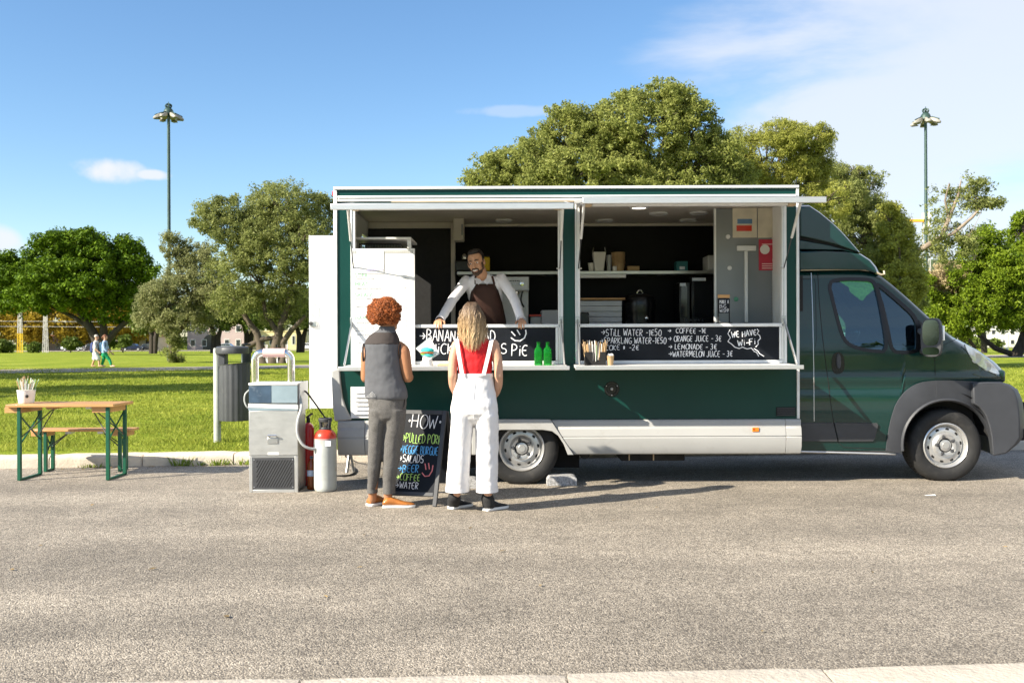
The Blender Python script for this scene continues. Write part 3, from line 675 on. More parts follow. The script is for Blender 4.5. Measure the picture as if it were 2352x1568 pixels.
pm('chalk_white', (.78, .78, .80), .8, var=.12, scale=90); pm('chalk_blue', (.10, .38, .72), .8, var=.15, scale=90)
pm('chalk_green', (.40, .62, .16), .8, var=.15, scale=90); pm('chalk_pink', (.75, .22, .22), .8, var=.15, scale=90)
# ================================================================ FOOD TRUCK
pm('paint_green', (.004, .031, .027), .14, var=.05, scale=2, coat=.5, spec=.45)
pm('paint_green_box', (.003, .042, .034), .36, var=.08, scale=1.5, coat=.08, spec=.3, bump=.03, bscale=3)
pm('white_paint', (.78, .78, .77), .4, var=.04, scale=3, dirt=(.55, .52, .47), dirtamt=.25)
pm('skirt_grey', (.40, .40, .385), .5, var=.04, scale=3, dirt=(.27, .25, .22), dirtamt=.45)
pm('aluminium', (.62, .62, .61), .38, .7, var=.06, scale=12, stretch=(1, 8, 8))
pm('alu_white', (.72, .72, .71), .42, .15, var=.05, scale=9)
pm('steel', (.55, .55, .54), .32, .85, var=.1, scale=20, stretch=(.3, 4, 4))
pm('plastic_dark', (.050, .052, .056), .55, var=.12, scale=10, bump=.15, bscale=400)
pm('bumper_grey', (.046, .049, .056), .5, var=.1, scale=8, bump=.12, bscale=400)
pm('rubber', (.018, .018, .018), .75, var=.2, scale=14, dirt=(.07, .065, .058), dirtamt=.5, bump=.2, bscale=90)
pm('black_gloss', (.008, .008, .009), .25, var=.1); pm('black_matt', (.012, .012, .012), .9, var=.2)
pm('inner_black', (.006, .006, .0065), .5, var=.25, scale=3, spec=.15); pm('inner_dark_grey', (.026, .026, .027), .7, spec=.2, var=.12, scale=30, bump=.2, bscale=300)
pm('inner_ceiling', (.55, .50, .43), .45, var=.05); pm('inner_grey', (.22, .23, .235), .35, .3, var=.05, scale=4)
pm('wheel_silver', (.62, .62, .61), .33, .75, var=.08, scale=8, dirt=(.20, .17, .14), dirtamt=.45)
pm('board_black', (.008, .010, .014), .6, var=.3, scale=5, spec=.2, dirt=(.03, .034, .04), dirtamt=.3)
pm('tan_trim_reflection', (.55, .42, .27), .6); pm('orange_lens', (.85, .22, .02), .2, coat=.6); pm('red_lens', (.6, .02, .015), .2, coat=.6)
pm('gold_trim', (.50, .42, .30), .4, .3); pm('lamp_glow', (.9, .9, .85), .4, emit=(1, .9, .72), estr=2.2); pm('chassis', (.02, .02, .02), .8, var=.4, scale=6)
pm('headlight_lens', (.72, .76, .82), .06, .35, var=.35, scale=16, coat=1.0); pm('seat_cloth', (.05, .055, .06), .9)
glass_mat('cab_glass', (.40, .66, .72), .0, .93); glass_mat('mirror_glass', (.1, .1, .1), .06, .15, .12)
YB = 9.0
def bx(x): return PX(x, YB)
def bz(x, y): return PZ(x, y, YB)
truck = thing('food_truck', 'dark green food truck with raised serving flaps and blackboard counters', 'food truck', (1.6, 10.05, 0))
T = truck
YF = 11.08             # far wall of the box
def sub(o, label=None):
    if label: o['label'] = label
    return o
def bpl(x, y, off=.0): return P(x, y, YB - off)
def truck_box():
    x0, x1 = bx(770), bx(1833); zt = 2.80; zb = .615
    def B(name, mat, a, b, y0, y1, z0, z1, bev=.004, par=T): 
        mb = MB(); mb.box(a, b, y0, y1, z0, z1); return mb.build(name, mat, par, bevel=bev)
    zo0, zo1 = 1.135, 2.652
    L0, L1, R0, R1 = bx(806), bx(1293), bx(1321), bx(1806)
    B('lower_panel', 'paint_green_box', x0, x1, YB, YB + .045, zb, zo0)
    for a, b in ((x0, L0), (L1, R0), (R1, x1)): B('pillar', 'paint_green_box', a, b, YB + .001, YB + .045, zo0 + .001, zo1 - .001, .002)
    B('roof_band', 'paint_green_box', x0, x1, YB, YB + .045, zo1, zt - .02)
    B('roof', 'white_paint', x0, x1, YB + .05, YF - .05, 2.725, zt - .012)
    mb = MB(); mb.box(x0 - .01, x1 + .006, YB - .025, YB + .02, zt - .022, zt + .004); mb.build('roof_trim', 'alu_white', T, bevel=.004)
    for a, b in ((x0 - .012, x0 + .022), (x1 - .018, x1 + .008)): B('edge_trim', 'alu_white', a, b, YB - .014, YB + .05, zb + .002, zt - .024)
    # rails the flaps hang from
    B('hinge_rail', 'alu_white', x0 + .03, x1 - .02, YB - .022, YB - .001, bz(1300, 462), bz(1300, 455.5))
    B('hinge_rail', 'alu_white', x0 + .03, x1 - .02, YB - .03, YB - .001, bz(1300, 454.5), bz(1300, 449))
    B('rail_reflection', 'tan_trim_reflection', bx(900), bx(1318), YB - .026, YB - .002, bz(1300, 464.5), bz(1300, 462.6), 0)  # tan strip paints the warm reflection along the flap hinge, no real seal
    # rear wall with a doorway, far wall, front bulkhead, floor, ceiling
    B('rear_wall', 'white_paint', x0, x0 + .045, YB + .05, YF - .75, zb, zt - .025)
    B('rear_wall', 'white_paint', x0, x0 + .045, YF - .75, YF - .05, 2.52, zt - .025)
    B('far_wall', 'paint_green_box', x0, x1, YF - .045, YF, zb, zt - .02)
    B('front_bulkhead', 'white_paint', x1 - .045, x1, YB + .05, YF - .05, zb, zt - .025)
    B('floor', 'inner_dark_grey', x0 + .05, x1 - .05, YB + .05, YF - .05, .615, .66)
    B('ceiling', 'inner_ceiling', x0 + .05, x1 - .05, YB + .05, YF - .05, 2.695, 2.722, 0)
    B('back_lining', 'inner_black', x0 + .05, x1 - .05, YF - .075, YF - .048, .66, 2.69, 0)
    B('ceiling_rail', 'inner_ceiling', x0 + .05, x1 - .05, YF - .12, YF - .078, 2.665, 2.694, .004)
    # left chamber: dark partition set forward, with a white post at its edge
    Yp = 10.75
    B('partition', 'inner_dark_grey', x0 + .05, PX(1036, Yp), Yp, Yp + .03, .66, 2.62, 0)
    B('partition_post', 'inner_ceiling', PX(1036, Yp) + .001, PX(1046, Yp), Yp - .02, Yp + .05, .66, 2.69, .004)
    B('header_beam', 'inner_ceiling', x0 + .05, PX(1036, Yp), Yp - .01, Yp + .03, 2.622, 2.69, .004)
    # grey panel at the right end of the galley
    Yg = 9.72
    gp = B('end_panel', 'inner_grey', PX(1645, Yg), x1 - .05, Yg, Yg + .03, .66, 2.69, .003)
    B('panel_edge', 'alu_white', PX(1642, Yg) - .006, PX(1645, Yg), Yg - .006, Yg + .035, .66, 2.69, .002)
    zz = lambda y: PZ(1720, y, Yg)
    B('bracket', 'alu_white', PX(1709, Yg), PX(1716, Yg), Yg - .03, Yg - .001, zz(740), zz(577), .003, gp)
    B('bracket', 'alu_white', PX(1692, Yg), PX(1735, Yg), Yg - .032, Yg - .001, zz(576.5), zz(565), .003, gp)
    for (cx, cy) in ((1671, 544), (1675, 615.5)):
        mb = MB(); mb.lathe([(.0, -.012), (.02, -.012), (.024, -.004), (.024, 0)], P(cx, cy, Yg - .001), 'Y', 14); mb.build('cover_cap', 'alu_white', gp)
    # galley shelf along the back, back counter
    Ys = 10.62
    B('shelf', 'steel', PX(1046, Ys) + .02, PX(1645, Ys), Ys, YF - .08, PZ(1300, 630, Ys), PZ(1300, 622.5, Ys), .003)
    B('shelf_light', 'alu_white', PX(1331, Ys), PX(1437, Ys), Ys - .06, Ys + .03, PZ(1380, 639, Ys), PZ(1380, 631, Ys), .004)
    B('back_counter', 'steel', PX(1046, 10.3), x1 - .06, 10.32, YF - .08, .66, 1.40, .005)
    # front counter inside the openings
    for a, b in ((L0 + .04, L1 - .03), (R0 + .03, R1 - .03)):
        B('serving_counter', 'alu_white', a, b, YB - .012, YB + .42, bz(1300, 751.5), bz(1300, 744), .004)
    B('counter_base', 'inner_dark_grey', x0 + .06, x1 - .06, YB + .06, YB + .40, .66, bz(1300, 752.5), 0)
    # ceiling lights
    for (cx, cy, lit) in ((1157, 505, 0), (1388, 505, 0), (1512, 489, 0), (1605, 487.5, 0), (1580, 505, 0), (1467, 475, 1), (1700, 500, 0)):
        d = P(cx, cy, 1) - Vector((0, 0, CAMZ)); k = (2.694 - CAMZ) / d.z; p = Vector((0, 0, CAMZ)) + d * k
        if p.y > YF - .15: p.y = YF - .25; p.x = PX(cx, p.y)
        mb = MB(); mb.lathe([(.095, 0), (.1, -.012), (.085, -.02), (.07, -.014)], (p.x, p.y, 2.694), 'Z', 24); o = mb.build('ceiling_light', 'alu_white', T)
        mb = MB(); mb.lathe([(0, -.011), (.069, -.013)], (p.x, p.y, 2.694), 'Z', 24); mb.build('lamp_disc', 'lamp_glow' if lit else 'inner_ceiling', o)
    # fan box on the wall
    Yv = 10.5
    mb = MB(); mb.box(PX(1041, Yv), PX(1066, Yv), Yv, Yv + .2, PZ(1050, 553, Yv), PZ(1050, 497, Yv)); o = mb.build('wall_heater', 'inner_ceiling', T, bevel=.02, seg=3)
    mb = MB(); mb.box(PX(1060, Yv), PX(1064, Yv), Yv - .004, Yv, PZ(1050, 540, Yv), PZ(1050, 515, Yv)); mb.build('grille', 'inner_grey', o, bevel=.001)
    # window frames, blackboards, lower shelf flaps and awnings
    for side, (xa, xb, pa, pb) in enumerate(((L0, L1, 806, 1293), (R0, R1, 1321, 1806))):
        fr = .045
        for (a, b) in ((xa, xa + fr), (xb - fr, xb)):
            o = B('jamb', 'alu_white', a, b, YB - .012, YB + .05, zo0 + .002, zo1 - .002, .003)
            mb = MB(); mb.box(a + .012, a + .018, YB - .016, YB - .0125, zo0 + .01, zo1 - .01); mb.build('bead', 'steel', o)
        B('head_frame', 'alu_white', xa + fr + .001, xb - fr - .001, YB - .010, YB + .05, zo1 - .028, zo1 - .003, .003)
        B('sill_frame', 'alu_white', xa + fr + .001, xb - fr - .001, YB - .016, YB + .05, zo0 + .002, bz(1300, 828), .003)
        bb0 = bx(955) if side == 0 else xa + fr + .012
        bd = B('blackboard', 'board_black', xa + fr + .003, xb - fr - .003, YB - .004, YB + .03, bz(1300, 827), bz(1300, 753), .001)
        B('board_frame', 'alu_white', xb - fr - .026, xb - fr - .004, YB - .011, YB - .0045, bz(1300, 827), bz(1300, 752), .001, bd)
        pt = lambda x, y: P(x, y, YB - .005)
        if side == 0:
            lettering('>BANANA BREAD', pt, 963, 784, 25, 1137, .0048, 'chalk_white', bd, seed=2)
            lettering('CHiCKEN', pt, 972, 812, 22, 1075, .0052, 'chalk_white', bd, seed=3)
            lettering('ES', pt, 1133, 812, 22, 1164, .0048, 'chalk_white', bd, seed=4); lettering('PiE', pt, 1175, 816, 25, 1212, .0052, 'chalk_white', bd, seed=5)
            strokes([[(1174, 761), (1183, 771)], [(1187, 757), (1194, 769)], [(1173, 775), (1182, 782), (1194, 783), (1204, 776), (1208, 766), (1207, 757)]], pt, .006, 'chalk_white', bd, 'smiley_face')
        else:
            for q, (tx, a, b, h, e) in enumerate((('>STiLL WATER -1€50', 1380, 771, 15, 1519), ('>SPARKLiNG WATER-1€50', 1377, 789, 14, 1530), ('>COKE * -2€', 1379, 804, 12, 1467),
                    ('>  COFFEE -1€', 1533, 765, 11, 1621), ('> ORANGE JUiCE - 3€', 1534, 784, 13, 1656), ('> LEMONADE - 3€', 1535, 802, 12, 1646), ('>WATERMELON JUiCE - 3€', 1535, 819, 13, 1682))):
                lettering(tx, pt, a, b, h, e, .0030, 'chalk_white', bd, seed=6 + q)
            lettering('WE HAVE', pt, 1680, 776, 13, 1738, .0042, 'chalk_white', bd, seed=13, tilt=-.12)
            lettering('Wi-Fi', pt, 1694, 795, 13, 1735, .0042, 'chalk_white', bd, seed=14, tilt=-.12)
            strokes([[(1676, 757), (1671, 766), (1677, 775), (1671, 784), (1680, 790), (1687, 797), (1697, 800), (1705, 797), (1715, 801), (1725, 799), (1732, 807), (1737, 809), (1742, 818)],
                     [(1731, 800), (1740, 806), (1744, 812), (1754, 818)], [(1735, 797), (1741, 790), (1740, 783), (1746, 777), (1744, 770), (1738, 766), (1742, 760), (1738, 755)]], pt, .004, 'chalk_white', bd, 'speech_bubble')
        # folding shelf
        ds = .45; zs = 1.135
        sx0 = xa - .02 if side else bx(800); sx1 = xb + .02 if side == 0 else bx(1808)
        mb = MB(); a = [(YB - .002, zs - .028), (YB - .002, zs), (YB - ds, zs - .008), (YB - ds, zs - .036)]
        mb.loft([[(sx0, y, z) for y, z in a], [(sx1, y, z) for y, z in a]]); sh = mb.build('folding_shelf', 'alu_white', T, bevel=.003)
        mb = MB(); mb.box(sx0 - .012, sx1 + .012, YB - ds - .018, YB - ds - .001, zs - .042, zs - .004); mb.build('front_rail', 'aluminium', sh, bevel=.004)
        for xx in (sx0 + .04, sx1 - .04):
            top = Vector((xx + (.0 if xx < (sx0 + sx1) / 2 else 0), YB - .02, bz(1300, 735))); bot = Vector((xx + (-.01 if xx < (sx0 + sx1) / 2 else .01), YB - ds + .05, zs + .004))
            mb = MB(); mb.bar(top, bot, .012, .03); st = mb.build('shelf_stay', 'steel', T, bevel=.002)
            mb = MB(); mb.box(xx - .02, xx + .02, YB - .022, YB - .0125, bz(1300, 742), bz(1300, 727)); mb.build('hinge_plate', 'steel', st, bevel=.003)
        # awning flap
        fx0, fx1, zo = ((-1.478, .50, 2.482) if side == 0 else (.597, 2.58, 2.525)); Yo = 7.9; zh = bz(1300, 462) if side else bz(1300, 464.5)
        a = [(YB - .03, zh), (Yo, zo), (Yo, zo - .022), (YB - .03, zh - .022)]
        mb = MB(); mb.loft([[(fx0, y, z) for y, z in a], [(fx1, y, z) for y, z in a]]); fl = mb.build('awning_flap', 'paint_green_box', T, bevel=.003)
        b_ = [(YB - .05, zh - .0235), (Yo + .03, zo - .0235), (Yo + .03, zo - .03), (YB - .05, zh - .03)]
        mb = MB(); mb.loft([[(fx0 + .03, y, z) for y, z in b_], [(fx1 - .03, y, z) for y, z in b_]]); mb.build('inner_lining', 'alu_white', fl)
        mb = MB(); mb.box(fx0 - .012, fx1 + .012, Yo - .02, Yo - .001, zo - .045, zo + .006); mb.build('front_rail', 'aluminium', fl, bevel=.005)
        for xx in (fx0, fx1):
            mb = MB(); mb.loft([[(xx - .012, y, z + q) for y, z, q in ((YB - .03, zh, .002), (Yo, zo, .002), (Yo, zo - .032, 0), (YB - .03, zh - .034, 0))], [(xx + .012, y, z + q) for y, z, q in ((YB - .03, zh, .002), (Yo, zo, .002), (Yo, zo - .032, 0), (YB - .03, zh - .034, 0))]])
            mb.build('end_rail', 'aluminium', fl, bevel=.002)
        ly = YB - .45; lz = zh + (zo - zh) * .42
        mb = MB(); mb.box(fx0 + .12, fx1 - .12, ly - .05, ly + .02, lz - .058, lz - .03); tb = mb.build('light_tube', 'alu_white', fl, bevel=.012, seg=3)
        for xx in (fx0 + .085, fx1 - .085):
            mb = MB(); mb.box(xx - .032, xx + .032, ly - .056, ly + .026, lz - .062, lz - .026); mb.build('tube_end', 'tan_trim_reflection', tb, bevel=.008)
        # gas struts
        for k, xx in enumerate((xa + .03, xb - .03)):
            top = Vector((max(fx0 + .04, min(fx1 - .04, xx + (.05 if k == 0 else -.05) * 0)), 8.42, zh + (zo - zh) * .5 - .04)); bot = Vector((xx, YB - .03, bz(1300, 617)))
            mid = top.lerp(bot, .52)
            mb = MB(); mb.tube([top, mid], .0125, 10); s1 = mb.build('gas_strut', 'alu_white', T)
            mb = MB(); mb.tube([mid, bot], .0055, 8); mb.build('strut_rod', 'plastic_dark', s1)
            mb = MB(); mb.tube([bot + Vector((0, .015, 0)), bot - Vector((.03 if k else -.03, 0, 0))], .008, 8); mb.build('strut_pin', 'steel', s1)
    # skirt
    prof = [(YB + .02, .615), (YB - .018, .612), (YB - .030, .600), (YB - .034, .545), (YB - .040, .540), (YB - .040, .536), (YB - .046, .531), (YB - .056, .462), (YB - .050, .457), (YB - .050, .452), (YB - .058, .447), (YB - .052, .36), (YB - .02, .295), (YB + .03, .283), (YB + .05, .30), (YB + .05, .6)]
    for (a, b) in ((bx(776), bx(838)), (bx(839), bx(1082)), (bx(1265), bx(1800)), (bx(1801), bx(1836))):
        cut = (lambda z: (.615 - z) / .33 * (bx(1316) - bx(1263))) if abs(a - bx(1265)) < .01 else (lambda z: 0)      # slanted end behind the wheel arch
        mb = MB(); mb.loft([[(a + cut(z), y, z) for y, z in prof], [(b, y, z) for y, z in prof]]); mb.build('skirt_panel', 'skirt_grey', T, smooth=30, bevel=.003)
    ap = [(1083, 962), (1263, 963), (1316, 1044), (1302, 1044), (1293, 1020), (1280, 1000), (1266, 990), (1245, 987), (1150, 987), (1130, 991), (1117, 1003), (1105, 1022), (1098, 1044), (1083, 1044)]
    mb = MB(); mb.prism([(bx(x), PZ(x, y, YB - .05)) for x, y in ap], YB - .062, YB - .01); mb.build('wheel_arch_panel', 'skirt_grey', T, bevel=.006)
    for i in range(7):
        mb = MB(); mb.lathe([(0, -.006), (.007, -.004), (.009, 0)], P(1357 - 190 + 190 + i * 73, 983.5 - i * .3, YB - .034), 'Y', 10); mb.build('screw_cap', 'skirt_grey', T)
    # rear corner bumper
    pc = [(761, 850), (780, 846), (783, 880), (787, 912), (796, 940), (808, 963), (770, 967), (765, 940)]
    mb = MB(); mb.prism([(bx(x), bz(x, y)) for x, y in pc], YB - .03, YB + .3); mb.build('corner_bumper', 'skirt_grey', T, bevel=.012, seg=3)
    # wheel house and underside
    B('underbody', 'chassis', bx(790), bx(1840), YB + .25, YF - .25, .34, .6, .01)
    B('axle_beam', 'chassis', bx(1180), bx(1215), YB + .15, YF - .15, .30, .40, .02)
    B('tool_box', 'chassis', bx(1430), bx(1580), YB + .2, YB + .8, .20, .335, .01)
    for xx in (1448, 1505): B('box_strap', 'tan_trim_reflection', bx(xx), bx(xx) + .012, YB + .194, YB + .199, .205, .33, 0)
    mb = MB(); mb.tube([(bx(1345), YB + .2, .27), (bx(1345) + .02, YB + .9, .27)], .05, 14); mb.build('exhaust_pipe', 'chassis', T)
    mb = MB(); mb.box(bx(1060), bx(1335), YB + .34, YB + .35, .12, .61); mb.build('wheel_house', 'black_matt', T)
    # louvred vent, filler cap, black vent, marker lamp
    v0, v1 = bx(805), bx(870); z0, z1 = bz(835, 960), bz(835, 888)
    vn = B('louvre_vent', 'white_paint', v0, v1, YB - .012, YB - .0005, z0, z1, .004)
    for i in range(6):
        z = z0 + (z1 - z0) * (.12 + i * .135)
        mb = MB(); mb.loft([[(v0 + .045, YB - .0125, z), (v0 + .045, YB - .03, z + .004), (v0 + .045, YB - .0125, z + .026)], [(v1 - .03, YB - .0125, z), (v1 - .03, YB - .03, z + .004), (v1 - .03, YB - .0125, z + .026)]]); mb.build('slat', 'white_paint', vn, smooth=0)
    p = P(1404.5, 893, YB)
    mb = MB(); mb.lathe([(.0, -.005), (.045, -.005), (.05, -.012), (.068, -.012), (.072, -.001)], p, 'Y', 28); fc = mb.build('filler_cap', 'black_gloss', T)
    mb = MB(); mb.lathe([(0, -.022), (.011, -.018), (.015, -.006)], p, 'Y', 12); mb.build('lock', 'steel', fc)
    for a in (90, 210, 330):
        mb = MB(); mb.lathe([(0, -.0155), (.004, -.0145), (.005, -.012)], p + Vector((math.cos(R(a + 180)) * .058, 0, math.sin(R(a + 180)) * .058)), 'Y', 8); mb.build('screw', 'steel', fc)
    vb = B('side_vent', 'black_matt', bx(1781), bx(1826), YB - .006, YB - .0005, bz(1800, 955), bz(1800, 934.5), .002)
    for i in range(4): B('slat', 'plastic_dark', bx(1783), bx(1824), YB - .010, YB - .0065, bz(1800, 953 - i * 4.8), bz(1800, 951 - i * 4.8), 0, vb)
    m_ = B('marker_lamp', 'orange_lens', bx(1723), bx(1738.5), YB - .058, YB - .030, bz(1730, 990), bz(1730, 980), .005)
    mb = MB(); mb.lathe([(0, -.004), (.008, -.003), (.009, 0)], P(1730.5, 985, YB - .0585), 'Y', 10); mb.build('reflector', 'red_lens', m_)
    B('tail_lamp', 'red_lens', bx(770) - .03, bx(770) - .0125, YB + .02, YB + .06, bz(770, 449), bz(770, 438), .004)
    # open rear door, swung out behind the box
    Yd = 10.42; dx0, dx1 = PX(711, Yd), bx(770) - .02; dz0, dz1 = PZ(740, 938, Yd), PZ(740, 541, Yd)
    mb = MB(); mb.box(dx0, dx1, Yd, Yd + .04, dz0, dz1); d = mb.build('rear_door', 'white_paint', T, bevel=.01, seg=3); d['label'] = 'white rear door swung open'
    mb = MB(); mb.box(dx0 - .004, dx0 + .012, Yd - .004, Yd + .044, dz0 - .003, dz1 + .003); mb.build('door_edge', 'alu_white', d, bevel=.002)
    mb = MB(); hx = PX(719, Yd); mb.tube([(hx, Yd - .001, PZ(719, 695, Yd)), (hx, Yd - .04, PZ(719, 698, Yd)), (hx, Yd - .04, PZ(719, 722, Yd)), (hx, Yd - .001, PZ(719, 725, Yd))], .009, 8); mb.build('door_handle', 'alu_white', d)
    mb = MB(); mb.box(PX(713, Yd), PX(729, Yd), Yd - .025, Yd - .001, PZ(719, 751, Yd), PZ(719, 738, Yd)); lk = mb.build('door_lock', 'steel', d, bevel=.006)
    mb = MB(); mb.lathe([(0, -.03), (.018, -.026), (.022, 0)], (PX(715, Yd), Yd - .02, PZ(715, 743, Yd)), 'Y', 14); mb.build('lock_knob', 'plastic_dark', lk)
    # entry step under the rear end
    mb = MB(); e = G(785, 1080); 
    mb.bar((bx(782), YB + .5, .30), (bx(776), YB + .45, .06), .02, .03); mb.bar((bx(782), YB + .5, .30), (bx(790), YB + .52, .06), .02, .03); mb.box(bx(770), bx(800), YB + .40, YB + .6, .28, .31); mb.build('entry_step', 'aluminium', T, bevel=.004)
truck_box()
def wheel(cx, cy, Yf, r, rim):
    """steel wheel, outer face at Yf, axle at picture point (cx, cy)"""
    c = P(cx, cy, Yf); c = Vector((c.x, Yf, r - .012))
    def lat(prof, name, mat, par, n=48, sm=40):
        mb = MB(); mb.lathe(prof, c, 'Y', n); return mb.build(name, mat, par, smooth=sm)
    w = lat([(rim * .30, .010), (rim * .34, -.004), (rim * .44, -.006), (rim * .50, .014), (rim * .55, .022), (rim * .60, .020), (rim * .78, .030), (rim * .84, .045), (rim * .87, .05), (rim * .885, .015), (rim * .93, -.004), (rim * .965, -.010), (rim, -.006), (rim * 1.01, .006)], 'wheel', 'wheel_silver', T, 56, 30)
    lat([(rim * .99, .004), (rim * 1.06, -.010), (rim * 1.22, -.026), (rim * 1.45, -.024), (r * .955, -.006), (r * .985, .012), (r, .035), (r, .19), (r * .95, .22), (rim, .21)], 'tyre', 'rubber', w, 64)
    lat([(rim * .98, .012), (rim * .86, .09), (rim * .2, .10), (0, .10)], 'rim_well', 'chassis', w)
    # tread grooves along the shoulder
    mb = MB()
    for i in range(60):
        a = 2 * math.pi * i / 60; d = Vector((math.cos(a), 0, math.sin(a))); t = Vector((-math.sin(a), 0, math.cos(a)))
        mb.bar(c + d * (r * .972) + Vector((0, .008, 0)), c + d * (r + .003) + Vector((0, .10, 0)), .008, .006, up=tuple(d))
    o = mb.build('tread', 'black_matt', w, smooth=0); o['kind'] = 'stuff'
    lat([(0, -.010), (rim * .15, -.010), (rim * .165, -.004), (rim * .25, -.002), (rim * .27, .012)], 'hub_cap', 'wheel_silver', w, 4 * 8)
    for i in range(5):
        a = R(90 + 72 * i + 14); p = c + Vector((math.cos(a) * rim * .385, 0, math.sin(a) * rim * .385))
        mb = MB(); mb.lathe([(0, -.018), (.011, -.018), (.012, -.006), (.019, -.005), (.021, .0)], p, 'Y', 12); mb.build('lug_nut', 'plastic_dark', w)
    for i in range(10):
        a = R(36 * i + 8); rr = rim * .72; p = c + Vector((math.cos(a) * rr, .0, math.sin(a) * rr)); t = Vector((-math.sin(a), 0, math.cos(a))); d = Vector((math.cos(a), 0, math.sin(a)))
        ring = [p + t * (.018 * math.cos(R(q * 30))) + d * (.012 * math.sin(R(q * 30))) for q in range(12)]
        mb = MB(); mb.loft([[q + Vector((0, .0245, 0)) for q in ring], [q + Vector((0, .05, 0)) for q in ring]]); mb.build('vent_hole', 'black_matt', w, smooth=0)
    return w
wheel(1198, 1034, 9.06, .352, .216)
wheel(2171, 1016, 9.17, .352, .216)
# ---------------------------------------------------------------- cab
YC = 9.08; YMID = 10.06
def y_side(X, Z):
    y = YC + .13 * max(0, (Z - 1.22) / .8) ** 1.5 + .03 * max(0, (.75 - Z) / .45) ** 2
    if X > 3.7: y += .30 * ((X - 3.7) / 1.15) ** 2.3
    y -= .012 * math.exp(-((Z - .985) / .035) ** 2) - .010 * math.exp(-((Z - .90) / .05) ** 2)
    return y
def cab_pt(x, y, off=0.0):
    Y = YC
    for _ in range(4):
        X = PX(x, Y); Z = PZ(x, y, Y); Y = y_side(X, Z)
    return Vector((PX(x, Y), Y - off, PZ(x, y, Y)))
def mirror_far(v): return Vector((v[0], 2 * YMID - v[1], v[2]))
def interp(pts, x):
    for (a, b) in zip(pts, pts[1:]):
        if a[0] <= x <= b[0]: return a[1] + (b[1] - a[1]) * (x - a[0]) / (b[0] - a[0] + 1e-9)
    return pts[0][1] if x < pts[0][0] else pts[-1][1]
def inside(p, poly):
    c = False; n = len(poly)
    for i in range(n):
        (x1, y1), (x2, y2) = poly[i], poly[(i + 1) % n]
        if (y1 > p[1]) != (y2 > p[1]) and p[0] < (x2 - x1) * (p[1] - y1) / (y2 - y1) + x1: c = not c
    return c
def smooth_poly(poly, it=2):
    for _ in range(it):
        q = []
        for a, b in zip(poly, poly[1:] + poly[:1]): q += [(a[0] * .75 + b[0] * .25, a[1] * .75 + b[1] * .25), (a[0] * .25 + b[0] * .75, a[1] * .25 + b[1] * .75)]
        poly = q
    return poly
def offset_poly(poly, d):
    n = len(poly); out = []; area = sum(poly[i][0] * poly[(i + 1) % n][1] - poly[(i + 1) % n][0] * poly[i][1] for i in range(n)); sg = 1 if area > 0 else -1
    for i in range(n):
        a, b, c = poly[i - 1], poly[i], poly[(i + 1) % n]; t = (c[0] - a[0], c[1] - a[1]); L = math.hypot(*t) + 1e-9
        out.append((b[0] + sg * t[1] / L * d, b[1] - sg * t[0] / L * d))
    return out
TOP = [(1836, 622), (1900, 620), (1970, 620), (2005, 623), (2027, 633), (2055, 655), (2084, 680), (2139, 730), (2194, 778), (2213, 790), (2249, 813), (2281, 841), (2297, 862), (2300, 868)]
def bottom(x):
    if x >= 2253: return 876
    if 2070 < x < 2273: return 1020 - math.sqrt(max(0, 102.0 ** 2 - (x - 2171) ** 2))
    return 1034
WIN1 = smooth_poly([(1903, 648), (1930, 642), (1975, 642), (2003, 644), (2012, 660), (2024, 715), (2038, 806), (2010, 806), (1975, 800), (1948, 790), (1935, 772), (1925, 738), (1913, 690)], 2)
WIN2 = smooth_poly([(2012, 652), (2022, 658), (2060, 690), (2103, 729), (2106, 760), (2106, 800), (2100, 807), (2075, 808), (2048, 807), (2040, 760), (2028, 705)], 2)
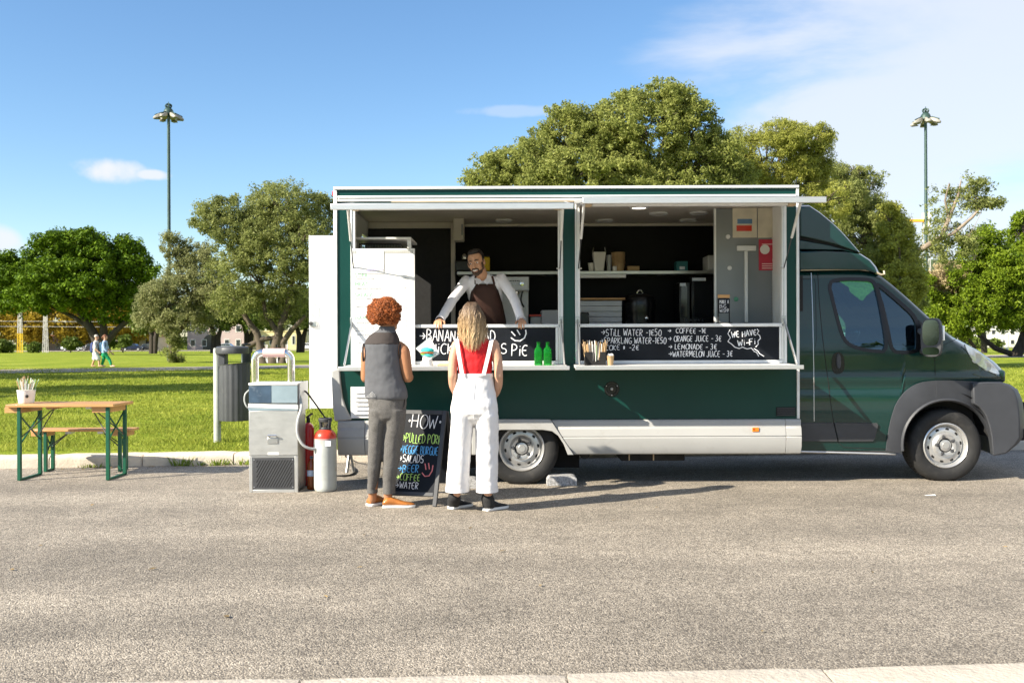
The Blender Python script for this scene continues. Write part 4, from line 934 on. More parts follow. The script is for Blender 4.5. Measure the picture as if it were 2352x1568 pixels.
def cab():
    xs = np.linspace(1836, 2299, 94); nr = 64; v = []; grid = []
    for x in xs:
        t = interp(TOP, x); b = bottom(x); colm = []
        for j in range(nr + 1):
            q = j / nr; y = b + (t - b) * q
            p = cab_pt(x, y)
            e = max(0, (y - t)); 
            if e < 16: p.y += .05 * (1 - e / 16) ** 2      # the side rolls over into the roof and bonnet
            colm.append(len(v)); v.append(p)
        grid.append(colm)
    f = []
    for i in range(len(xs) - 1):
        for j in range(nr):
            cx = (xs[i] + xs[i + 1]) / 2; q = (j + .5) / nr; cy = bottom(cx) + (interp(TOP, cx) - bottom(cx)) * q
            if inside((cx, cy), WIN1) or inside((cx, cy), WIN2): continue
            f.append((grid[i][j], grid[i + 1][j], grid[i + 1][j + 1], grid[i][j + 1]))
    mb = MB(); mb.add(v, f); mb.build('cab_side', 'paint_green', T, smooth=60)
    mb = MB(); mb.add([mirror_far(q) for q in v], f); mb.build('cab_side', 'paint_green', T, smooth=60)
    # roof, windscreen and bonnet between the two sides
    def strip(x0, x1, name, mat, m=24, n=14, inset=0.0):
        vs = []; fs = []
        for i in range(m + 1):
            x = x0 + (x1 - x0) * i / m; p = cab_pt(x, interp(TOP, x)); p.y += .05
            for k in range(n + 1):
                t = k / n; bow = 1 - (2 * t - 1) ** 2
                y = p.y + (2 * YMID - 2 * p.y) * t
                fx = max(0, (x - 2027) / 270)
                vs.append((p.x + .26 * fx * bow ** .8, y, p.z + (.035 + .03 * fx) * bow ** .7 - inset))
        for i in range(m):
            for k in range(n): fs.append((i * (n + 1) + k, (i + 1) * (n + 1) + k, (i + 1) * (n + 1) + k + 1, i * (n + 1) + k + 1))
        mb = MB(); mb.add(vs, fs); return mb.build(name, mat, T, smooth=70)
    strip(1836, 2029, 'cab_roof', 'paint_green'); strip(2029, 2139, 'windscreen', 'cab_glass'); strip(2139, 2299, 'bonnet', 'paint_green')
    p0 = cab_pt(1838, 1030); p1 = cab_pt(1838, 630)
    mb = MB(); mb.box(p0.x, p0.x + .03, p0.y + .02, 2 * YMID - p0.y - .02, p0.z, p1.z - .02); mb.build('cab_back', 'inner_dark_grey', T)
    # windows with seals
    for poly, nm in ((WIN1, 'door_window'), (WIN2, 'quarter_window')):
        for far in (0, 1):
            fl = (lambda q: mirror_far(q)) if far else (lambda q: q)
            # pane as a fan of rings so that it follows the curved side
            cxp = sum(p[0] for p in poly) / len(poly); cyp = sum(p[1] for p in poly) / len(poly)
            vs = []; fs = []; n = len(poly)
            for k, sc in enumerate((1.0, .75, .5, .25)):
                for (x, y) in poly: vs.append(fl(cab_pt(cxp + (x - cxp) * sc, cyp + (y - cyp) * sc, -.012)))
            vs.append(fl(cab_pt(cxp, cyp, -.012)))
            for k in range(3):
                for i in range(n): fs.append((k * n + i, k * n + (i + 1) % n, (k + 1) * n + (i + 1) % n, (k + 1) * n + i))
            for i in range(n): fs.append((3 * n + i, 3 * n + (i + 1) % n, 4 * n))
            mb = MB(); mb.add(vs, fs); w = mb.build(nm, 'cab_glass', T, smooth=179)
            inn = offset_poly(poly, -3.2 if True else 0); out = offset_poly(poly, 5.0)
            A = [[fl(cab_pt(*q, -.016)) for q in inn], [fl(cab_pt(*q, .003)) for q in inn], [fl(cab_pt(*q, .005)) for q in out], [fl(cab_pt(*q, -.004)) for q in out]]
            vs = []; fs = []
            for rg in A: vs += rg
            for k in range(3):
                for i in range(n): fs.append((k * n + i, k * n + (i + 1) % n, (k + 1) * n + (i + 1) % n, (k + 1) * n + i))
            mb = MB(); mb.add(vs, fs); mb.build('window_seal', 'black_gloss', w, smooth=40)
    def patch(poly, off, name, mat, thick=.014, par=T, bev=.003, mid=True, sm=45):
        """panel that follows the side: outline px, proud by off"""
        n = len(poly); cxp = sum(p[0] for p in poly) / n; cyp = sum(p[1] for p in poly) / n
        vs = [cab_pt(*q, off - thick) for q in poly] + [cab_pt(*q, off) for q in offset_poly(poly, -.8)]; fs = [(i, (i + 1) % n, n + (i + 1) % n, n + i) for i in range(n)]
        k0 = n
        for sc in (.66, .33):
            a = len(vs); vs += [cab_pt(cxp + (x - cxp) * sc, cyp + (y - cyp) * sc, off) for x, y in poly]
            fs += [(k0 + i, k0 + (i + 1) % n, a + (i + 1) % n, a + i) for i in range(n)]; k0 = a
        vs.append(cab_pt(cxp, cyp, off)); fs += [(k0 + i, k0 + (i + 1) % n, len(vs) - 1) for i in range(n)]
        mb = MB(); mb.add(vs, fs); return mb.build(name, mat, par, smooth=sm)
    def ribbon(pairs, off, name, mat, thick=.02, par=T):
        rings = []
        for (a, b) in pairs:
            m = ((a[0] + b[0]) / 2, (a[1] + b[1]) / 2)
            rings.append([cab_pt(*a, -thick), cab_pt(*a, off * .6), cab_pt(*m, off), cab_pt(*b, off * .7), cab_pt(*b, -thick)])
        mb = MB(); mb.loft(rings); return mb.build(name, mat, par, smooth=50)
    def seam(pts, name='door_seam', w=.9, mat='black_matt', off=.0015):
        dense = []
        for a, b in zip(pts, pts[1:]):
            k = max(1, int(math.hypot(b[0] - a[0], b[1] - a[1]) / 12))
            dense += [(a[0] + (b[0] - a[0]) * i / k, a[1] + (b[1] - a[1]) * i / k) for i in range(k)]
        dense.append(pts[-1]); mb = MB(); mb.tube([cab_pt(*q, off - .002) for q in dense], w / 240, 5); return mb.build(name, mat, T)
    seam([(1878, 627), (1881, 690), (1888, 770), (1897, 844), (1906, 920), (1913, 968), (1922, 1013), (1936, 1027), (2020, 1030), (2036, 1031)], w=.9)
    seam([(1863, 627), (1866, 720), (1868, 844), (1868.5, 967)], 'panel_seam', 1.1, 'aluminium')
    seam([(1869, 640), (1873, 650), (1874, 780), (1872, 796)], 'panel_seam', .7); seam([(1838, 641), (1862, 641)], 'panel_seam', .7)
    seam([(2146, 820), (2147, 872)], w=.8); seam([(2139, 806), (2160, 795), (2196, 778)], 'bonnet_seam', .6)
    seam([(1838, 1036.5), (1900, 1038), (2055, 1042)], 'sill_strip', 2.2, 'aluminium', .002)
    # grey rubbing strip, wheel flare, bumper
    patch([(1838, 970), (1912, 970), (1921, 1013), (1838, 1013)], .014, 'rubbing_strip', 'plastic_dark'); patch([(1914, 970), (2012, 971), (2015, 975), (2008, 1006), (2002, 1013), (1924, 1013.5)], .014, 'rubbing_strip', 'plastic_dark')
    arc = []
    for i in range(27):
        a = R(188 - i * (188 - 20) / 26); arc.append((2171 + 103 * math.cos(a), 1020 - 103 * math.sin(a)))
    outer = [(2032, 1032), (2035, 1008), (2039, 985), (2043, 966), (2048, 948), (2054, 931), (2062, 917), (2071, 905), (2081, 895), (2092, 887), (2104, 881), (2117, 877), (2131, 875), (2146, 873.5), (2160, 873), (2172, 873), (2184, 873), (2196, 873.5), (2208, 874), (2219, 874.5), (2230, 875), (2240, 876), (2250, 878), (2258, 883), (2264, 890), (2269, 898), (2273, 908)]
    k = 14; fa = [(a, b) for a, b in zip(arc, outer)]
    fa[0] = ((2068, 1040), (2032, 1034)); 
    ribbon(fa[:k], .030, 'wheel_flare', 'bumper_grey'); ribbon([fa[k - 1]] + fa[k:k + 1] if 0 else fa[k - 1:], .034, 'wheel_flare', 'bumper_grey')
    lip = [((2171 + 99 * math.cos(R(188 - i * 7.3)), 1020 - 99 * math.sin(R(188 - i * 7.3))), (2171 + 106 * math.cos(R(188 - i * 7.3)), 1020 - 106 * math.sin(R(188 - i * 7.3)))) for i in range(24)]
    ribbon(lip, .042, 'arch_lip', 'bumper_grey')
    # bumper, swept across the nose
    sec = [(2222, 877), (2262, 875.5), (2299, 876), (2322, 884), (2337, 896), (2346, 920), (2349, 945), (2351, 968), (2351, 1002), (2338, 1018), (2313, 1037), (2276, 1042), (2272, 1000), (2266, 975), (2256, 950), (2240, 932), (2224, 924)]
    X0 = PX(2222, 9.15); rings = []
    for i in range(25):
        t = i / 24; d = t * 2 * (YMID - YC - .01); dd = min(d, 2 * (YMID - YC - .01) - d); Y = YC + .01 + d
        Xf = 4.80 + .35 * (1 - (1 - min(1, dd / .95)) ** 2.3) if dd > 0 else 4.80
        rg = []
        for (x, y) in sec:
            u = (x - 2222) / (2351 - 2222); Z = PZ(x, y, 9.25)
            rg.append((X0 + u * (Xf - X0) + .02, Y if dd > 0 else Y + .012 * (u > .5), Z))
        rings.append(rg)
    mb = MB(); mb.loft(rings); bp = mb.build('bumper', 'bumper_grey', T, smooth=35, bevel=.012, seg=2)
    mb = MB(); q = PX(2330, 9.3); mb.box(4.87, 4.955, 9.20, 9.30, PZ(2330, 1010, 9.25), PZ(2330, 985, 9.25)); mb.build('fog_lamp_recess', 'black_matt', bp, bevel=.01)
    mb = MB(); mb.box(4.98, 5.03, 9.38, 2 * YMID - 9.38, PZ(2345, 955, 9.25), PZ(2345, 925, 9.25)); mb.build('grille', 'black_matt', bp, bevel=.01)
    # nose below the headlight
    patch([(2232, 858), (2256, 850), (2296, 864), (2300, 876), (2240, 876)], .004, 'nose_panel', 'paint_green')
    mb = MB(); mb.box(4.55, 4.86, 9.42, 2 * YMID - 9.42, PZ(2300, 880, 9.3), PZ(2300, 850, 9.3)); mb.build('front_panel', 'paint_green', T, bevel=.03)
    hl = patch(smooth_poly([(2212, 787), (2232, 799), (2252, 812), (2272, 829), (2286, 844), (2297, 861), (2280, 858), (2256, 847), (2238, 834), (2225, 818), (2217, 801)], 2), .010, 'headlight', 'headlight_lens', .02)
    for (x, y, r) in ((2240, 822, .05), (2265, 842, .04)):
        mb = MB(); c = cab_pt(x, y, .012); mb.lathe([(0, .001), (r * .6, -.001), (r, -.002), (r * 1.05, .004)], c, 'Y', 18); mb.build('reflector', 'steel', hl)
    # door handle
    h = patch(smooth_poly([(1909, 808), (1938, 808), (1940, 858), (1908, 860)], 2), .006, 'door_handle', 'black_gloss', .02)
    patch(smooth_poly([(1919, 812), (1929, 812), (1930, 846), (1919, 846)], 2), .026, 'grip', 'plastic_dark', .02, h)
    # mirror
    c = Vector((PX(2141, 8.92), 8.92, PZ(2141, 775, 8.92))); Mx = Matrix.Translation(c) @ Matrix.Rotation(R(50), 4, 'Z')
    def loc_ring(sx, sz, x, n=20): return [Mx @ Vector((x, (abs(math.cos(a)) ** .55) * math.copysign(1, math.cos(a)) * sx, (abs(math.sin(a)) ** .6) * math.copysign(1, math.sin(a)) * sz)) for a in [2 * math.pi * i / n for i in range(n)]]
    mb = MB(); mb.loft([loc_ring(.078, .160, -.055), loc_ring(.092, .178, -.05), loc_ring(.094, .182, .0), loc_ring(.075, .16, .055), loc_ring(.035, .10, .085)]); mr = mb.build('wing_mirror', 'plastic_dark', T, smooth=60)
    def pane(z0, z1, nm):
        n = 18; rg = [Mx @ Vector((-.057, (abs(math.cos(a)) ** .6) * math.copysign(1, math.cos(a)) * .074, (z0 + z1) / 2 + (abs(math.sin(a)) ** .6) * math.copysign(1, math.sin(a)) * (z1 - z0) / 2)) for a in [2 * math.pi * i / n for i in range(n)]]
        mb = MB(); mb.add(rg, [tuple(range(n))]); mb.build(nm, 'mirror_glass', mr, smooth=0)
    pane(-.075, .165, 'mirror_pane'); pane(-.16, -.09, 'mirror_pane')
    mb = MB(); q = Mx @ Vector((.0, -.095, .04)); mb.box(-.02, .02, -.008, .008, -.07, .07); mb.xf(Matrix.Translation(q) @ Matrix.Rotation(R(50), 4, 'Z')); mb.build('indicator_lamp', 'headlight_lens', mr, bevel=.004)
    MB().tube([cab_pt(2118, 805, -.01), (c.x, c.y + .08, c.z - .15)], .035, 10).build('mirror_arm', 'plastic_dark', mr); MB().tube([cab_pt(2112, 760, -.01), (c.x, c.y + .06, c.z + .02)], .03, 10).build('mirror_arm', 'plastic_dark', mr)
    patch([(2108, 735), (2121, 745), (2122, 808), (2108, 808)], .008, 'mirror_base', 'black_gloss')
    # roof fairing and deflector
    def fairing(poly, inset, name, bev, bulge=.0):
        Y = YC + inset; pts = [(PX(x, Y), PZ(x, y, Y)) for x, y in poly]; rings = []
        for (t, s) in ((0, .93), (.03, .98), (.09, 1), (.5, 1.02), (.91, 1), (.97, .98), (1, .93)):
            y = Y + (2 * YMID - 2 * Y) * t; zc = pts[0][1]
            z0 = min(q[1] for q in pts)
            rings.append([(pts[0][0] + (x - pts[0][0]) * s, y, z0 + (z - z0) * s) for x, z in pts])
        mb = MB(); mb.loft(rings); return mb.build(name, 'paint_green', T, smooth=35, bevel=bev)
    fairing([(1837, 619), (1837, 574), (1900, 573), (1950, 575), (1985, 581), (2008, 596), (2021, 612), (2029, 629), (1998, 619.5), (1930, 618)], .10, 'roof_fairing', .01)
    fairing([(1837, 572), (1837, 549), (1910, 562), (1978, 581), (1940, 574)], .13, 'fairing_step', .006)
    fairing([(1838, 540), (1838, 468), (1862, 467), (1888, 484), (1916, 507), (1938, 528), (1957, 549), (1984, 580), (1925, 560), (1880, 549)], .11, 'wind_deflector', .012)
    fairing([(1838, 548), (1838, 541), (1900, 552), (1950, 566), (1981, 581), (1940, 572), (1890, 558)], .14, 'deflector_gap', .002).data.materials[0] = MATS['black_matt']
    mb = MB(); mb.tube([cab_pt(x, y, .012) for x, y in ((1838, 620), (1920, 618.5), (1975, 618.5), (2003, 622), (2022, 631), (2030, 630), (2029, 622))], .010, 8); mb.build('roof_strip', 'gold_trim', T)
    # inside the cab
    for yy in (9.55, 10.55):
        mb = MB(); mb.box(2.85, 3.3, yy - .24, yy + .24, .95, 1.12); s = mb.build('seat', 'seat_cloth', T, bevel=.04, seg=3)
        mb = MB(); mb.loft([[(2.9 - .12 * t - (.06 if k in (0, 3) else -.06), yy + (-.23 if k < 2 else .23), 1.1 + .62 * t) for k in range(4)] for t in (0, .3, .7, 1)]); mb.build('backrest', 'seat_cloth', s, bevel=.03, seg=3)
        mb = MB(); mb.box(2.72, 2.82, yy - .12, yy + .12, 1.76, 1.94); mb.build('headrest', 'seat_cloth', s, bevel=.03, seg=3)
    mb = MB(); mb.loft([[(3.75, y, .9), (4.35, y, .9), (4.3, y, 1.22), (3.9, y, 1.3), (3.75, y, 1.2)] for y in (9.3, 10.8)]); mb.build('dashboard', 'plastic_dark', T, bevel=.03)
    mb = MB(); c = Vector((3.68, 10.55, 1.3)); ax = Vector((-.75, 0, .66)); u = ax.orthogonal().normalized(); w = ax.cross(u).normalized()
    mb.tube([c + u * (.19 * math.cos(a)) + w * (.19 * math.sin(a)) for a in [2 * math.pi * i / 28 for i in range(29)]], .014, 8); mb.tube([c, c - ax * .25], .03, 8); mb.bar(c - u * .18, c + u * .18, .03, .02); mb.build('steering_wheel', 'black_gloss', T)
    mb = MB(); mb.box(2.76, 4.5, YC + .28, 2 * YMID - YC - .28, .36, .9); mb.build('cab_floor', 'chassis', T)
    n = 24; mb = MB(); ring = [(PX(2171, 9.17) + .44 * math.cos(a), .42 + .44 * math.sin(a)) for a in [math.pi * i / n for i in range(n + 1)]]
    mb.add([(x, y, z) for y in (YC + .03, YC + .4) for x, z in ring], [(i, i + 1, n + 2 + i, n + 1 + i) for i in range(n)]); mb.build('wheel_house', 'black_matt', T)
cab()
# ================================================================ THINGS ROUND THE TRUCK
pm('wood', (.50, .27, .10), .5, var=.22, scale=5, stretch=(1, 14, 14), coat=.15); pm('wood_pale', (.62, .42, .22), .6, var=.15, scale=6, stretch=(1, 10, 10))
pm('frame_green', (.006, .085, .045), .4, var=.1, scale=10); pm('bin_grey', (.062, .066, .072), .5, var=.1, scale=6, dirt=(.3, .3, .29), dirtamt=.15); pm('bin_black', (.02, .022, .024), .5)
pm('post_grey', (.42, .44, .40), .6, .2, var=.15, scale=6, dirt=(.28, .25, .2), dirtamt=.4); pm('chrome', (.75, .75, .74), .12, .95, var=.04)
pm('cooler_steel', (.58, .58, .56), .36, .72, var=.1, scale=9, dirt=(.36, .34, .30), dirtamt=.45, bump=.06, bscale=6, stretch=(1, 1, 2)); pm('cooler_side', (.42, .42, .40), .4, .75, var=.15, scale=5)
pm('blue_pale', (.25, .33, .37), .45, var=.1, scale=7, dirt=(.5, .55, .58), dirtamt=.3); pm('blue_dark', (.045, .08, .125), .45, var=.25, scale=12, dirt=(.35, .42, .48), dirtamt=.5)
pm('tape_white', (.75, .75, .73), .5, var=.06); pm('foam_pink', (.75, .50, .47), .85, var=.06); pm('hose_grey', (.42, .44, .43), .45); pm('cable_black', (.012, .012, .012), .6)
pm('cyl_grey', (.46, .49, .47), .5, .1, var=.12, scale=7, dirt=(.30, .19, .11), dirtamt=.6); pm('cyl_red', (.62, .045, .02), .35, coat=.3, var=.08, dirt=(.3, .1, .06), dirtamt=.4); pm('ext_red', (.45, .012, .012), .3, coat=.4)
pm('amber', (.22, .045, .008), .2, coat=.3); pm('label_blue', (.45, .52, .66), .6, var=.3, scale=40); pm('granite', (.33, .33, .33), .85, var=.55, scale=60, bump=.5, bscale=70)
pm('paper_white', (.80, .80, .79), .7, var=.03); pm('kraft', (.40, .27, .14), .8, var=.1, scale=20); pm('card_white', (.72, .70, .66), .7, var=.04); pm('teal_box', (.02, .16, .18), .5)
pm('menu_green', (.22, .50, .30), .7); pm('menu_grey', (.42, .43, .42), .7); pm('menu_line', (.55, .50, .75), .7)
pm('bottle_glass', (.02, .42, .05), .06, trans=.75, ior=1.25, var=.1); pm('straw_green', (.35, .55, .30), .5, var=.2); pm('burger_teal', (.05, .50, .48), .6, var=.2, scale=60); pm('burger_fill', (.30, .10, .03), .6, var=.6, scale=80); pm('leaf_fill', (.2, .4, .05), .5)
pm('sugar', (.85, .84, .82), .7); pm('machine_grey', (.62, .62, .61), .35, .15, var=.06); pm('plank_white', (.55, .56, .57), .6, var=.05); pm('yellow', (.75, .50, .03), .6); pm('poster_cream', (.62, .56, .44), .7); pm('poster_red', (.45, .03, .06), .6); pm('poster_blue', (.12, .22, .36), .7)
pm('clear_plastic', (.55, .57, .58), .2, trans=.3); pm('oven_glass', (.015, .016, .018), .1, coat=.6); pm('green_dot', (.10, .30, .18), .6); pm('tag_white', (.7, .75, .82), .5)
def one(mb, name, label, cat, mat, bevel=0, smooth=40, group=None, seg=2): return tag(mb.build(name, mat, None, smooth=smooth, bevel=bevel, seg=seg), label, cat, group)
def bxm(x0, x1, y0, y1, z0, z1): return MB().box(x0, x1, y0, y1, z0, z1)
def pbox(xa, xb, yt, yb, Y, D, xm=None):
    xm = xm or (xa + xb) / 2
    return MB().box(PX(xa, Y), PX(xb, Y), Y, Y + D, PZ(xm, yb, Y), PZ(xm, yt, Y))
def picnic():
    t = thing('folding_table', 'narrow wooden folding table with green steel legs on the road', 'table', (-4.4, 9.63, 0))
    X0, X1, Y0, Y1, Z = -4.957, -3.90, 9.37, 9.87, .752
    for k in range(3):
        a = Y0 + (Y1 - Y0) * k / 3; b = Y0 + (Y1 - Y0) * (k + 1) / 3 - .003
        mb = MB().box(X0, X1, a, b, Z - .028, Z); mb.build('plank', 'wood', t, bevel=.004)
    for x in (X0 + .10, X1 - .10, (X0 + X1) / 2 - .09):
        w = .13 if abs(x - (X0 + X1) / 2 + .09) > .01 else .06
        bxm(x - w, x + w * .3, Y0 + .04, Y1 - .04, Z - .085 if w > .1 else Z - .05, Z - .0285).build('batten', 'wood', t, bevel=.003)
    def legs(par, xs, y0, y1, zt, inner):
        for x, sg in zip(xs, (1, -1)):
            for y in (y0, y1):
                mb = MB(); mb.bar((x, y, .004), (x, y, zt), .034, .034); mb.build('leg', 'frame_green', par, bevel=.003)
            mb = MB(); mb.bar((x, y0, .012), (x, y1, .012), .022, .02); mb.build('foot_bar', 'frame_green', par)
            mb = MB(); mb.bar((x + sg * .012, y0 + .015, zt * .52), (x + sg * .012, y1 - .015, zt * .88), .012, .012); mb.bar((x + sg * .0, y0 + .015, zt * .88), (x, y1 - .015, zt * .52), .012, .012); mb.build('cross_brace', 'frame_green', par)
            mb = MB(); ym = (y0 + y1) / 2; mb.tube([(x + sg * inner, ym, zt - .01), (x, y0 + .02, zt * .58)], .006, 6); mb.tube([(x + sg * inner, ym, zt - .01), (x, y1 - .02, zt * .58)], .006, 6); mb.build('stay', 'plastic_dark', par)
            bxm(x + sg * inner - .03, x + sg * inner + .03, ym - .05, ym + .05, zt - .03, zt - .002).build('stay_plate', 'steel', par, bevel=.003)
    legs(t, (-4.845, -3.975), 9.42, 9.83, Z - .03, .26)
    b = thing('bench', 'low wooden bench with green steel legs behind the folding table', 'bench', (-4.5, 10.14, 0))
    bxm(-5.04, -3.99, 10.02, 10.135, .425, .45).build('plank', 'wood', b, bevel=.004); bxm(-5.04, -3.99, 10.139, 10.25, .425, .45).build('plank', 'wood', b, bevel=.004)
    for x in (-4.94, -4.09): bxm(x - .11, x + .06, 10.05, 10.22, .375, .4245).build('batten', 'wood', b, bevel=.003)
    legs(b, (-4.90, -4.12), 10.06, 10.22, .425, .22)
    # straws in a white tub
    c = Vector((PX(60, 9.6), 9.6, Z + .001))
    tub = thing('straw_tub', 'white tub full of paper straws on the folding table', 'tub', c)
    MB().lathe([(0, .0), (.068, 0), (.072, .006), (.086, .128), (.090, .13), (.086, .132), (.080, .12), (.066, .01)], c, 'Z', 28).build('tub', 'paper_white', tub)
    MB().lathe([(0, -.0905), (.017, -.0892)], c + Vector((.045, .012, .07)), 'Y', 14).build('round_sticker', 'black_matt', tub)
    rng = random.Random(8)
    for i in range(46):
        a = rng.uniform(0, 6.28); r = rng.uniform(.01, .06); l = rng.uniform(.19, .25); base = c + Vector((math.cos(a) * r * .6, math.sin(a) * r * .6, .02)); tip = c + Vector((math.cos(a) * r * 2.0, math.sin(a) * r * 1.8, l))
        MB().tube([base, tip], .0042, 6).build('straw', rng.choice(['kraft', 'paper_white', 'card_white', 'card_white', 'straw_green']), tub)
    for i in range(12):
        a = rng.uniform(1.5, 3.6); r = rng.uniform(.01, .05); base = c + Vector((math.cos(a) * r, math.sin(a) * r, .03)); MB().tube([base, base + Vector((rng.uniform(-.03, .02), 0, rng.uniform(.2, .24)))], .004, 6).build('stirrer', 'kraft', tub)
picnic()
def litter_bin(label, mat, lidmat, sc=1.0):
    """post bin with its base at the origin"""
    t = thing('litter_bin', label, 'litter bin', (0, 0, 0), 0, 'post litter bins on the lawn')
    MB().lathe([(.045, -.1), (.045, 1.17), (.04, 1.19), (0, 1.195)], (0, 0, 0), 'Z', 16).build('post', 'post_grey', t)
    cx = .22; n = 72; rings = []
    def ring(z, rx, cut, ribs=True):
        rg = []
        for j in range(n):
            a = 2 * math.pi * j / n; r = rx - (.007 if ribs and j % 4 in (0, 1) and -math.sin(a) > -.9 else 0)
            zz = z + (cut * (math.cos(a) * .5) if cut else 0)
            rg.append((cx + math.cos(a) * r, math.sin(a) * r * .86, zz))
        return rg
    b = MB().loft([ring(.30, .17, 0), ring(.29, .185, 0), ring(.31, .19, 0), ring(.90, .19, 0), ring(.985, .19, .03), ring(1.0, .195, .03, False), ring(1.0, .175, .03, False), ring(.86, .17, 0, False)], caps=True).build('bin_body', mat, t, smooth=25)
    MB().loft([[(cx - .03 + math.cos(a) * r, math.sin(a) * r * .86, z) for a in [2 * math.pi * j / 40 for j in range(40)]] for z, r in ((1.125, .17), (1.12, .20), (1.14, .207), (1.195, .205), (1.212, .18), (1.218, .05))]).build('lid', lidmat, t, smooth=50)
    MB().box(.03, .12, -.07, .07, .95, 1.13).build('lid_bracket', mat, t, bevel=.01)
    return t
lb = litter_bin('grey ribbed litter bin on a pale post at the lawn edge', 'bin_grey', 'bin_grey'); p = G(499, 1015, LAWN); lb.location = (p.x, p.y, LAWN - .02)
lb2 = litter_bin('black litter bin far behind the grey one by the path', 'bin_black', 'bin_black'); lb2.location = (PX(556, 44.5), 44.5, lawn_z(44) - .02)
def cooler():
    Y0 = 8.63; X0 = PX(571, Y0); X1 = PX(683, Y0); D = .34; ZT = PZ(627, 879, Y0)
    z = lambda y: PZ(627, y, Y0)
    t = thing('beer_cooler', 'dented steel beer cooler with black grille and chrome tap bridge', 'beer cooler', ((X0 + X1) / 2, Y0 + D / 2, 0))
    bxm(X0 + .004, X1 - .004, Y0 + .006, Y0 + D, .012, ZT - .01).build('case', 'cooler_side', t, bevel=.004)
    for (a, b) in ((X0, X0 + .03), (X1 - .03, X1)): bxm(a, b, Y0 - .004, Y0 + .03, .0, z(1047)).build('corner_post', 'cooler_steel', t, bevel=.003)
    bxm(X0 + .031, X1 - .031, Y0 - .003, Y0 + .02, .0, z(1124)).build('foot_rail', 'cooler_steel', t, bevel=.002)
    g = bxm(X0 + .034, X1 - .034, Y0 - .002, Y0 + .005, z(1122), z(1051)).build('grille', 'plastic_dark', t, bevel=.006)
    mb = MB(); gx0, gx1 = PX(588, Y0), PX(670, Y0); rng = random.Random(1)
    for i in range(13):
        for j in range(11):
            x = gx0 + (gx1 - gx0) * (i + .25 + .5 * (j % 2)) / 13; zz = z(1118) + (z(1056) - z(1118)) * (j + .5) / 11
            mb.prism([(x - .010, zz - .010), (x - .003, zz - .011), (x + .010, zz + .010), (x + .003, zz + .011)], Y0 - .0035, Y0 - .0021)
    o = mb.build('slots', 'black_matt', g, smooth=0); o['kind'] = 'stuff'
    for (x, y) in ((X0 + .045, z(1118)), (X1 - .045, z(1118)), (X0 + .045, z(1055)), (X1 - .045, z(1055))): MB().lathe([(0, -.004), (.005, -.003), (.006, 0)], (x, Y0 - .002, y), 'Y', 8).build('screw', 'steel', g)
    fp = bxm(X0, X1, Y0 - .004, Y0 + .005, z(1045), z(943)).build('front_panel', 'cooler_steel', t, bevel=.003)
    bxm(X0 + .02, X1 - .03, Y0 - .003, Y0 + .004, z(1050), z(1046)).build('joint_strip', 'steel', t)
    hx0, hx1 = PX(613, Y0), PX(638, Y0)
    hd = bxm(hx0, hx1, Y0 - .012, Y0 - .0045, z(1018), z(1005)).build('recessed_handle', 'steel', fp, bevel=.004)
    MB().tube([(hx0 + .01, Y0 - .005, z(1003)), (hx0 + .012, Y0 - .03, z(999)), (hx1 - .012, Y0 - .03, z(999)), (hx1 - .01, Y0 - .005, z(1003))], .007, 8).build('grip', 'chrome', hd)
    bxm(PX(614, Y0), PX(640, Y0), Y0 - .0055, Y0 - .0041, z(1044), z(1038)).build('type_plate', 'tape_white', fp)
    bxm(X0 - .004, X1 + .004, Y0 - .006, Y0 + .004, z(942), z(934)).build('lid_lip', 'blue_pale', t, bevel=.002)
    # two bands of tape, slightly askew
    for (a, b, c, d) in ((926, 931, 930, 934), (930.5, 935, 935, 939)):
        mb = MB(); mb.add([(X0 - .005, Y0 - .009, z(b)), (X1 + .005, Y0 - .009, z(d)), (X1 + .005, Y0 - .009, z(c)), (X0 - .005, Y0 - .009, z(a)), (X0 - .005, Y0 - .0065, z(b)), (X1 + .005, Y0 - .0065, z(d)), (X1 + .005, Y0 - .0065, z(c)), (X0 - .005, Y0 - .0065, z(a))],
                         [(0, 1, 2, 3), (7, 6, 5, 4), (0, 4, 5, 1), (3, 2, 6, 7), (0, 3, 7, 4), (1, 5, 6, 2)]); mb.build('tape', 'tape_white', t)
    bxm(X0 + .001, PX(623, Y0), Y0 - .0045, Y0 + .004, z(925), z(885.5)).build('upper_panel', 'blue_dark', t, bevel=.002); bxm(PX(623, Y0) + .001, X1 - .001, Y0 - .004, Y0 + .004, z(925), z(885.5)).build('upper_panel', 'blue_pale', t, bevel=.002)
    bxm(X0 - .003, X1 + .003, Y0 - .008, Y0 + D, z(884.5), ZT).build('top_tray', 'alu_white', t, bevel=.004)
    bxm(X1 - .002, X1 + .012, Y0 + .04, Y0 + D + .05, z(945), z(878)).build('side_plate', 'alu_white', t, bevel=.003)
    Yt = Y0 + .14; r = .034; xa, xb = PX(585, Yt), PX(668, Yt); zt = PZ(627, 810, Yt); zc = zt - .07
    pts = [(xa, Yt, ZT - .01), (xa, Yt, zc)] + [(xa + .07 - .07 * math.cos(R(a)), Yt, zc + .07 * math.sin(R(a))) for a in (15, 30, 45, 60, 75, 90)] + [(xb - .07 + .07 * math.sin(R(a)), Yt, zc + .07 * math.cos(R(a))) for a in (0, 15, 30, 45, 60, 75, 90)] + [(xb, Yt, ZT - .01)]
    br = MB().tube(pts, r, 18).build('tap_bridge', 'chrome', t, smooth=60)
    MB().tube([(PX(605, Yt), Yt, zt), (PX(655, Yt), Yt, zt)], r + .006, 18).build('foam_sleeve', 'foam_pink', br)
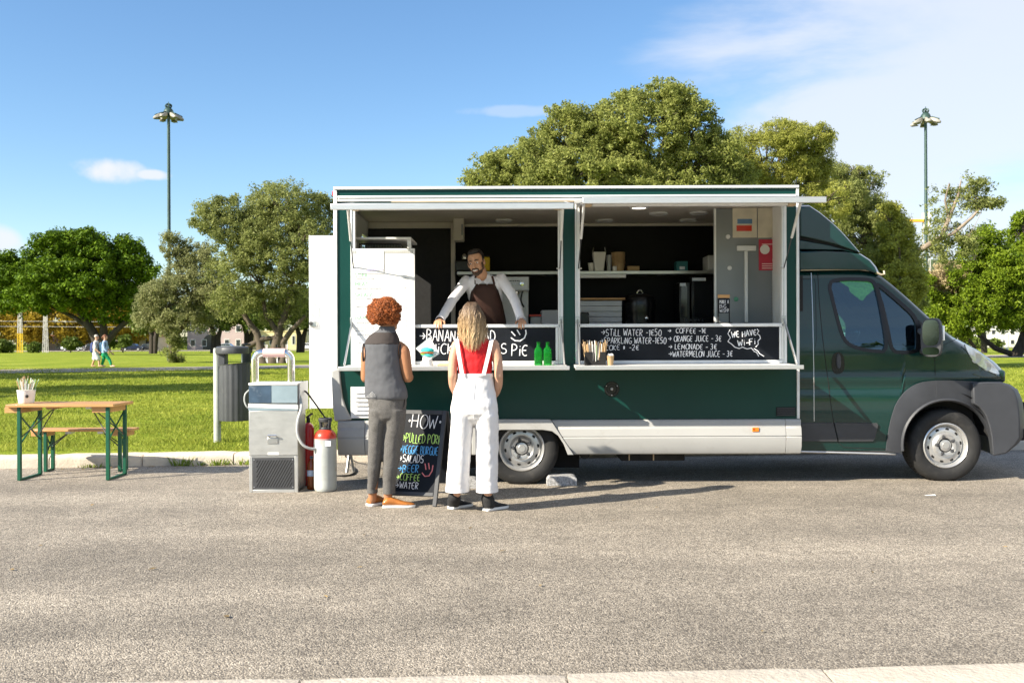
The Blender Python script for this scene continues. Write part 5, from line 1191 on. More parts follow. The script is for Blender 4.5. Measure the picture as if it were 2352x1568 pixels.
    for x in (608, 632, 655):
        tp = MB().tube([(PX(x, Yt), Yt + .05, zt - .05), (PX(x, Yt), Yt + .05, zt + .03)], .010, 8).build('tap', 'chrome', t)
        MB().tube([(PX(x, Yt), Yt + .05, zt + .03), (PX(x, Yt), Yt + .05, zt + .075)], [.008, .012], 8).build('tap_lever', 'black_gloss' if x == 632 else 'chrome', tp)
        MB().tube([(PX(x, Yt), Yt + .05, zt - .05), (PX(x, Yt), Yt + .07, zt - .09)], .009, 8).build('spout', 'chrome', tp)
    def hose(pts, r, nm, mat, par): return MB().tube(sp([P(*q) for q in pts]), r, 8).build(nm, mat, par)
    hose([(688, 908, 8.7), (692, 935, 8.64), (684, 965, 8.6), (683, 995, 8.6), (693, 1018, 8.6), (710, 1029, 8.62), (731, 1029, 8.66), (742, 1020, 8.68)], .013, 'gas_hose', 'hose_grey', t)
    hose([(572, 895, 8.72), (563, 905, 8.7), (561, 920, 8.7), (566, 933, 8.7), (572, 938, 8.72)], .007, 'drain_tube', 'hose_grey', t)
    hose([(686, 904, 8.8), (700, 898, 8.85), (716, 916, 8.9), (740, 950, 8.85), (752, 968, 8.74), (750, 980, 8.70)], .008, 'gas_tube', 'cable_black', t)
def sp(pts, k=5):
    """smooth curve through points"""
    out = []; n = len(pts)
    for i in range(n - 1):
        p0, p1, p2, p3 = pts[max(0, i - 1)], pts[i], pts[i + 1], pts[min(n - 1, i + 2)]
        for j in range(k):
            t = j / k; out.append(.5 * ((2 * p1) + (p2 - p0) * t + (2 * p0 - 5 * p1 + 4 * p2 - p3) * t * t + (3 * p1 - p0 - 3 * p2 + p3) * t ** 3))
    out.append(pts[-1]); return out
cooler()
def cylinders():
    c = Vector((PX(746, 8.72), 8.72, 0)); z = lambda y: PZ(746, y, 8.62); r = .102
    t = thing('gas_cylinder', 'scuffed grey gas cylinder with red shoulder and black valve cage', 'gas cylinder', c)
    MB().lathe([(0, .004), (r * .9, .004), (r * .98, .02), (r, .04), (r, z(1008))], c, 'Z', 36).build('body', 'cyl_grey', t)
    MB().lathe([(r * 1.002, z(1010)), (r * .985, z(1004)), (r * .90, z(997)), (r * .70, z(991)), (r * .46, z(987)), (0, z(985))], c, 'Z', 36).build('shoulder', 'cyl_red', t)
    cg = MB().lathe([(.052, z(991)), (.056, z(986)), (.05, z(982)), (.045, z(986)), (.045, z(991))], c, 'Z', 20).build('valve_cage', 'plastic_dark', t)
    MB().lathe([(.058, z(970)), (.062, z(967)), (.062, z(963)), (.055, z(961)), (.05, z(964)), (.05, z(970))], c, 'Z', 24).build('cage_ring', 'plastic_dark', cg)
    for a in (45, 135, 225, 315): MB().bar(c + Vector((.05 * math.cos(R(a)), .05 * math.sin(R(a)), z(986))), c + Vector((.058 * math.cos(R(a)), .058 * math.sin(R(a)), z(965))), .012, .02).build('cage_bar', 'plastic_dark', cg)
    MB().lathe([(.016, z(987)), (.016, z(980)), (.022, z(979)), (.022, z(972)), (.012, z(971)), (.012, z(966)), (0, z(965))], c, 'Z', 14).build('valve', 'gold_trim', t)
    bxm(c.x + .02, c.x + .07, c.y - .108, c.y - .1035, z(1024), z(1012)).build('label', 'tag_white', t)
    c2 = Vector((PX(707, 9.05), 9.05, 0)); z2 = lambda y: PZ(709, y, 9.05)
    t = thing('fire_extinguisher', 'slim red fire extinguisher between cooler and gas cylinder', 'fire extinguisher', c2)
    MB().lathe([(0, .004), (.05, .004), (.055, .02), (.055, z2(985)), (.045, z2(976)), (.018, z2(970)), (0, z2(969))], c2, 'Z', 22).build('body', 'ext_red', t)
    MB().lathe([(.018, z2(971)), (.018, z2(958)), (0, z2(957))], c2, 'Z', 12).build('valve', 'black_gloss', t); MB().bar(c2 + Vector((-.01, -.02, z2(958))), c2 + Vector((.05, -.06, z2(948))), .02, .014).build('lever', 'black_gloss', t)
    c3 = Vector((PX(714, 8.80), 8.80, 0)); z3 = lambda y: PZ(714, y, 8.76)
    t = thing('plastic_bottle', 'amber plastic bottle with blue label beside the gas cylinder', 'bottle', c3)
    MB().lathe([(0, .003), (.036, .003), (.04, .012), (.04, .08), (.038, .09), (.04, .10), (.04, .20), (.036, .23), (.016, .27), (.014, .285), (0, .286)], c3, 'Z', 20).build('bottle', 'amber', t)
    MB().lathe([(.0412, .125), (.0412, .18)], c3, 'Z', 20).build('label', 'label_blue', t); MB().lathe([(.016, .284), (.016, .305), (0, .306)], c3, 'Z', 12).build('cap', 'blue_dark', t)
    cab_ = [Vector((bx(795), 9.5, .33)), G(790, 1056), G(815, 1078), G(806, 1092), G(770, 1094), G(757, 1090)]
    for q in cab_[1:]: q.z = .010
    tag(MB().tube(sp(cab_), .009, 8).build('power_cable', 'cable_black'), 'black cable trailing from under the truck rear onto the road', 'cable')
    # granite blocks chocking the rear wheel
    for (xa, xb, yt, yb, lab) in ((1254, 1324, 1089, 1116, 'grey granite block wedged in front of the rear wheel'), (1062, 1096, 1090, 1122, 'grey granite block behind the rear wheel half hidden by white trousers')):
        Y = 1.35 * F / (yb - 784); X0, X1 = PX(xa, Y), PX(xb, Y); h = .09; m = MB(); n = 10
        prof = [(X0, .0), (X0, h * .7), (X0 + .02, h)] + [(X1 - .06 + .06 * math.sin(R(a)), h - .03 + .03 * math.cos(R(a))) for a in (0, 30, 60, 90)] + [(X1, 0)]
        m.prism(prof, Y, Y + .22); one(m, 'granite_block', lab, 'stone block', 'granite', .006)
cylinders()
# ---------------------------------------------------------------- A-board
def aboard():
    t = thing('pavement_sign', 'black chalkboard A-sign listing the menu in coloured letters', 'pavement sign', (-.78, 8.0, 0))
    br = Vector((PX(999, 7.85), 7.85, 0)); n = Vector((-.235, -.972, 0)); side = Vector((.972, -.235, 0))   # side points to the right hand leg
    lean = -n; W = .43; H = .82; up = (Vector((0, 0, 1)) * .93 + lean * .36).normalized()
    bl = br - side * W
    f = lambda u, v, o=0: bl + side * (u * W) + up * (v * H) + up.cross(side) * o * -1
    nn = side.cross(up).normalized();  nn = nn if nn.y < 0 else -nn
    f = lambda u, v, o=0.0: bl + side * (u * W) + up * (v * H) + nn * o
    def slab(u0, u1, v0, v1, o0, o1, name, mat, par, bev=.003):
        vs = [f(u, v, o) for o in (o0, o1) for v in (v0, v1) for u in (u0, u1)]
        return MB().add(vs, [(0, 2, 3, 1), (4, 5, 7, 6), (0, 1, 5, 4), (2, 6, 7, 3), (0, 4, 6, 2), (1, 3, 7, 5)]).build(name, mat, par, bevel=bev)
    pan = slab(.05, .95, .13, .965, -.008, .004, 'board_panel', 'board_black', t, .001)
    for (a, b) in ((0, .05), (.95, 1.0)): slab(a - .015, b + .015, 0, 1.0, -.014, .012, 'leg', 'plastic_dark', t)
    slab(.07, .93, .955, 1.0, -.013, .011, 'rail', 'plastic_dark', t); slab(.07, .93, .10, .14, -.013, .011, 'rail', 'plastic_dark', t)
    # rear frame leaning the other way
    tl = f(0, 1, -.02); tr = f(1, 1, -.02); back = lean * .62
    for q in (tl, tr):
        e = q + lean * .30; e = Vector((e.x, e.y, 0)); MB().bar(q, e, .03, .02).build('leg', 'plastic_dark', t, bevel=.003)
    a0 = tl.lerp(Vector((tl.x, tl.y, 0)) + lean * .30, .06); a1 = tr.lerp(Vector((tr.x, tr.y, 0)) + lean * .30, .06); b0 = tl.lerp(Vector((tl.x, tl.y, 0)) + lean * .30, .86); b1 = tr.lerp(Vector((tr.x, tr.y, 0)) + lean * .30, .86)
    MB().add([a0, a1, b1, b0, a0 + lean * .006, a1 + lean * .006, b1 + lean * .006, b0 + lean * .006], [(0, 1, 2, 3), (7, 6, 5, 4), (0, 4, 5, 1), (3, 2, 6, 7), (0, 3, 7, 4), (1, 5, 6, 2)]).build('rear_panel', 'board_black', t)
    o = f(0, 0, .0045)
    def pl(x, y):
        d = (P(x, y, 1) - Vector((0, 0, CAMZ))); k = (o - Vector((0, 0, CAMZ))).dot(nn) / d.dot(nn); return Vector((0, 0, CAMZ)) + d * k
    rows = (('.HOW.', 936, 981, 30, 1011, 'chalk_white', .004), ('>PULLED PORK', 921, 1015, 21, 1013, 'chalk_green', .0036), ('>VEGGiE BURGUER', 915, 1040, 19, 1012, 'chalk_blue', .0032),
            ('>SALADS', 914, 1060, 17, 972, 'chalk_white', .0034), ('>BEER', 912, 1083, 17, 961, 'chalk_blue', .0036), ('>COFFEE', 908, 1101, 15, 964, 'chalk_green', .0032), ('>WATER', 906, 1120, 15, 960, 'chalk_white', .0032))
    for k, (tx, x, y, h, x1, mt, r) in enumerate(rows): lettering(tx, pl, x, y, h, x1, r, mt, pan, seed=20 + k, tilt=.05, slant=.12)
    strokes([[(976, 1064), (978, 1078)], [(984, 1063), (986, 1077)], [(969, 1085), (975, 1093), (985, 1092), (992, 1081), (994, 1068)]], pl, .005, 'chalk_pink', pan, 'smiley_face')
aboard()
# ---------------------------------------------------------------- on the serving shelves
SH = 1.130
def shelf_things():
    for k, (xa, lab) in enumerate(((1236, 'square green glass bottle on the shelf, left of the pair'), (1257, 'square green glass bottle on the shelf, right of the pair'))):
        Y = 8.78; x = PX(xa, Y); w = .038; t = thing('glass_bottle', lab, 'bottle', (x, Y, SH), 0, 'green bottles on the shelf')
        rings = []
        for z, r, sq in ((0, .034, 1), (.006, .038, 1), (.13, .038, 1), (.15, .034, .8), (.165, .020, .4), (.175, .0155, 0), (.20, .0150, 0), (.205, .018, 0), (.215, .018, 0)):
            rg = []
            for j in range(24):
                a = 2 * math.pi * (j + .5) / 24; c, s_ = math.cos(a), math.sin(a); m = 1 / max(abs(c), abs(s_)) ** (sq * .85)
                rg.append((x + c * r * m * (1 if sq < .9 else 1), Y + s_ * r * m, SH + z))
            rings.append(rg)
        MB().loft(rings).build('bottle', 'bottle_glass', t, smooth=50)
    # straw holder
    Y = 8.72; t = thing('straw_holder', 'black cutout box holding straws and stirrers on the right shelf', 'straw holder', (PX(1366, Y), Y, SH))
    x0, x1 = PX(1343, Y), PX(1391, Y); zt = PZ(1366, 808, Y)
    for (a, b, c, d, zz) in ((x0, x1, Y + .10, Y + .106, zt), (x0, x0 + .006, Y, Y + .10, zt), (x1 - .006, x1, Y, Y + .10, zt), (x0 + .006, x0 + .07, Y, Y + .006, zt), (x1 - .055, x1 - .006, Y, Y + .006, zt), (x0 + .07, x1 - .055, Y, Y + .006, SH + .035)):
        bxm(a, b, c, d, SH, zz).build('holder_wall', 'black_matt', t)
    rng = random.Random(4)
    for i in range(52):
        x = x0 + .012 + (x1 - x0 - .024) * rng.random(); fan = (x - (x0 + x1) / 2) * .35; y = Y + .015 + .08 * rng.random(); l = rng.uniform(.18, .235)
        rgt = (x - x0) / (x1 - x0); m = 'kraft' if rgt > .75 else rng.choice(['card_white', 'wood_pale', 'wood_pale', 'card_white', 'straw_green'] if rgt > .4 else ['wood_pale', 'kraft', 'card_white', 'wood_pale'])
        MB().tube([(x, y, SH + .01), (x + fan + rng.uniform(-.012, .012), y, SH + l)], .0042, 6).build('straw', m, t)
    Y = 8.74; x = PX(1401, Y); t = thing('sugar_cup', 'small brown paper cup of sugar sachets beside the straw holder', 'cup', (x, Y, SH))
    MB().lathe([(0, .001), (.026, .001), (.034, .085), (.036, .087), (.033, .085), (.025, .006)], (x, Y, SH), 'Z', 20).build('cup', 'kraft', t)
    for i in range(7): MB().box(-.012, .012, -.003, .003, -.02, .02).xf(Matrix.Translation((x + rng.uniform(-.016, .016), Y + rng.uniform(-.015, .015), SH + .085)) @ Matrix.Rotation(rng.uniform(-.7, .7), 4, 'Y') @ Matrix.Rotation(rng.uniform(0, 3), 4, 'Z')).build('sachet', 'sugar', t)
    # burger on display
    Y = 8.74; x = PX(981, Y); t = thing('burger_display', 'teal bun burger in folded paper propped on an upturned white cup', 'burger', (x, Y, SH))
    MB().lathe([(0, .0), (.052, 0), (.053, .006), (.040, .085), (0, .086)], (x, Y, SH), 'Z', 24).build('cup', 'paper_white', t)
    c = Vector((x, Y - .005, SH + .13)); Mr = Matrix.Translation(c) @ Matrix.Rotation(R(8), 4, 'Y')
    w = .112
    MB().add([Mr @ Vector(q) for q in ((0, .045, .135), (w, .01, -.005), (.03, .0, -.075), (-w, .02, .015), (0, .05, .0))], [(0, 4, 3), (0, 1, 4), (1, 2, 4), (2, 3, 4)]).build('paper_wrap', 'paper_white', t, smooth=0, bevel=0)
    MB().add([Mr @ Vector(q) for q in ((-.105, -.01, .012), (-.02, -.045, -.045), (.03, -.04, -.072), (.10, -.01, .0), (.04, -.02, -.03), (-.04, -.02, -.01))], [(0, 1, 5), (1, 2, 4), (2, 3, 4), (1, 4, 5)]).build('paper_fold', 'card_white', t, smooth=0)
    MB().ball(c + Vector((.002, -.012, .012)), (.062, .035, .026), 18, 8).build('bun', 'burger_teal', t); MB().ball(c + Vector((.004, -.014, -.030)), (.056, .034, .020), 18, 8).build('bun', 'burger_teal', t)
    MB().ball(c + Vector((.0, -.022, -.010)), (.064, .032, .013), 18, 6).build('patty', 'burger_fill', t); MB().ball(c + Vector((-.03, -.03, -.022)), (.03, .018, .008), 12, 6).build('salad_leaf', 'leaf_fill', t)
    one(bxm(PX(1004, 8.72), PX(1075, 8.72), 8.68, 8.86, SH + .001, SH + .018), 'wooden_board', 'small wooden serving board on the shelf beside the burger', 'board', 'wood_pale', .004)
    # menu sheet standing in the left opening
    Y = 8.955; x0, x1 = PX(809, Y), PX(953, Y); zt, zb = PZ(880, 571, Y), SH + .008
    t = thing('menu_board', 'tall white printed menu board standing at the left of the counter', 'menu board', ((x0 + x1) / 2, Y, SH))
    bxm(x0, x1, Y, Y + .012, zb, zt).build('sheet', 'paper_white', t, bevel=.004)
    q = Y - .0012; X = lambda px: PX(px, Y); Z = lambda py: PZ(880, py, Y)
    for k, (tx, py) in enumerate((('SOPA', 636), ('MEAT', 656), ('SALADS', 681), ('HAMBÚRGUERES', 734))): font_text(tx, (X(815), q, Z(py)), .048, 'menu_green', t, 'heading', spacing=1.05)
    for tx, py in (('Gaspacho HOW', 642), ('Pulled pork (sandwich)', 664), ('Avocato Salad', 688), ('Salmon Salad', 706), ('Hambúrguer', 743), ('Hambúrguer grão e', 755), ('espinafres', 761), ('Hambúrguer veggie', 770), ('CHIPS', 789), ('Couscous', 800), ('IVA incluído', 812)): font_text(tx, (X(816), q, Z(py)), .026, 'menu_grey', t, 'lettering')
    for tx, py in (('3€', 641), ('7€', 663), ('7,50', 690), ('8,50', 708), ('7,50', 738), ('7,50', 751), ('7,50', 764)): font_text(tx, (X(931), q, Z(py)), .024, 'menu_grey', t, 'lettering', 'CENTER')
    mb = MB()
    def rg(cx, cy, r, w): mb.tube([(cx + r * math.cos(a), q, cy + r * math.sin(a)) for a in [2 * math.pi * j / 14 for j in range(15)]], w, 4, caps=False)
    for py in (641, 663): rg(X(931), Z(py - 2), .026, .001)
    for i in range(31):
        for py in (577, 581): rg(X(812 + i * 4.5), Z(py), .006, .0018)
    for i in range(5):
        for py in (820, 825): rg(X(813 + i * 5), Z(py), .007, .0018)
    o = mb.build('ring_pattern', 'menu_grey', t); o['kind'] = 'stuff'
    pg = bxm(X(821), X(882), Y - .006, Y - .0015, Z(628), Z(577)).build('pinned_sheet', 'paper_white', t, bevel=.001); MB().tube([(X(842), Y - .0065, Z(622)), (X(862), Y - .0065, Z(620)), (X(880), Y - .0065, Z(620))], .005, 5).build('drawn_line', 'menu_line', pg)
shelf_things()
# ---------------------------------------------------------------- inside the truck
def galley():
    # glass topped chiller behind the menu board
    Y = 9.15; t = thing('display_chiller', 'grey metal chiller case topping out above the white menu board', 'chiller', (PX(880, Y), Y + .3, .66))
    bxm(PX(822, Y), PX(940, Y), Y, Y + .55, .66, PZ(880, 572, Y)).build('case', 'machine_grey', t, bevel=.006); bxm(PX(815, Y), PX(945, Y), Y - .01, Y + .56, PZ(880, 550, Y), PZ(880, 545, Y)).build('top_rim', 'alu_white', t, bevel=.004)
    for a, b in ((815, 819), (936, 945)): bxm(PX(a, Y), PX(b, Y), Y - .008, Y + .02, PZ(880, 571, Y), PZ(880, 550.5, Y)).build('corner_post', 'alu_white', t, bevel=.003)
    bxm(PX(820, Y), PX(935, Y), Y + .5, Y + .51, PZ(880, 571, Y), PZ(880, 551, Y)).build('back_panel', 'inner_grey', t)
    MB().tube([P(825, 570, Y + .1), P(825, 561, Y + .1), P(920, 561, Y + .1), P(926, 570, Y + .1)], .008, 6).build('wire_rack', 'black_gloss', t)
    for i in range(26): MB().tube([P(828 + i * 3.6, 569, Y + .09), P(828 + i * 3.6, 562, Y + .09)], .003, 4).build('wire', 'black_gloss', t)
    BC = 1.402; Yb = 10.36
    # espresso machine
    t = thing('espresso_machine', 'silver espresso machine behind the man in the apron', 'coffee machine', (PX(1185, Yb), Yb + .2, BC))
    x0, x1 = PX(1150, Yb), PX(1214, Yb); zt = PZ(1180, 636, Yb)
    bxm(x0, x1, Yb + .12, Yb + .5, BC, zt).build('housing', 'machine_grey', t, bevel=.008); hd = bxm(x0 - .02, x1 + .006, Yb, Yb + .13, PZ(1180, 668, Yb), zt + .004).build('control_head', 'machine_grey', t, bevel=.01)
    for i in range(6): MB().lathe([(0, -.006), (.006, -.005), (.007, 0)], (PX(1172 + i * 4, Yb), Yb, PZ(1180, 645, Yb)), 'Y', 8).build('button', 'black_gloss', hd); MB().lathe([(0, -.006), (.006, -.005), (.007, 0)], (PX(1172 + i * 4, Yb), Yb, PZ(1180, 652, Yb)), 'Y', 8).build('button', 'tag_white', hd)
    MB().lathe([(0, -.02), (.022, -.018), (.026, 0)], (PX(1199, Yb), Yb, PZ(1180, 652, Yb)), 'Y', 18).build('dial', 'chrome', hd)
    MB().tube(sp([P(1200, 668, Yb - .02), P(1196, 690, Yb - .03), P(1203, 705, Yb - .05)]), .009, 8).build('steam_wand', 'black_gloss', t); bxm(x0, x1, Yb - .06, Yb + .12, BC, BC + .14).build('drip_tray', 'alu_white', t, bevel=.006)
    for x in (1170, 1185): MB().lathe([(.035, -.03), (.038, 0), (0, .001)], (PX(x, Yb), Yb + .05, PZ(1180, 669, Yb)), 'Z', 16).build('brew_group', 'chrome', t)
    one(pbox(1243, 1292, 712, 752, 10.4, .35), 'storage_box', 'white plastic storage box right of the espresso machine', 'box', 'plank_white', .01)
    t = thing('food_tub', 'clear food tub with red lid beside the white storage box', 'tub', (PX(1230, 10.4), 10.5, BC)); pbox(1218, 1242, 727, 752, 10.4, .18).build('tub', 'clear_plastic', t, bevel=.008); pbox(1216, 1243, 722, 726.5, 10.39, .2).build('lid', 'cyl_red', t, bevel=.003)
    t = thing('plank_crate', 'white plank box with wooden lid in the right window', 'box', (PX(1380, 10.3), 10.45, BC))
    for i in range(5):
        yb = 752 - i * 12.4; pbox(1331, 1428, yb - 11.6, yb, 10.33, .4).build('plank', 'plank_white', t, bevel=.004)
    pbox(1326, 1436, 684, 688.5, 10.30, .46).build('lid', 'wood', t, bevel=.003)
    one(pbox(1332, 1353, 717, 752, 10.1, .15), 'card_terminal', 'small black device in front of the white plank box', 'device', 'black_gloss', .015, seg=3)
    c = Vector((PX(1471, 10.45), 10.5, BC)); z = lambda y: PZ(1471, y, 10.4); t = thing('soup_kettle', 'round black soup kettle with steel lid handle', 'soup kettle', c); k = 10.4 / F
    MB().lathe([(0, 0), (32 * k, .0), (34 * k, z(730) - BC), (34 * k, z(718) - BC), (37 * k, z(700) - BC), (34 * k, z(684) - BC), (33 * k, z(681) - BC)], c, 'Z', 36).build('pot', 'black_gloss', t); MB().lathe([(35 * k, z(682) - BC), (30 * k, z(677) - BC), (10 * k, z(673) - BC), (0, z(672) - BC)], c, 'Z', 36).build('lid', 'black_gloss', t)
    MB().tube([(c.x + 7 * k * math.cos(a), c.y, z(675) + 10 * k * math.sin(a)) for a in [math.pi * i / 10 for i in range(11)]], .008, 8).build('handle', 'chrome', t); MB().lathe([(.016, -.002), (.02, -.01), (.012, -.016), (0, -.016)], (c.x + .05, c.y - 34 * k, z(731)), 'Y', 16).build('dial', 'chrome', t)
    for k2, (xa, xb, yt, lab) in enumerate(((1560, 1585, 648, 'smaller black glass oven tower at the back of the truck'), (1588, 1641, 636, 'taller black glass oven tower next to the grey end panel'))):
        t = thing('oven_tower', lab, 'oven', (PX((xa + xb) / 2, 10.3), 10.5, BC), 0, 'black ovens in the truck'); pbox(xa, xb, yt, 752, 10.33, .4).build('cabinet', 'black_gloss', t, bevel=.008)
        pbox(xa + 4, xb - 6, yt + 8, 728, 10.32, .008).build('door', 'oven_glass', t, bevel=.003); pbox(xa + 2, xb - 20 if xb - xa > 40 else xb - 10, yt + 2, yt + 9, 10.315, .01).build('paper_tag', 'tag_white', t)
        for i in range(3): MB().lathe([(0, -.014), (.010, -.012), (.012, 0)], P(xa + 8 + i * 9, 735, 10.329), 'Y', 12).build('knob', 'plastic_dark', t)
    # on the shelf
    Ys = 10.72; zs = PZ(1300, 622.5, 10.62) + .001; k = Ys / F
    def cup(x, yt, r0, r1, name, label, mat, cat='cup', group=None, n=24, stack=0):
        c = Vector((PX(x, Ys), Ys, zs)); h = PZ(x, yt, Ys) - zs; t = thing(name, label, cat, c, 0, group)
        MB().lathe([(0, 0), (r0 * k, 0), (r1 * k, h), (r1 * k * .95, h), (r0 * k * .9, .01)], c, 'Z', n).build('cup', mat, t)
        for i in range(stack): MB().lathe([(r1 * k * .985, h - .012 - i * .016), (r1 * k * 1.05, h - .01 - i * .016), (r1 * k * .985, h - .006 - i * .016)], c, 'Z', n).build('rim', mat, t)
        return t
    cup(1358, 604, 5, 8, 'paper_cup', 'small pale paper cup left of the tall white box stack', 'card_white')
    c = Vector((PX(1376, Ys), Ys, zs)); t = thing('takeaway_boxes', 'tall stack of white noodle boxes on the back shelf', 'box stack', c); h = PZ(1376, 572, Ys) - zs
    MB().loft([[(c.x + sx * w * k, c.y + sy * w * k, zs + z_) for sx, sy in ((-1, -1), (1, -1), (1, 1), (-1, 1))] for z_, w in ((0, 10), (h * .3, 11.5), (h * .85, 15))]).build('box', 'card_white', t, bevel=.006)
    for sx in (-1, 1): MB().add([c + Vector((sx * 15 * k, -14 * k, h * .852)), c + Vector((sx * 15 * k, 14 * k, h * .852)), c + Vector((sx * 13 * k, 8 * k, h * 1.08)), c + Vector((sx * 13 * k, -8 * k, h * 1.08))], [(0, 1, 2, 3)]).build('flap', 'card_white', t)
    cup(1399, 586, 5, 6.5, 'plastic_cups', 'clear plastic cups stacked beside the white noodle boxes', 'clear_plastic', 'cups', stack=5); cup(1420, 580, 13, 16, 'kraft_bowls', 'tall stack of brown kraft bowls on the back shelf', 'kraft', 'bowls', stack=8)
    one(pbox(1408, 1417, 611, 622, 10.64, .08), 'napkin_pack', 'small white pack lying before the kraft bowls', 'pack', 'card_white', .006); one(pbox(1441, 1469, 611, 622, 10.7, .2), 'cardboard_box', 'low brown cardboard box right of the kraft bowls', 'box', 'kraft', .004)
    t = thing('tea_box', 'teal carton on the back shelf', 'carton', (PX(1567, 10.7), 10.75, zs)); pbox(1554, 1580, 600, 622, 10.68, .16).build('carton', 'teal_box', t, bevel=.004); pbox(1561, 1573, 612, 619, 10.676, .003).build('label', 'tag_white', t)
    one(pbox(1626, 1646, 586, 622, 10.64, .3), 'white_appliance', 'pale square appliance at the right end of the back shelf', 'appliance', 'plank_white', .01)
    t = thing('black_crate', 'black box at the left end of the back shelf', 'box', (PX(1060, 10.7), 10.8, zs)); pbox(1046, 1085, 598, 622, 10.68, .25).build('box', 'black_gloss', t, bevel=.01); MB().ball(P(1066, 592, 10.8), (.035, .035, .05)).build('lid_knob', 'chrome', t)
    t = thing('spice_tub', 'yellow tub half hidden behind the head of the bearded person', 'tub', (PX(1117, 10.7), 10.75, zs)); pbox(1108, 1125, 590, 622, 10.70, .12).build('tub', 'yellow', t, bevel=.012); pbox(1107, 1126, 587, 589.6, 10.695, .13).build('lid', 'black_gloss', t, bevel=.004)
    # right end: notices, wish sign
    Yg = 9.715
    t = thing('notice', 'cream notice sheet with blue print and red strip on the grey panel', 'notice', P(1711, 545, Yg)); pbox(1683, 1739, 478, 546, Yg - .002, .002).build('sheet', 'poster_cream', t); pbox(1694, 1728, 503, 514, Yg - .003, .0008).build('print_block', 'poster_blue', t); pbox(1692, 1727, 518, 531, Yg - .003, .0008).build('print_block', 'cyl_red', t)
    one(pbox(1741, 1793, 478, 546, Yg - .002, .002), 'notice', 'plain cream notice sheet beside the one with blue print', 'notice', 'poster_cream')
    t = thing('poster', 'red poster with pale round spots below the cream notices', 'poster', P(1768, 622, Yg)); pbox(1743, 1794, 550, 621, Yg - .002, .002).build('sheet', 'poster_red', t)
    for (x, y, r) in ((1756, 573, 11), (1783, 597, 10)): MB().lathe([(0, -.001), (r * Yg / F, -.001), (r * Yg / F, 0)], P(x, y, Yg - .0025), 'Y', 20).build('spot', 'card_white', t)
    for y in (560, 605, 610, 615): pbox(1750, 1775, y, y + 2, Yg - .003, .0008).build('print_line', 'foam_pink', t)
    one(MB().lathe([(0, -.012), (.02, -.01), (.024, -.001)], P(1690, 687, Yg), 'Y', 16), 'green_magnet', 'round green magnet on the grey end panel', 'magnet', 'green_dot')
    Yw = 9.12; ztp = bz(1300, 744) + .001
    t = thing('wish_sign', 'small chalk sign with wooden top reading make a big wish', 'sign', (PX(1662, Yw), Yw, ztp)); x0, x1 = PX(1649, Yw), PX(1676, Yw)
    for a, b in ((x0, x0 + .007), (x1 - .007, x1)): bxm(a, b, Yw, Yw + .02, ztp, PZ(1662, 685, Yw)).build('leg', 'black_matt', t)
    bxm(x0, x1, Yw, Yw + .02, PZ(1662, 684, Yw), PZ(1662, 676.5, Yw)).build('top_bar', 'wood', t, bevel=.003); bb = bxm(x0 + .0075, x1 - .0075, Yw + .002, Yw + .012, PZ(1662, 719, Yw), PZ(1662, 684.5, Yw)).build('board', 'board_black', t); bxm(x0 - .01, x1 + .02, Yw - .02, Yw + .05, ztp, ztp + .012).build('base', 'black_matt', t, bevel=.002)
    fn = lambda x, y: P(x, y, Yw + .001)
    for k3, (tx, y) in enumerate((('MAKE A', 697), ('BiG', 707), ('WiSH!', 717))): lettering(tx, fn, 1652, y, 8, 1673 if k3 != 1 else 1667, .0019, 'chalk_white', bb, seed=40 + k3)
galley()
# ================================================================ PEOPLE
pm('skin_brown', (.36, .17, .085), .5, var=.08, scale=14, spec=.4); pm('skin_tan', (.52, .28, .165), .5, var=.08, scale=14, spec=.4); pm('skin_fair', (.56, .32, .21), .5, var=.07, scale=12, spec=.4)
pm('hair_auburn', (.34, .10, .026), .45, var=.3, scale=40, island=.45, spec=.4); pm('hair_auburn_core', (.13, .04, .012), .9, var=.3, scale=40); pm('hair_dark', (.016, .011, .009), .55, var=.3, scale=60); pm('beard', (.075, .042, .027), .7, var=.3, scale=90, bump=.5, bscale=300)
def blonde():
    m, n, l, b = new_mat('hair_blonde')
    tc = n.new('ShaderNodeTexCoord'); sp_ = n.new('ShaderNodeSeparateXYZ'); l.new(tc.outputs['Object'], sp_.inputs[0])
    g = n.new('ShaderNodeNewGeometry'); no = n.new('ShaderNodeTexNoise'); no.inputs['Scale'].default_value = 60; l.new(tc.outputs['Object'], no.inputs['Vector'])
    mr = n.new('ShaderNodeMapRange'); mr.inputs[1].default_value = 1.66; mr.inputs[2].default_value = 1.36; l.new(sp_.outputs[2], mr.inputs[0])
    ad = n.new('ShaderNodeMath'); ad.operation = 'MULTIPLY_ADD'; ad.inputs[1].default_value = .5; l.new(g.outputs['Random Per Island'], ad.inputs[0]); l.new(mr.outputs[0], ad.inputs[2])
    a2 = n.new('ShaderNodeMath'); a2.operation = 'MULTIPLY_ADD'; a2.inputs[1].default_value = .35; a2.inputs[2].default_value = -.42; l.new(no.outputs[0], a2.inputs[0])
    a3 = n.new('ShaderNodeMath'); l.new(ad.outputs[0], a3.inputs[0]); l.new(a2.outputs[0], a3.inputs[1])
    rp = n.new('ShaderNodeValToRGB'); e = rp.color_ramp.elements; e[0].position = .1; e[0].color = (.10, .055, .026, 1); e[1].position = 1.0; e[1].color = (.62, .44, .24, 1); k = e.new(.5); k.color = (.30, .19, .09, 1)
    l.new(a3.outputs[0], rp.inputs[0]); l.new(rp.outputs[0], b.inputs['Base Color']); b.inputs['Roughness'].default_value = .42
blonde()
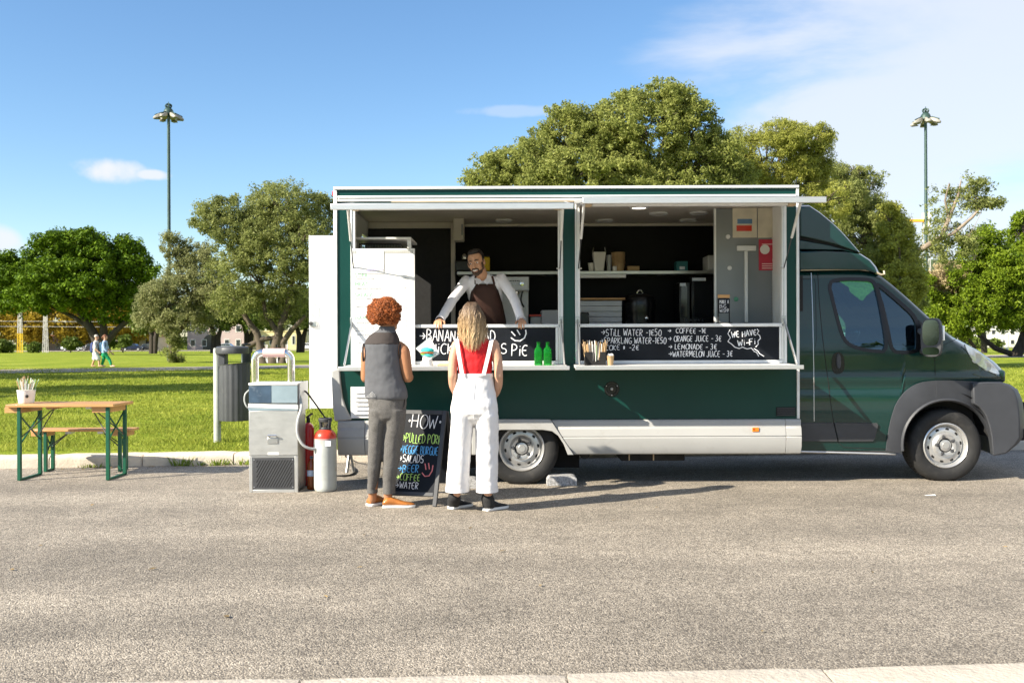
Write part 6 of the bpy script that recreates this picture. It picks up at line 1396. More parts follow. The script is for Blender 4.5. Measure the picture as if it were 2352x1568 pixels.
pm('vest_grey', (.105, .108, .117), .75, var=.12, scale=6, spec=.15, bump=.2, bscale=9, stretch=(1, 1, .35)); pm('vest_yoke', (.060, .051, .048), .8, var=.12, scale=6, spec=.15, bump=.2, bscale=9, stretch=(.5, 1, 1)); pm('trouser_grey', (.105, .10, .094), .9, var=.35, scale=160, bump=.3, bscale=260)
pm('shoe_tan', (.37, .13, .025), .4, var=.15, scale=12, coat=.2); pm('sole_white', (.74, .73, .70), .6, dirt=(.45, .42, .38), dirtamt=.3); pm('canvas_black', (.020, .020, .021), .85, var=.2, scale=60)
pm('denim_white', (.76, .75, .75), .8, var=.04, scale=30, bump=.45, bscale=14, stretch=(.6, 1, 1)); pm('red_top', (.55, .008, .012), .75, var=.12, scale=10, bump=.2, bscale=200); pm('shirt_white', (.82, .81, .84), .7, var=.04, scale=20, bump=.1, bscale=200)
pm('apron_brown', (.040, .014, .008), .7, var=.15, scale=12, bump=.3, bscale=250); pm('eye_white', (.7, .68, .65), .2); pm('eye_dark', (.01, .008, .006), .1); pm('teeth', (.7, .67, .6), .3); pm('lip', (.32, .12, .09), .5)
pm('ped_cream', (.62, .60, .54), .8); pm('ped_blue', (.30, .42, .62), .8); pm('ped_green', (.0, .28, .11), .7); pm('bag_blue', (.02, .04, .16), .6); pm('bag_teal', (.02, .09, .17), .6); pm('hair_grey', (.40, .38, .34), .7); pm('hair_brown', (.16, .06, .025), .6)
def ell(c, rx, ry, n=20, ang=0.0, tilt=None):
    c = Vector(c); out = []
    for j in range(n):
        a = 2 * math.pi * j / n; v = Vector((math.cos(a) * rx, math.sin(a) * ry, 0))
        if ang: v = Matrix.Rotation(ang, 3, 'Z') @ v
        if tilt: v = tilt @ v
        out.append(c + v)
    return out
def limb(mb, pts, r, n=12):
    pts = [Vector(p) for p in pts]; q = sp(pts, 4); rr = []
    for i in range(len(q)):
        t = i / 4; k = min(int(t), len(r) - 2); rr.append(r[k] + (r[k + 1] - r[k]) * (t - k))
    mb.tube(q, rr, n); mb.ball(q[0], rr[0], 10, 6); mb.ball(q[-1], rr[-1], 10, 6); return mb
def head_shape(mb, c, yaw, pitch=0.0, s=1.0, nose=True, roll=0.0):
    """skull, jaw, nose, brow, ears; +y is the way the face looks before turning"""
    Mh = Matrix.Translation(c) @ Matrix.Rotation(yaw, 4, 'Z') @ Matrix.Rotation(pitch, 4, 'X') @ Matrix.Rotation(roll, 4, 'Y') @ Matrix.Scale(s, 4)
    h = MB(); h.ball((0, -.012, .030), (.074, .092, .088), 20, 14); h.ball((0, .022, -.035), (.058, .066, .075), 18, 12); h.ball((0, .055, -.088), (.030, .030, .024), 12, 8)
    h.ball((0, .066, .020), (.052, .022, .016), 12, 8); h.ball((-.036, .055, -.028), (.022, .022, .022), 10, 8); h.ball((.036, .055, -.028), (.022, .022, .022), 10, 8)
    if nose: h.tube([(0, .078, .018), (0, .098, -.012), (0, .106, -.028), (0, .088, -.040)], [.008, .011, .015, .010], 10)
    h.ball((0, .078, -.062), (.024, .014, .012), 12, 8)
    for sx in (-1, 1): h.ball((sx * .077, -.010, -.008), (.010, .022, .032), 10, 8)
    h.xf(Mh); mb.add(h.v, h.f); return Mh
def hand_shape(mb, wrist, fwd, nrm, side, width=.078, curl=(.15, .5, .5), spread=.10, s=1.0):
    """palm, four fingers and a thumb; fwd along the fingers, nrm out of the back of the hand, side towards the thumb"""
    w = Vector(wrist); f = Vector(fwd).normalized(); n = Vector(nrm); n = (n - f * n.dot(f)).normalized(); t = f.cross(n).normalized()
    if t.dot(Vector(side)) < 0: t = -t
    rings = []
    for k, (d, hw, th) in enumerate(((0, .026, .018), (.02, .032, .018), (.05, .039, .016), (.08, .039, .013), (.092, .036, .010))):
        rings.append([w + f * d * s + t * (math.cos(a) * hw * s) + n * (math.sin(a) * th * s) for a in [2 * math.pi * j / 14 for j in range(14)]])
    mb.loft(rings)
    for i, (o, L, r) in enumerate(((.030, .072, .0088), (.010, .080, .0090), (-.010, .074, .0086), (-.029, .058, .0076))):
        d = (f + t * (o / .03 * spread)).normalized(); b = w + f * .085 * s + t * o * s; ax = t; pts = [b - d * .012]; cur = b; a = 0
        for j, q in enumerate((.42, .32, .26)):
            a += curl[j]; dd = (d * math.cos(a) - n * math.sin(a)).normalized(); cur = cur + dd * L * q * s; pts += [cur]
        pts.insert(1, b); mb.tube(pts, [r * s * 1.05, r * s * 1.05, r * s, r * s * .92, r * s * .75], 8); mb.ball(pts[-1], r * s * .76, 8, 5)
    b = w + f * .025 * s + t * .026 * s; d1 = (f * .75 + t * .75 - n * .15).normalized(); p1 = b + d1 * .04 * s; d2 = (f * .95 + t * .2 - n * .35).normalized(); p2 = p1 + d2 * .030 * s; p3 = p2 + (d2 - n * .25).normalized() * .024 * s
    mb.tube([b - d1 * .01, p1, p2, p3], [.013 * s, .011 * s, .0098 * s, .008 * s], 8); mb.ball(p3, .008 * s, 8, 5)
def shoe(root, ankle, ground, ang, L, W, H, up_mat, sole_mat, high=0.0, name='shoe'):
    """ground: point under the heel; ang: direction of the toe"""
    g = Vector((ground[0], ground[1], 0)); d = Vector((math.cos(ang), math.sin(ang), 0)); t = Vector((-d.y, d.x, 0)); rings = []; sole = []
    for (u, hw, h) in ((-.02, .30, .50), (.0, .36, .70), (.12, .42, .98), (.28, .40, .95), (.42, .40, .80), (.58, .46, .62), (.74, .50, .50), (.88, .44, .42), (.97, .28, .34), (1.0, .10, .22)):
        c = g + d * (u * L); rings.append([c + t * (math.cos(a) * hw * W) + Vector((0, 0, .018 + (H * h - .018) * (.5 + .5 * math.sin(a)))) for a in [2 * math.pi * j / 16 for j in range(16)]])
        sole.append([c + t * (sx * (hw * W + .004)) + Vector((0, 0, z)) for sx, z in ((-1, .001), (1, .001), (1, .022), (-1, .022))])
    mb = MB(); mb.loft(rings)
    if high: limb(mb, [g + d * L * .16 + Vector((0, 0, H * .6)), Vector(ankle)], [.054, .052])
    s = melt(mb, name, up_mat, root, .007, 2)
    MB().loft(sole).build('sole', sole_mat, s, smooth=40, bevel=.004)
    m2 = MB()
    for k in range(5):
        u = .34 + k * .055; c = g + d * (u * L) + Vector((0, 0, H * (.93 - k * .075))); m2.tube([c - t * .018, c + t * .018], .0028, 5)
    m2 = None if False else m2
    lc = m2.build('laces', sole_mat if high else up_mat, s); lc['kind'] = 'stuff'
    return s
def skin(mb, mat, root, vox=.008): return melt(mb, 'body', mat, root, vox, 2)
def man_in_vest():
    Y = 7.8; q = lambda x, y, d=0.0: P(x, y, Y) + Vector((0, d, 0)); k = Y / F
    root = thing('person', 'person with curly auburn hair, grey vest and grey trousers seen from behind', 'person', G(890, 1166))
    mb = MB()
    Mh = head_shape(mb, q(891, 729, .0), R(-38), R(6), 1.0)
    limb(mb, [q(889, 740, -.01), q(887, 768, -.005)], [.052, .054])
    # torso and legs under the clothes
    mb.loft([ell(q(x, y), w * k, d) for x, y, w, d in ((882, 782, 30, .07), (879, 795, 35, .085), (880, 840, 35, .09), (887, 890, 38, .085), (889, 930, 40, .09), (889, 950, 36, .085))])
    limb(mb, [q(869, 940), q(862, 1035, .02), q(856, 1095, .04), q(852, 1149, .08)], [.07, .052, .044, .033]); limb(mb, [q(908, 940), q(899, 1035, .02), q(892, 1095, .02), q(889, 1150, .04)], [.07, .052, .044, .033])
    # arms, bent at the elbow, hands together in front
    limb(mb, [q(916, 795), q(926, 808, -.01), q(931, 836, -.015), q(936, 866, -.01)], [.045, .056, .051, .043]); limb(mb, [q(936, 866, -.01), q(934, 866, .10), q(918, 856, .24)], [.044, .042, .027])
    limb(mb, [q(848, 798), q(842, 812), q(840, 838, .0), q(838, 868, .02)], [.042, .047, .042, .038]); limb(mb, [q(838, 868, .02), q(848, 868, .12), q(872, 858, .24)], [.038, .036, .026])
    hand_shape(mb, q(918, 856, .24), (-.45, .85, .1), (.2, .0, 1), (-1, 0, 0), curl=(.4, .5, .4)); hand_shape(mb, q(872, 858, .24), (.45, .85, .1), (-.2, 0, 1), (1, 0, 0), curl=(.4, .5, .4))
    skin(mb, 'skin_brown', root)
    # curls
    rng = random.Random(2); c = q(884, 724, -.005); rx, ry, rz = 37 * k, .135, 35 * k; mb = MB()
    core = MB().ball(c + Vector((0, 0, .012)), (rx * .86, ry * .86, rz * .86), 20, 14).build('hair_core', 'hair_auburn_core', root)
    n = 0
    while n < 3400:
        d = Vector((rng.gauss(0, 1), rng.gauss(0, 1), rng.gauss(0, 1))).normalized()
        f = Vector((.61, .78, 0))                                  # the face side stays free
        if d.dot(f) > .45 and d.z < .35: continue
        if d.z < -.62: continue
        n += 1; lump = 1 + .09 * math.sin(7 * d.x + 3 * d.z) * math.sin(6 * d.z + 2 * d.y); r = (rng.uniform(.84, 1.03) if rng.random() < .9 else rng.uniform(1.0, 1.1)) * lump
        p = c + Vector((d.x * rx * r, d.y * ry * r, d.z * rz * r + .012)); u = d.orthogonal().normalized(); w = d.cross(u); ax = (d + Vector((rng.gauss(0, .6), rng.gauss(0, .6), rng.gauss(0, .6) - .2))).normalized(); u = ax.orthogonal().normalized(); w = ax.cross(u)
        a0 = rng.uniform(0, 6.28); R0 = rng.uniform(.006, .011); L = rng.uniform(.012, .03)
        mb.tube([p + ax * (L * (j / 9 - .5)) + u * (R0 * math.cos(a0 + j * 1.15)) + w * (R0 * math.sin(a0 + j * 1.15)) for j in range(10)], [.0012 + .0013 * math.sin(math.pi * j / 9) for j in range(10)], 4, False)
    o = mb.build('curly_hair', 'hair_auburn', root, smooth=179, recalc=False)
    # vest
    mb = MB(); V = ((887, 757, 19, .068), (884, 763, 25, .078), (881, 770, 32, .092), (879, 779, 38.5, .106), (877.5, 791, 41.5, .117), (877.5, 815, 42, .125), (879, 845, 43, .127), (882, 875, 46, .127), (886, 899, 50.5, .128), (887, 911, 50.5, .126), (887, 917, 46, .112))
    mb.loft([ell(q(x, y), w * k, d, 28, -.25) for x, y, w, d in V]); vest = melt(mb, 'vest', 'vest_grey', root, .009, 2, .014, .09)
    mb = MB(); mb.loft([ell(q(x, y), w * k + .0035, d + .0035, 28, -.25) for x, y, w, d in V[1:5]]); melt(mb, 'shoulder_yoke', 'vest_yoke', vest, .009, 2, .012, .09)
    mb = MB(); mb.loft([ell(q(x, y), w * k, d, 24, -.3) for x, y, w, d in ((889, 750, 17.5, .066), (888, 757, 19.5, .072), (886, 764, 25, .080), (887, 764, 17, .060), (889, 753, 15.5, .056))], caps=False); mb.build('collar', 'vest_grey', vest, smooth=60)
    for (x, y) in ((918, 806), (838, 808)):
        cc = q(x - (1 if x > 880 else -1), y, 0); sg = 1 if x > 880 else -1
        mb = MB().tube([cc + Vector((sg * .012, .062 * math.cos(a), .075 * math.sin(a) - .01)) for a in [2 * math.pi * j / 20 for j in range(21)]], .008, 6); mb.build('armhole_edge', 'vest_yoke', vest)
    mb = MB()
    for j in range(5):
        for i in range(9 - j * 2):
            mb.ball(q(846 + j * 3.2 + i * 3.0, 909 - j * 2.6 - .0, -.122 + .004 * abs(i - 3)), .0028, 6, 4)
    o = mb.build('reflective_dots', 'sole_white', vest); o['kind'] = 'stuff'
    # trousers
    mb = MB(); mb.loft([ell(q(x, y), w * k, d, 24) for x, y, w, d in ((888, 905, 44, .108), (889, 925, 44, .118), (890, 945, 42, .120), (890, 958, 36, .11), (890, 968, 24, .08), (890, 974, 10, .04))])
    mb.loft([ell(q(x, y, e), w * k, d, 18) for x, y, w, d, e in ((869, 940, 23, .11, 0), (868, 970, 21, .10, 0), (864, 1005, 18.5, .085, .01), (861, 1040, 17, .076, .015), (858, 1075, 15, .068, .03), (854.5, 1105, 13, .06, .05), (852.5, 1124, 12, .056, .065), (852, 1133, 12.2, .056, .07))])
    mb.loft([ell(q(x, y, e), w * k, d, 18) for x, y, w, d, e in ((909, 940, 25, .115, 0), (907, 970, 24, .105, 0), (903, 1005, 22.5, .088, .01), (899, 1040, 20, .078, .015), (895.5, 1075, 17.5, .07, .015), (893, 1105, 15, .062, .025), (892, 1126, 14, .058, .03), (892, 1133, 14.2, .058, .035))])
    tr = melt(mb, 'trousers', 'trouser_grey', root, .008, 2, .012, .09)
    MB().tube(sp([q(931, 914, -.04), q(930, 928, -.055), q(926, 938, -.07)]), .004, 6).build('pocket_edge', 'vest_yoke', tr)
    for (x, y, w, e) in ((852, 1129, 12.6, .068), (892, 1129, 14.6, .032)): MB().loft([ell(q(x, y + dy, e), w * k, .058, 18) for dy in (-4, 4.5)] + [ell(q(x, y + dy, e), (w - 2) * k, .05, 18) for dy in (4.5, -4)], caps=False).build('turned_hem', 'trouser_grey', tr)
    shoe(root, q(852, 1145), G(847, 1162), R(50), .255, .096, .088, 'shoe_tan', 'sole_white'); shoe(root, q(892, 1146), G(880, 1165), R(3), .262, .098, .09, 'shoe_tan', 'sole_white')
man_in_vest()
def woman_in_white():
    Y = 7.6; q = lambda x, y, d=0.0: P(x, y, Y) + Vector((0, d, 0)); k = Y / F
    root = thing('person', 'person with long wavy blonde hair, red top and white dungarees seen from behind', 'person', G(1085, 1174))
    mb = MB(); Mh = head_shape(mb, q(1083, 728, .0), R(-4), R(8), .96)
    limb(mb, [q(1085, 740, -.01), q(1087, 778, 0)], [.048, .054])
    mb.loft([ell(q(x, y), w * k, d) for x, y, w, d in ((1088, 779, 33, .065), (1089, 796, 40, .08), (1090, 830, 37, .085), (1091, 862, 34, .082), (1090, 900, 43, .10), (1089, 940, 48, .115), (1089, 962, 44, .11))])
    limb(mb, [q(1064, 955), q(1058, 1040, .02), q(1053, 1105, .03), q(1043, 1150, .075)], [.08, .055, .044, .029]); limb(mb, [q(1115, 955), q(1118, 1040, .02), q(1119, 1105, .03), q(1120, 1153, .06)], [.08, .055, .044, .029])
    limb(mb, [q(1049, 793), q(1041, 826, -.015), q(1039, 862, -.03)], [.044, .040, .034]); limb(mb, [q(1039, 862, -.03), q(1040, 885, .02), q(1046, 906, .085)], [.035, .034, .026])
    limb(mb, [q(1133, 791), q(1142, 826, -.015), q(1145, 862, -.03)], [.044, .040, .034]); limb(mb, [q(1145, 862, -.03), q(1144, 885, .02), q(1138, 906, .085)], [.035, .034, .026])
    hand_shape(mb, q(1047, 906, .09), (.25, .35, -.9), (-1, -.2, 0), (.4, 1, 0), s=.92); hand_shape(mb, q(1137, 906, .09), (-.25, .35, -.9), (1, -.2, 0), (-.4, 1, 0), s=.92)
    skin(mb, 'skin_fair', root)
    # hair: a base and many wavy locks
    base = MB(); c = q(1083, 724, -.012); base.ball(c, (.080, .102, .105), 20, 12); base.loft([ell(q(x, y, e), w * k, d, 18) for x, y, w, d, e in ((1083, 715, 25, .085, -.02), (1083, 740, 26, .072, -.035), (1084, 758, 23, .055, -.05), (1085, 772, 16, .035, -.06))]); 
    hb = melt(base, 'hair', 'hair_blonde', root, .01, 2)
    rng = random.Random(6); mb = MB()
    for i in range(950):
        u = rng.uniform(-1, 1); a = u * 1.75                      # angle round the back of the head, 0 = straight back
        z0 = rng.uniform(.02, .106); rr = math.sqrt(max(.05, 1 - (z0 / .112) ** 2))
        s0 = c + Vector((math.sin(a) * .083 * rr, -math.cos(a) * .104 * rr, z0))
        sw = rng.uniform(.9, 1.1); L = rng.uniform(.7, 1.0); ph = rng.uniform(0, 6.28); cl = round(u * 9) / 9; ph = cl * 23 + rng.uniform(-.5, .5); amp = rng.uniform(.006, .016); fr = rng.uniform(10, 13)
        yend = 1.35 + (784.3 - (814 - abs(u) * 22 - 10 * (.5 + .5 * math.sin(cl * 31)) - rng.uniform(0, 34))) * k
        x1 = c.x + .012 + (u * .55 + cl * .45) * .112 * sw; pts = []
        n = 12
        for j in range(n):
            t = j / (n - 1); z = s0.z + (yend - s0.z) * t; out = math.sin(min(1, t * 2.2) * math.pi / 2)
            x = s0.x + (c.x + math.sin(a) * .092 - s0.x) * min(1, t * 2.5) if t < .4 else (c.x + math.sin(a) * .092) * (1 - (t - .4) / .6) + x1 * ((t - .4) / .6)
            y = c.y - (.104 + .006) * max(math.cos(a), -.2) * (rr + (1 - rr) * out) - .012 * math.sin(t * 3.1)
            if t > .35: y = y * (1 - (t - .35) * .55) + (c.y - .105) * (t - .35) * .55
            pts.append(Vector((x + amp * min(1, t * 1.8) * math.sin(fr * t + ph), y + amp * .6 * t * math.cos(fr * t + ph), z)))
        r = rng.uniform(.0014, .0032); mb.tube(pts, [r * (.5 + .5 * min(1, j / 2)) * (1 - .75 * max(0, (j / (n - 1) - .6) / .4)) for j in range(n)], 5, False)
    mb.build('hair_locks', 'hair_blonde', hb, smooth=179, recalc=False)
    # top
    mb = MB(); mb.loft([ell(q(x, y), w * k, d, 26) for x, y, w, d in ((1087, 768, 19, .062), (1088, 774, 27, .070), (1089, 782, 37, .082), (1089, 795, 41.5, .094), (1090, 815, 41.5, .1), (1090, 840, 40.5, .1), (1091, 862, 38.5, .096), (1091, 875, 38, .095))]); top = melt(mb, 'top', 'red_top', root, .008, 2, .016, .06)
    MB().loft([ell(q(1087, 769, 0), 19 * k, .066, 22), ell(q(1087, 763, 0), 18 * k, .062, 22), ell(q(1087, 763, 0), 17 * k, .058, 22)], caps=False).build('collar', 'red_top', top)
    # dungarees
    mb = MB(); mb.loft([ell(q(x, y, e), w * k, d, 28) for x, y, w, d, e in ((1091.5, 859, 40.5, .102, 0), (1091, 872, 42, .108, 0), (1090.5, 888, 45, .115, 0), (1089.5, 905, 49.5, .124, 0), (1089, 930, 54, .136, -.008), (1089, 948, 54, .13, -.01), (1089, 960, 46, .115, 0), (1089, 970, 30, .08, 0), (1089, 975, 12, .04, 0))])
    mb.ball(q(1066, 932, -.042), (.084, .085, .105), 16, 10); mb.ball(q(1113, 932, -.042), (.084, .085, .105), 16, 10)
    mb.loft([ell(q(x, y, e), w * k, d, 20) for x, y, w, d, e in ((1064, 930, 24, .12, 0), (1062, 955, 27, .13, 0), (1060, 985, 26.5, .118, .005), (1057, 1020, 26, .105, .01), (1054, 1060, 26, .1, .01), (1051.5, 1095, 26.8, .1, .02), (1049.8, 1118, 27.3, .1, .03), (1049.5, 1128, 27.5, .1, .035))])
    mb.loft([ell(q(x, y, e), w * k, d, 20) for x, y, w, d, e in ((1114, 930, 25, .12, 0), (1116, 955, 28, .13, 0), (1118, 985, 27, .118, .005), (1118, 1020, 26.3, .105, .01), (1118, 1060, 25.6, .1, .01), (1118, 1095, 25.2, .1, .015), (1118, 1118, 25.4, .1, .02), (1118, 1128, 25.6, .1, .025))])
    dn = melt(mb, 'dungarees', 'denim_white', root, .008, 2, .013, .09)
    MB().loft([ell(q(1091.4, y), w * k, d, 28) for y, w, d in ((857.5, 40, .102), (857, 41.4, .106), (864, 42.2, .110), (866, 41.4, .105))], caps=False).build('waistband', 'denim_white', dn, smooth=50)
    for sg, (xa, xb, xm) in enumerate(((1050, 1063, 1055), (1129, 1111, 1121))):
        pts = [(xa + (3 if sg == 0 else -3), 778, .04), (xa, 779, -.03), (xa + (1 if sg == 0 else -1), 786, -.084), ((xa * 2 + xb) / 3, 810, -.104), ((xa + 2 * xb) / 3, 835, -.108), (xb, 860, -.112)]
        p3 = sp([q(*u) for u in pts], 4); rings = []
        for i, p in enumerate(p3):
            hw = .0155; rings.append([p + Vector((-hw, 0, 0)), p + Vector((hw, 0, 0)), p + Vector((hw, -.005, 0)), p + Vector((-hw, -.005, 0))])
        MB().loft(rings).build('strap', 'denim_white', dn, smooth=50)
    MB().tube(sp([q(1089.5, 868, -.116), q(1089.5, 905, -.130), q(1089, 935, -.138), q(1088.5, 958, -.13)]), .0022, 5).build('back_seam', 'denim_white', dn)
    for x, w, e in ((1049.5, 27.9, .034), (1118, 26.0, .024)): MB().loft([ell(q(x, y, e), ww * k, d, 22) for y, ww, d in ((1119, w, .1025), (1129, w, .1035), (1129, w - 2, .095))], caps=False).build('hem', 'denim_white', dn, smooth=50)
    shoe(root, q(1042, 1143, .075), G(1034, 1169), R(48), .24, .09, .085, 'canvas_black', 'sole_white', .1, 'high_top'); shoe(root, q(1119, 1146, .06), G(1114, 1173), R(44), .24, .09, .085, 'canvas_black', 'sole_white', .1, 'high_top')
woman_in_white()
def server():
    def q(x, y, Y): return P(x, y, Y)
    root = thing('person', 'bearded person in white shirt and brown apron leaning on the counter', 'person', (PX(1118, 9.85), 9.85, .66))
    mb = MB(); hc = q(1093, 603, 9.30); yaw = R(180 - 14); pit = R(-12)
    Mh = head_shape(mb, hc, yaw, pit, 1.03, roll=R(10))
    limb(mb, [q(1099, 612, 9.38), q(1109, 640, 9.50)], [.056, .062])
    tz = .66
    mb.loft([ell(q(x, y, Y), w, d, 20) for x, y, w, d, Y in ((1110, 642, .10, .065, 9.53), (1111, 655, .15, .085, 9.56), (1116, 690, .14, .09, 9.62), (1119, 730, .145, .10, 9.70), (1121, 770, .15, .105, 9.76), (1122, 800, .14, .10, 9.80))])
    hip = q(1122, 800, 9.8)
    for sx in (-.085, .085): limb(mb, [hip + Vector((sx, 0, .02)), Vector((hip.x + sx, 9.80, 1.05)), Vector((hip.x + sx, 9.9, .73))], [.085, .06, .045]); limb(mb, [Vector((hip.x + sx, 9.92, .70)), Vector((hip.x + sx, 9.72, .69))], [.045, .035])
    wl = Vector((PX(1010, 9.10), 9.10, bz(1010, 744) + .035)); wr = Vector((PX(1197, 9.10), 9.10, bz(1197, 744) + .035))
    sl = q(1070, 646, 9.53); sr_ = q(1150, 640, 9.53); el = q(1040, 688, 9.36); er = q(1180, 686, 9.36)
    limb(mb, [sl, el, wl], [.038, .030, .024]); limb(mb, [sr_, er, wr], [.038, .030, .024])
    hand_shape(mb, wl, (-.12, -1, -.15), (0, .1, 1), (1, 0, 0), curl=(.55, .75, .35), spread=.22); hand_shape(mb, wr, (.10, -1, -.15), (0, .1, 1), (-1, 0, 0), curl=(.55, .75, .35), spread=.20)
    skin(mb, 'skin_tan', root, .0055)
    # hair, beard, face
    h = MB(); h.ball((0, -.034, .048), (.079, .088, .082), 20, 14); h.ball((0, .006, .100), (.058, .062, .030), 16, 10); h.ball((-.073, .0, .012), (.008, .018, .035), 8, 6); h.ball((.073, .0, .012), (.008, .018, .035), 8, 6); h.xf(Mh); melt(h, 'hair', 'hair_dark', root, .006, 1)
    b = MB(); b.ball((0, .026, -.082), (.054, .054, .034), 18, 10); b.ball((0, .058, -.096), (.032, .031, .027), 14, 8); b.ball((-.060, .012, -.035), (.011, .022, .042), 8, 6); b.ball((.060, .012, -.035), (.011, .022, .042), 8, 6); b.tube([(-.034, .072, -.064), (-.018, .090, -.049), (0, .096, -.046), (.018, .090, -.049), (.034, .072, -.064)], [.007, .0085, .0085, .0085, .007], 8); b.xf(Mh)
    br = melt(b, 'beard', 'beard', root, .005, 1)
    MB().tube([(-.024, .082, -.060), (-.012, .092, -.064), (0, .095, -.066), (.012, .092, -.064), (.024, .082, -.060)], [.003, .0065, .0075, .0065, .003], 8).xf(Mh).build('teeth', 'teeth', root)
    MB().tube([(-.024, .080, -.066), (0, .094, -.076), (.024, .080, -.066)], [.004, .006, .004], 8).xf(Mh).build('lower_lip', 'lip', root)
    for sx in (-1, 1):
        e = MB().ball((sx * .031, .070, .006), (.013, .011, .009), 12, 8).xf(Mh).build('eye', 'eye_white', root); MB().ball((sx * .031, .0795, .004), (.006, .004, .006), 8, 6).xf(Mh).build('iris', 'eye_dark', e)
        MB().tube([(sx * .014, .087, .025), (sx * .032, .083, .031), (sx * .050, .066, .026)], [.0035, .0048, .003], 6).xf(Mh).build('eyebrow', 'hair_dark', root); MB().tube([(sx * .018, .082, .012), (sx * .032, .083, .016), (sx * .045, .072, .010)], .0032, 6).xf(Mh).build('eyelid', 'skin_tan', e)
    # shirt
    mb = MB(); mb.loft([ell(q(x, y, Y), w, d, 26) for x, y, w, d, Y in ((1108, 630, .070, .070, 9.50), (1109, 637, .14, .085, 9.52), (1110, 648, .185, .105, 9.545), (1112, 666, .185, .12, 9.58), (1116, 695, .165, .12, 9.63), (1119, 730, .155, .12, 9.70), (1121, 770, .17, .13, 9.76), (1122, 790, .17, .13, 9.79))])
    limb(mb, [sl, el, wl.lerp(el, .12)], [.059, .048, .040], 14); limb(mb, [sr_, er, wr.lerp(er, .12)], [.059, .048, .040], 14)
    sh = melt(mb, 'shirt', 'shirt_white', root, .008, 2, .011, .05)
    cc = q(1109, 637, 9.495)
    for sx in (-1, 1):
        MB().add([cc + Vector(v) for v in ((sx * .006, -.092, -.05), (sx * .066, -.03, .028), (sx * .06, .03, .045), (sx * .088, -.05, -.012), (sx * .045, -.104, -.075))], [(0, 1, 3, 4), (1, 2, 3)]).build('collar', 'shirt_white', sh, smooth=0).modifiers.new('s', 'SOLIDIFY').thickness = .006
    for w, sg in ((wl, -1), (wr, 1)): MB().tube([w + Vector((-sg * .005, .05, .014)), w + Vector((0, -.005, .002))], [.047, .043], 16, False).build('cuff', 'shirt_white', sh).modifiers.new('s', 'SOLIDIFY').thickness = .004
    # apron
    mb = MB(); cols = []
    for (y, xa, xb, Y, dep) in ((652, 1090, 1137, 9.565, .142), (668, 1083, 1143, 9.58, .150), (695, 1078, 1152, 9.63, .152), (730, 1077, 1160, 9.70, .155), (770, 1077, 1166, 9.76, .16), (830, 1076, 1170, 9.80, .17), (900, 1074, 1172, 9.82, .18)):
        row = []
        for i in range(11):
            t = i / 10; x = xa + (xb - xa) * t; b_ = 1 - (2 * t - 1) ** 2
            row.append(q(x, y, Y - dep * (.45 + .55 * b_ ** .6) - .006))
        cols.append(row)
    vs = [p for r_ in cols for p in r_]; fs = [(i * 11 + j, i * 11 + j + 1, (i + 1) * 11 + j + 1, (i + 1) * 11 + j) for i in range(len(cols) - 1) for j in range(10)]
    ap = MB().add(vs, fs).build('apron', 'apron_brown', root, smooth=179); ap.modifiers.new('s', 'SOLIDIFY').thickness = .006
    for a, b_ in (((1092, 653, 9.46), (1092, 634, 9.44)), ((1135, 653, 9.46), (1130, 634, 9.44))): MB().bar(q(*a), q(*b_), .022, .006, up=(0, 1, 0)).build('strap', 'apron_brown', ap)
    c2 = wl + Vector((0, .0, .0)); MB().tube([c2 + Vector((.031 * math.cos(a), -.012, .030 * math.sin(a) * .8 + .002)) for a in [2 * math.pi * j / 16 for j in range(17)]], .006, 6).build('bracelet', 'black_gloss', root)
server()
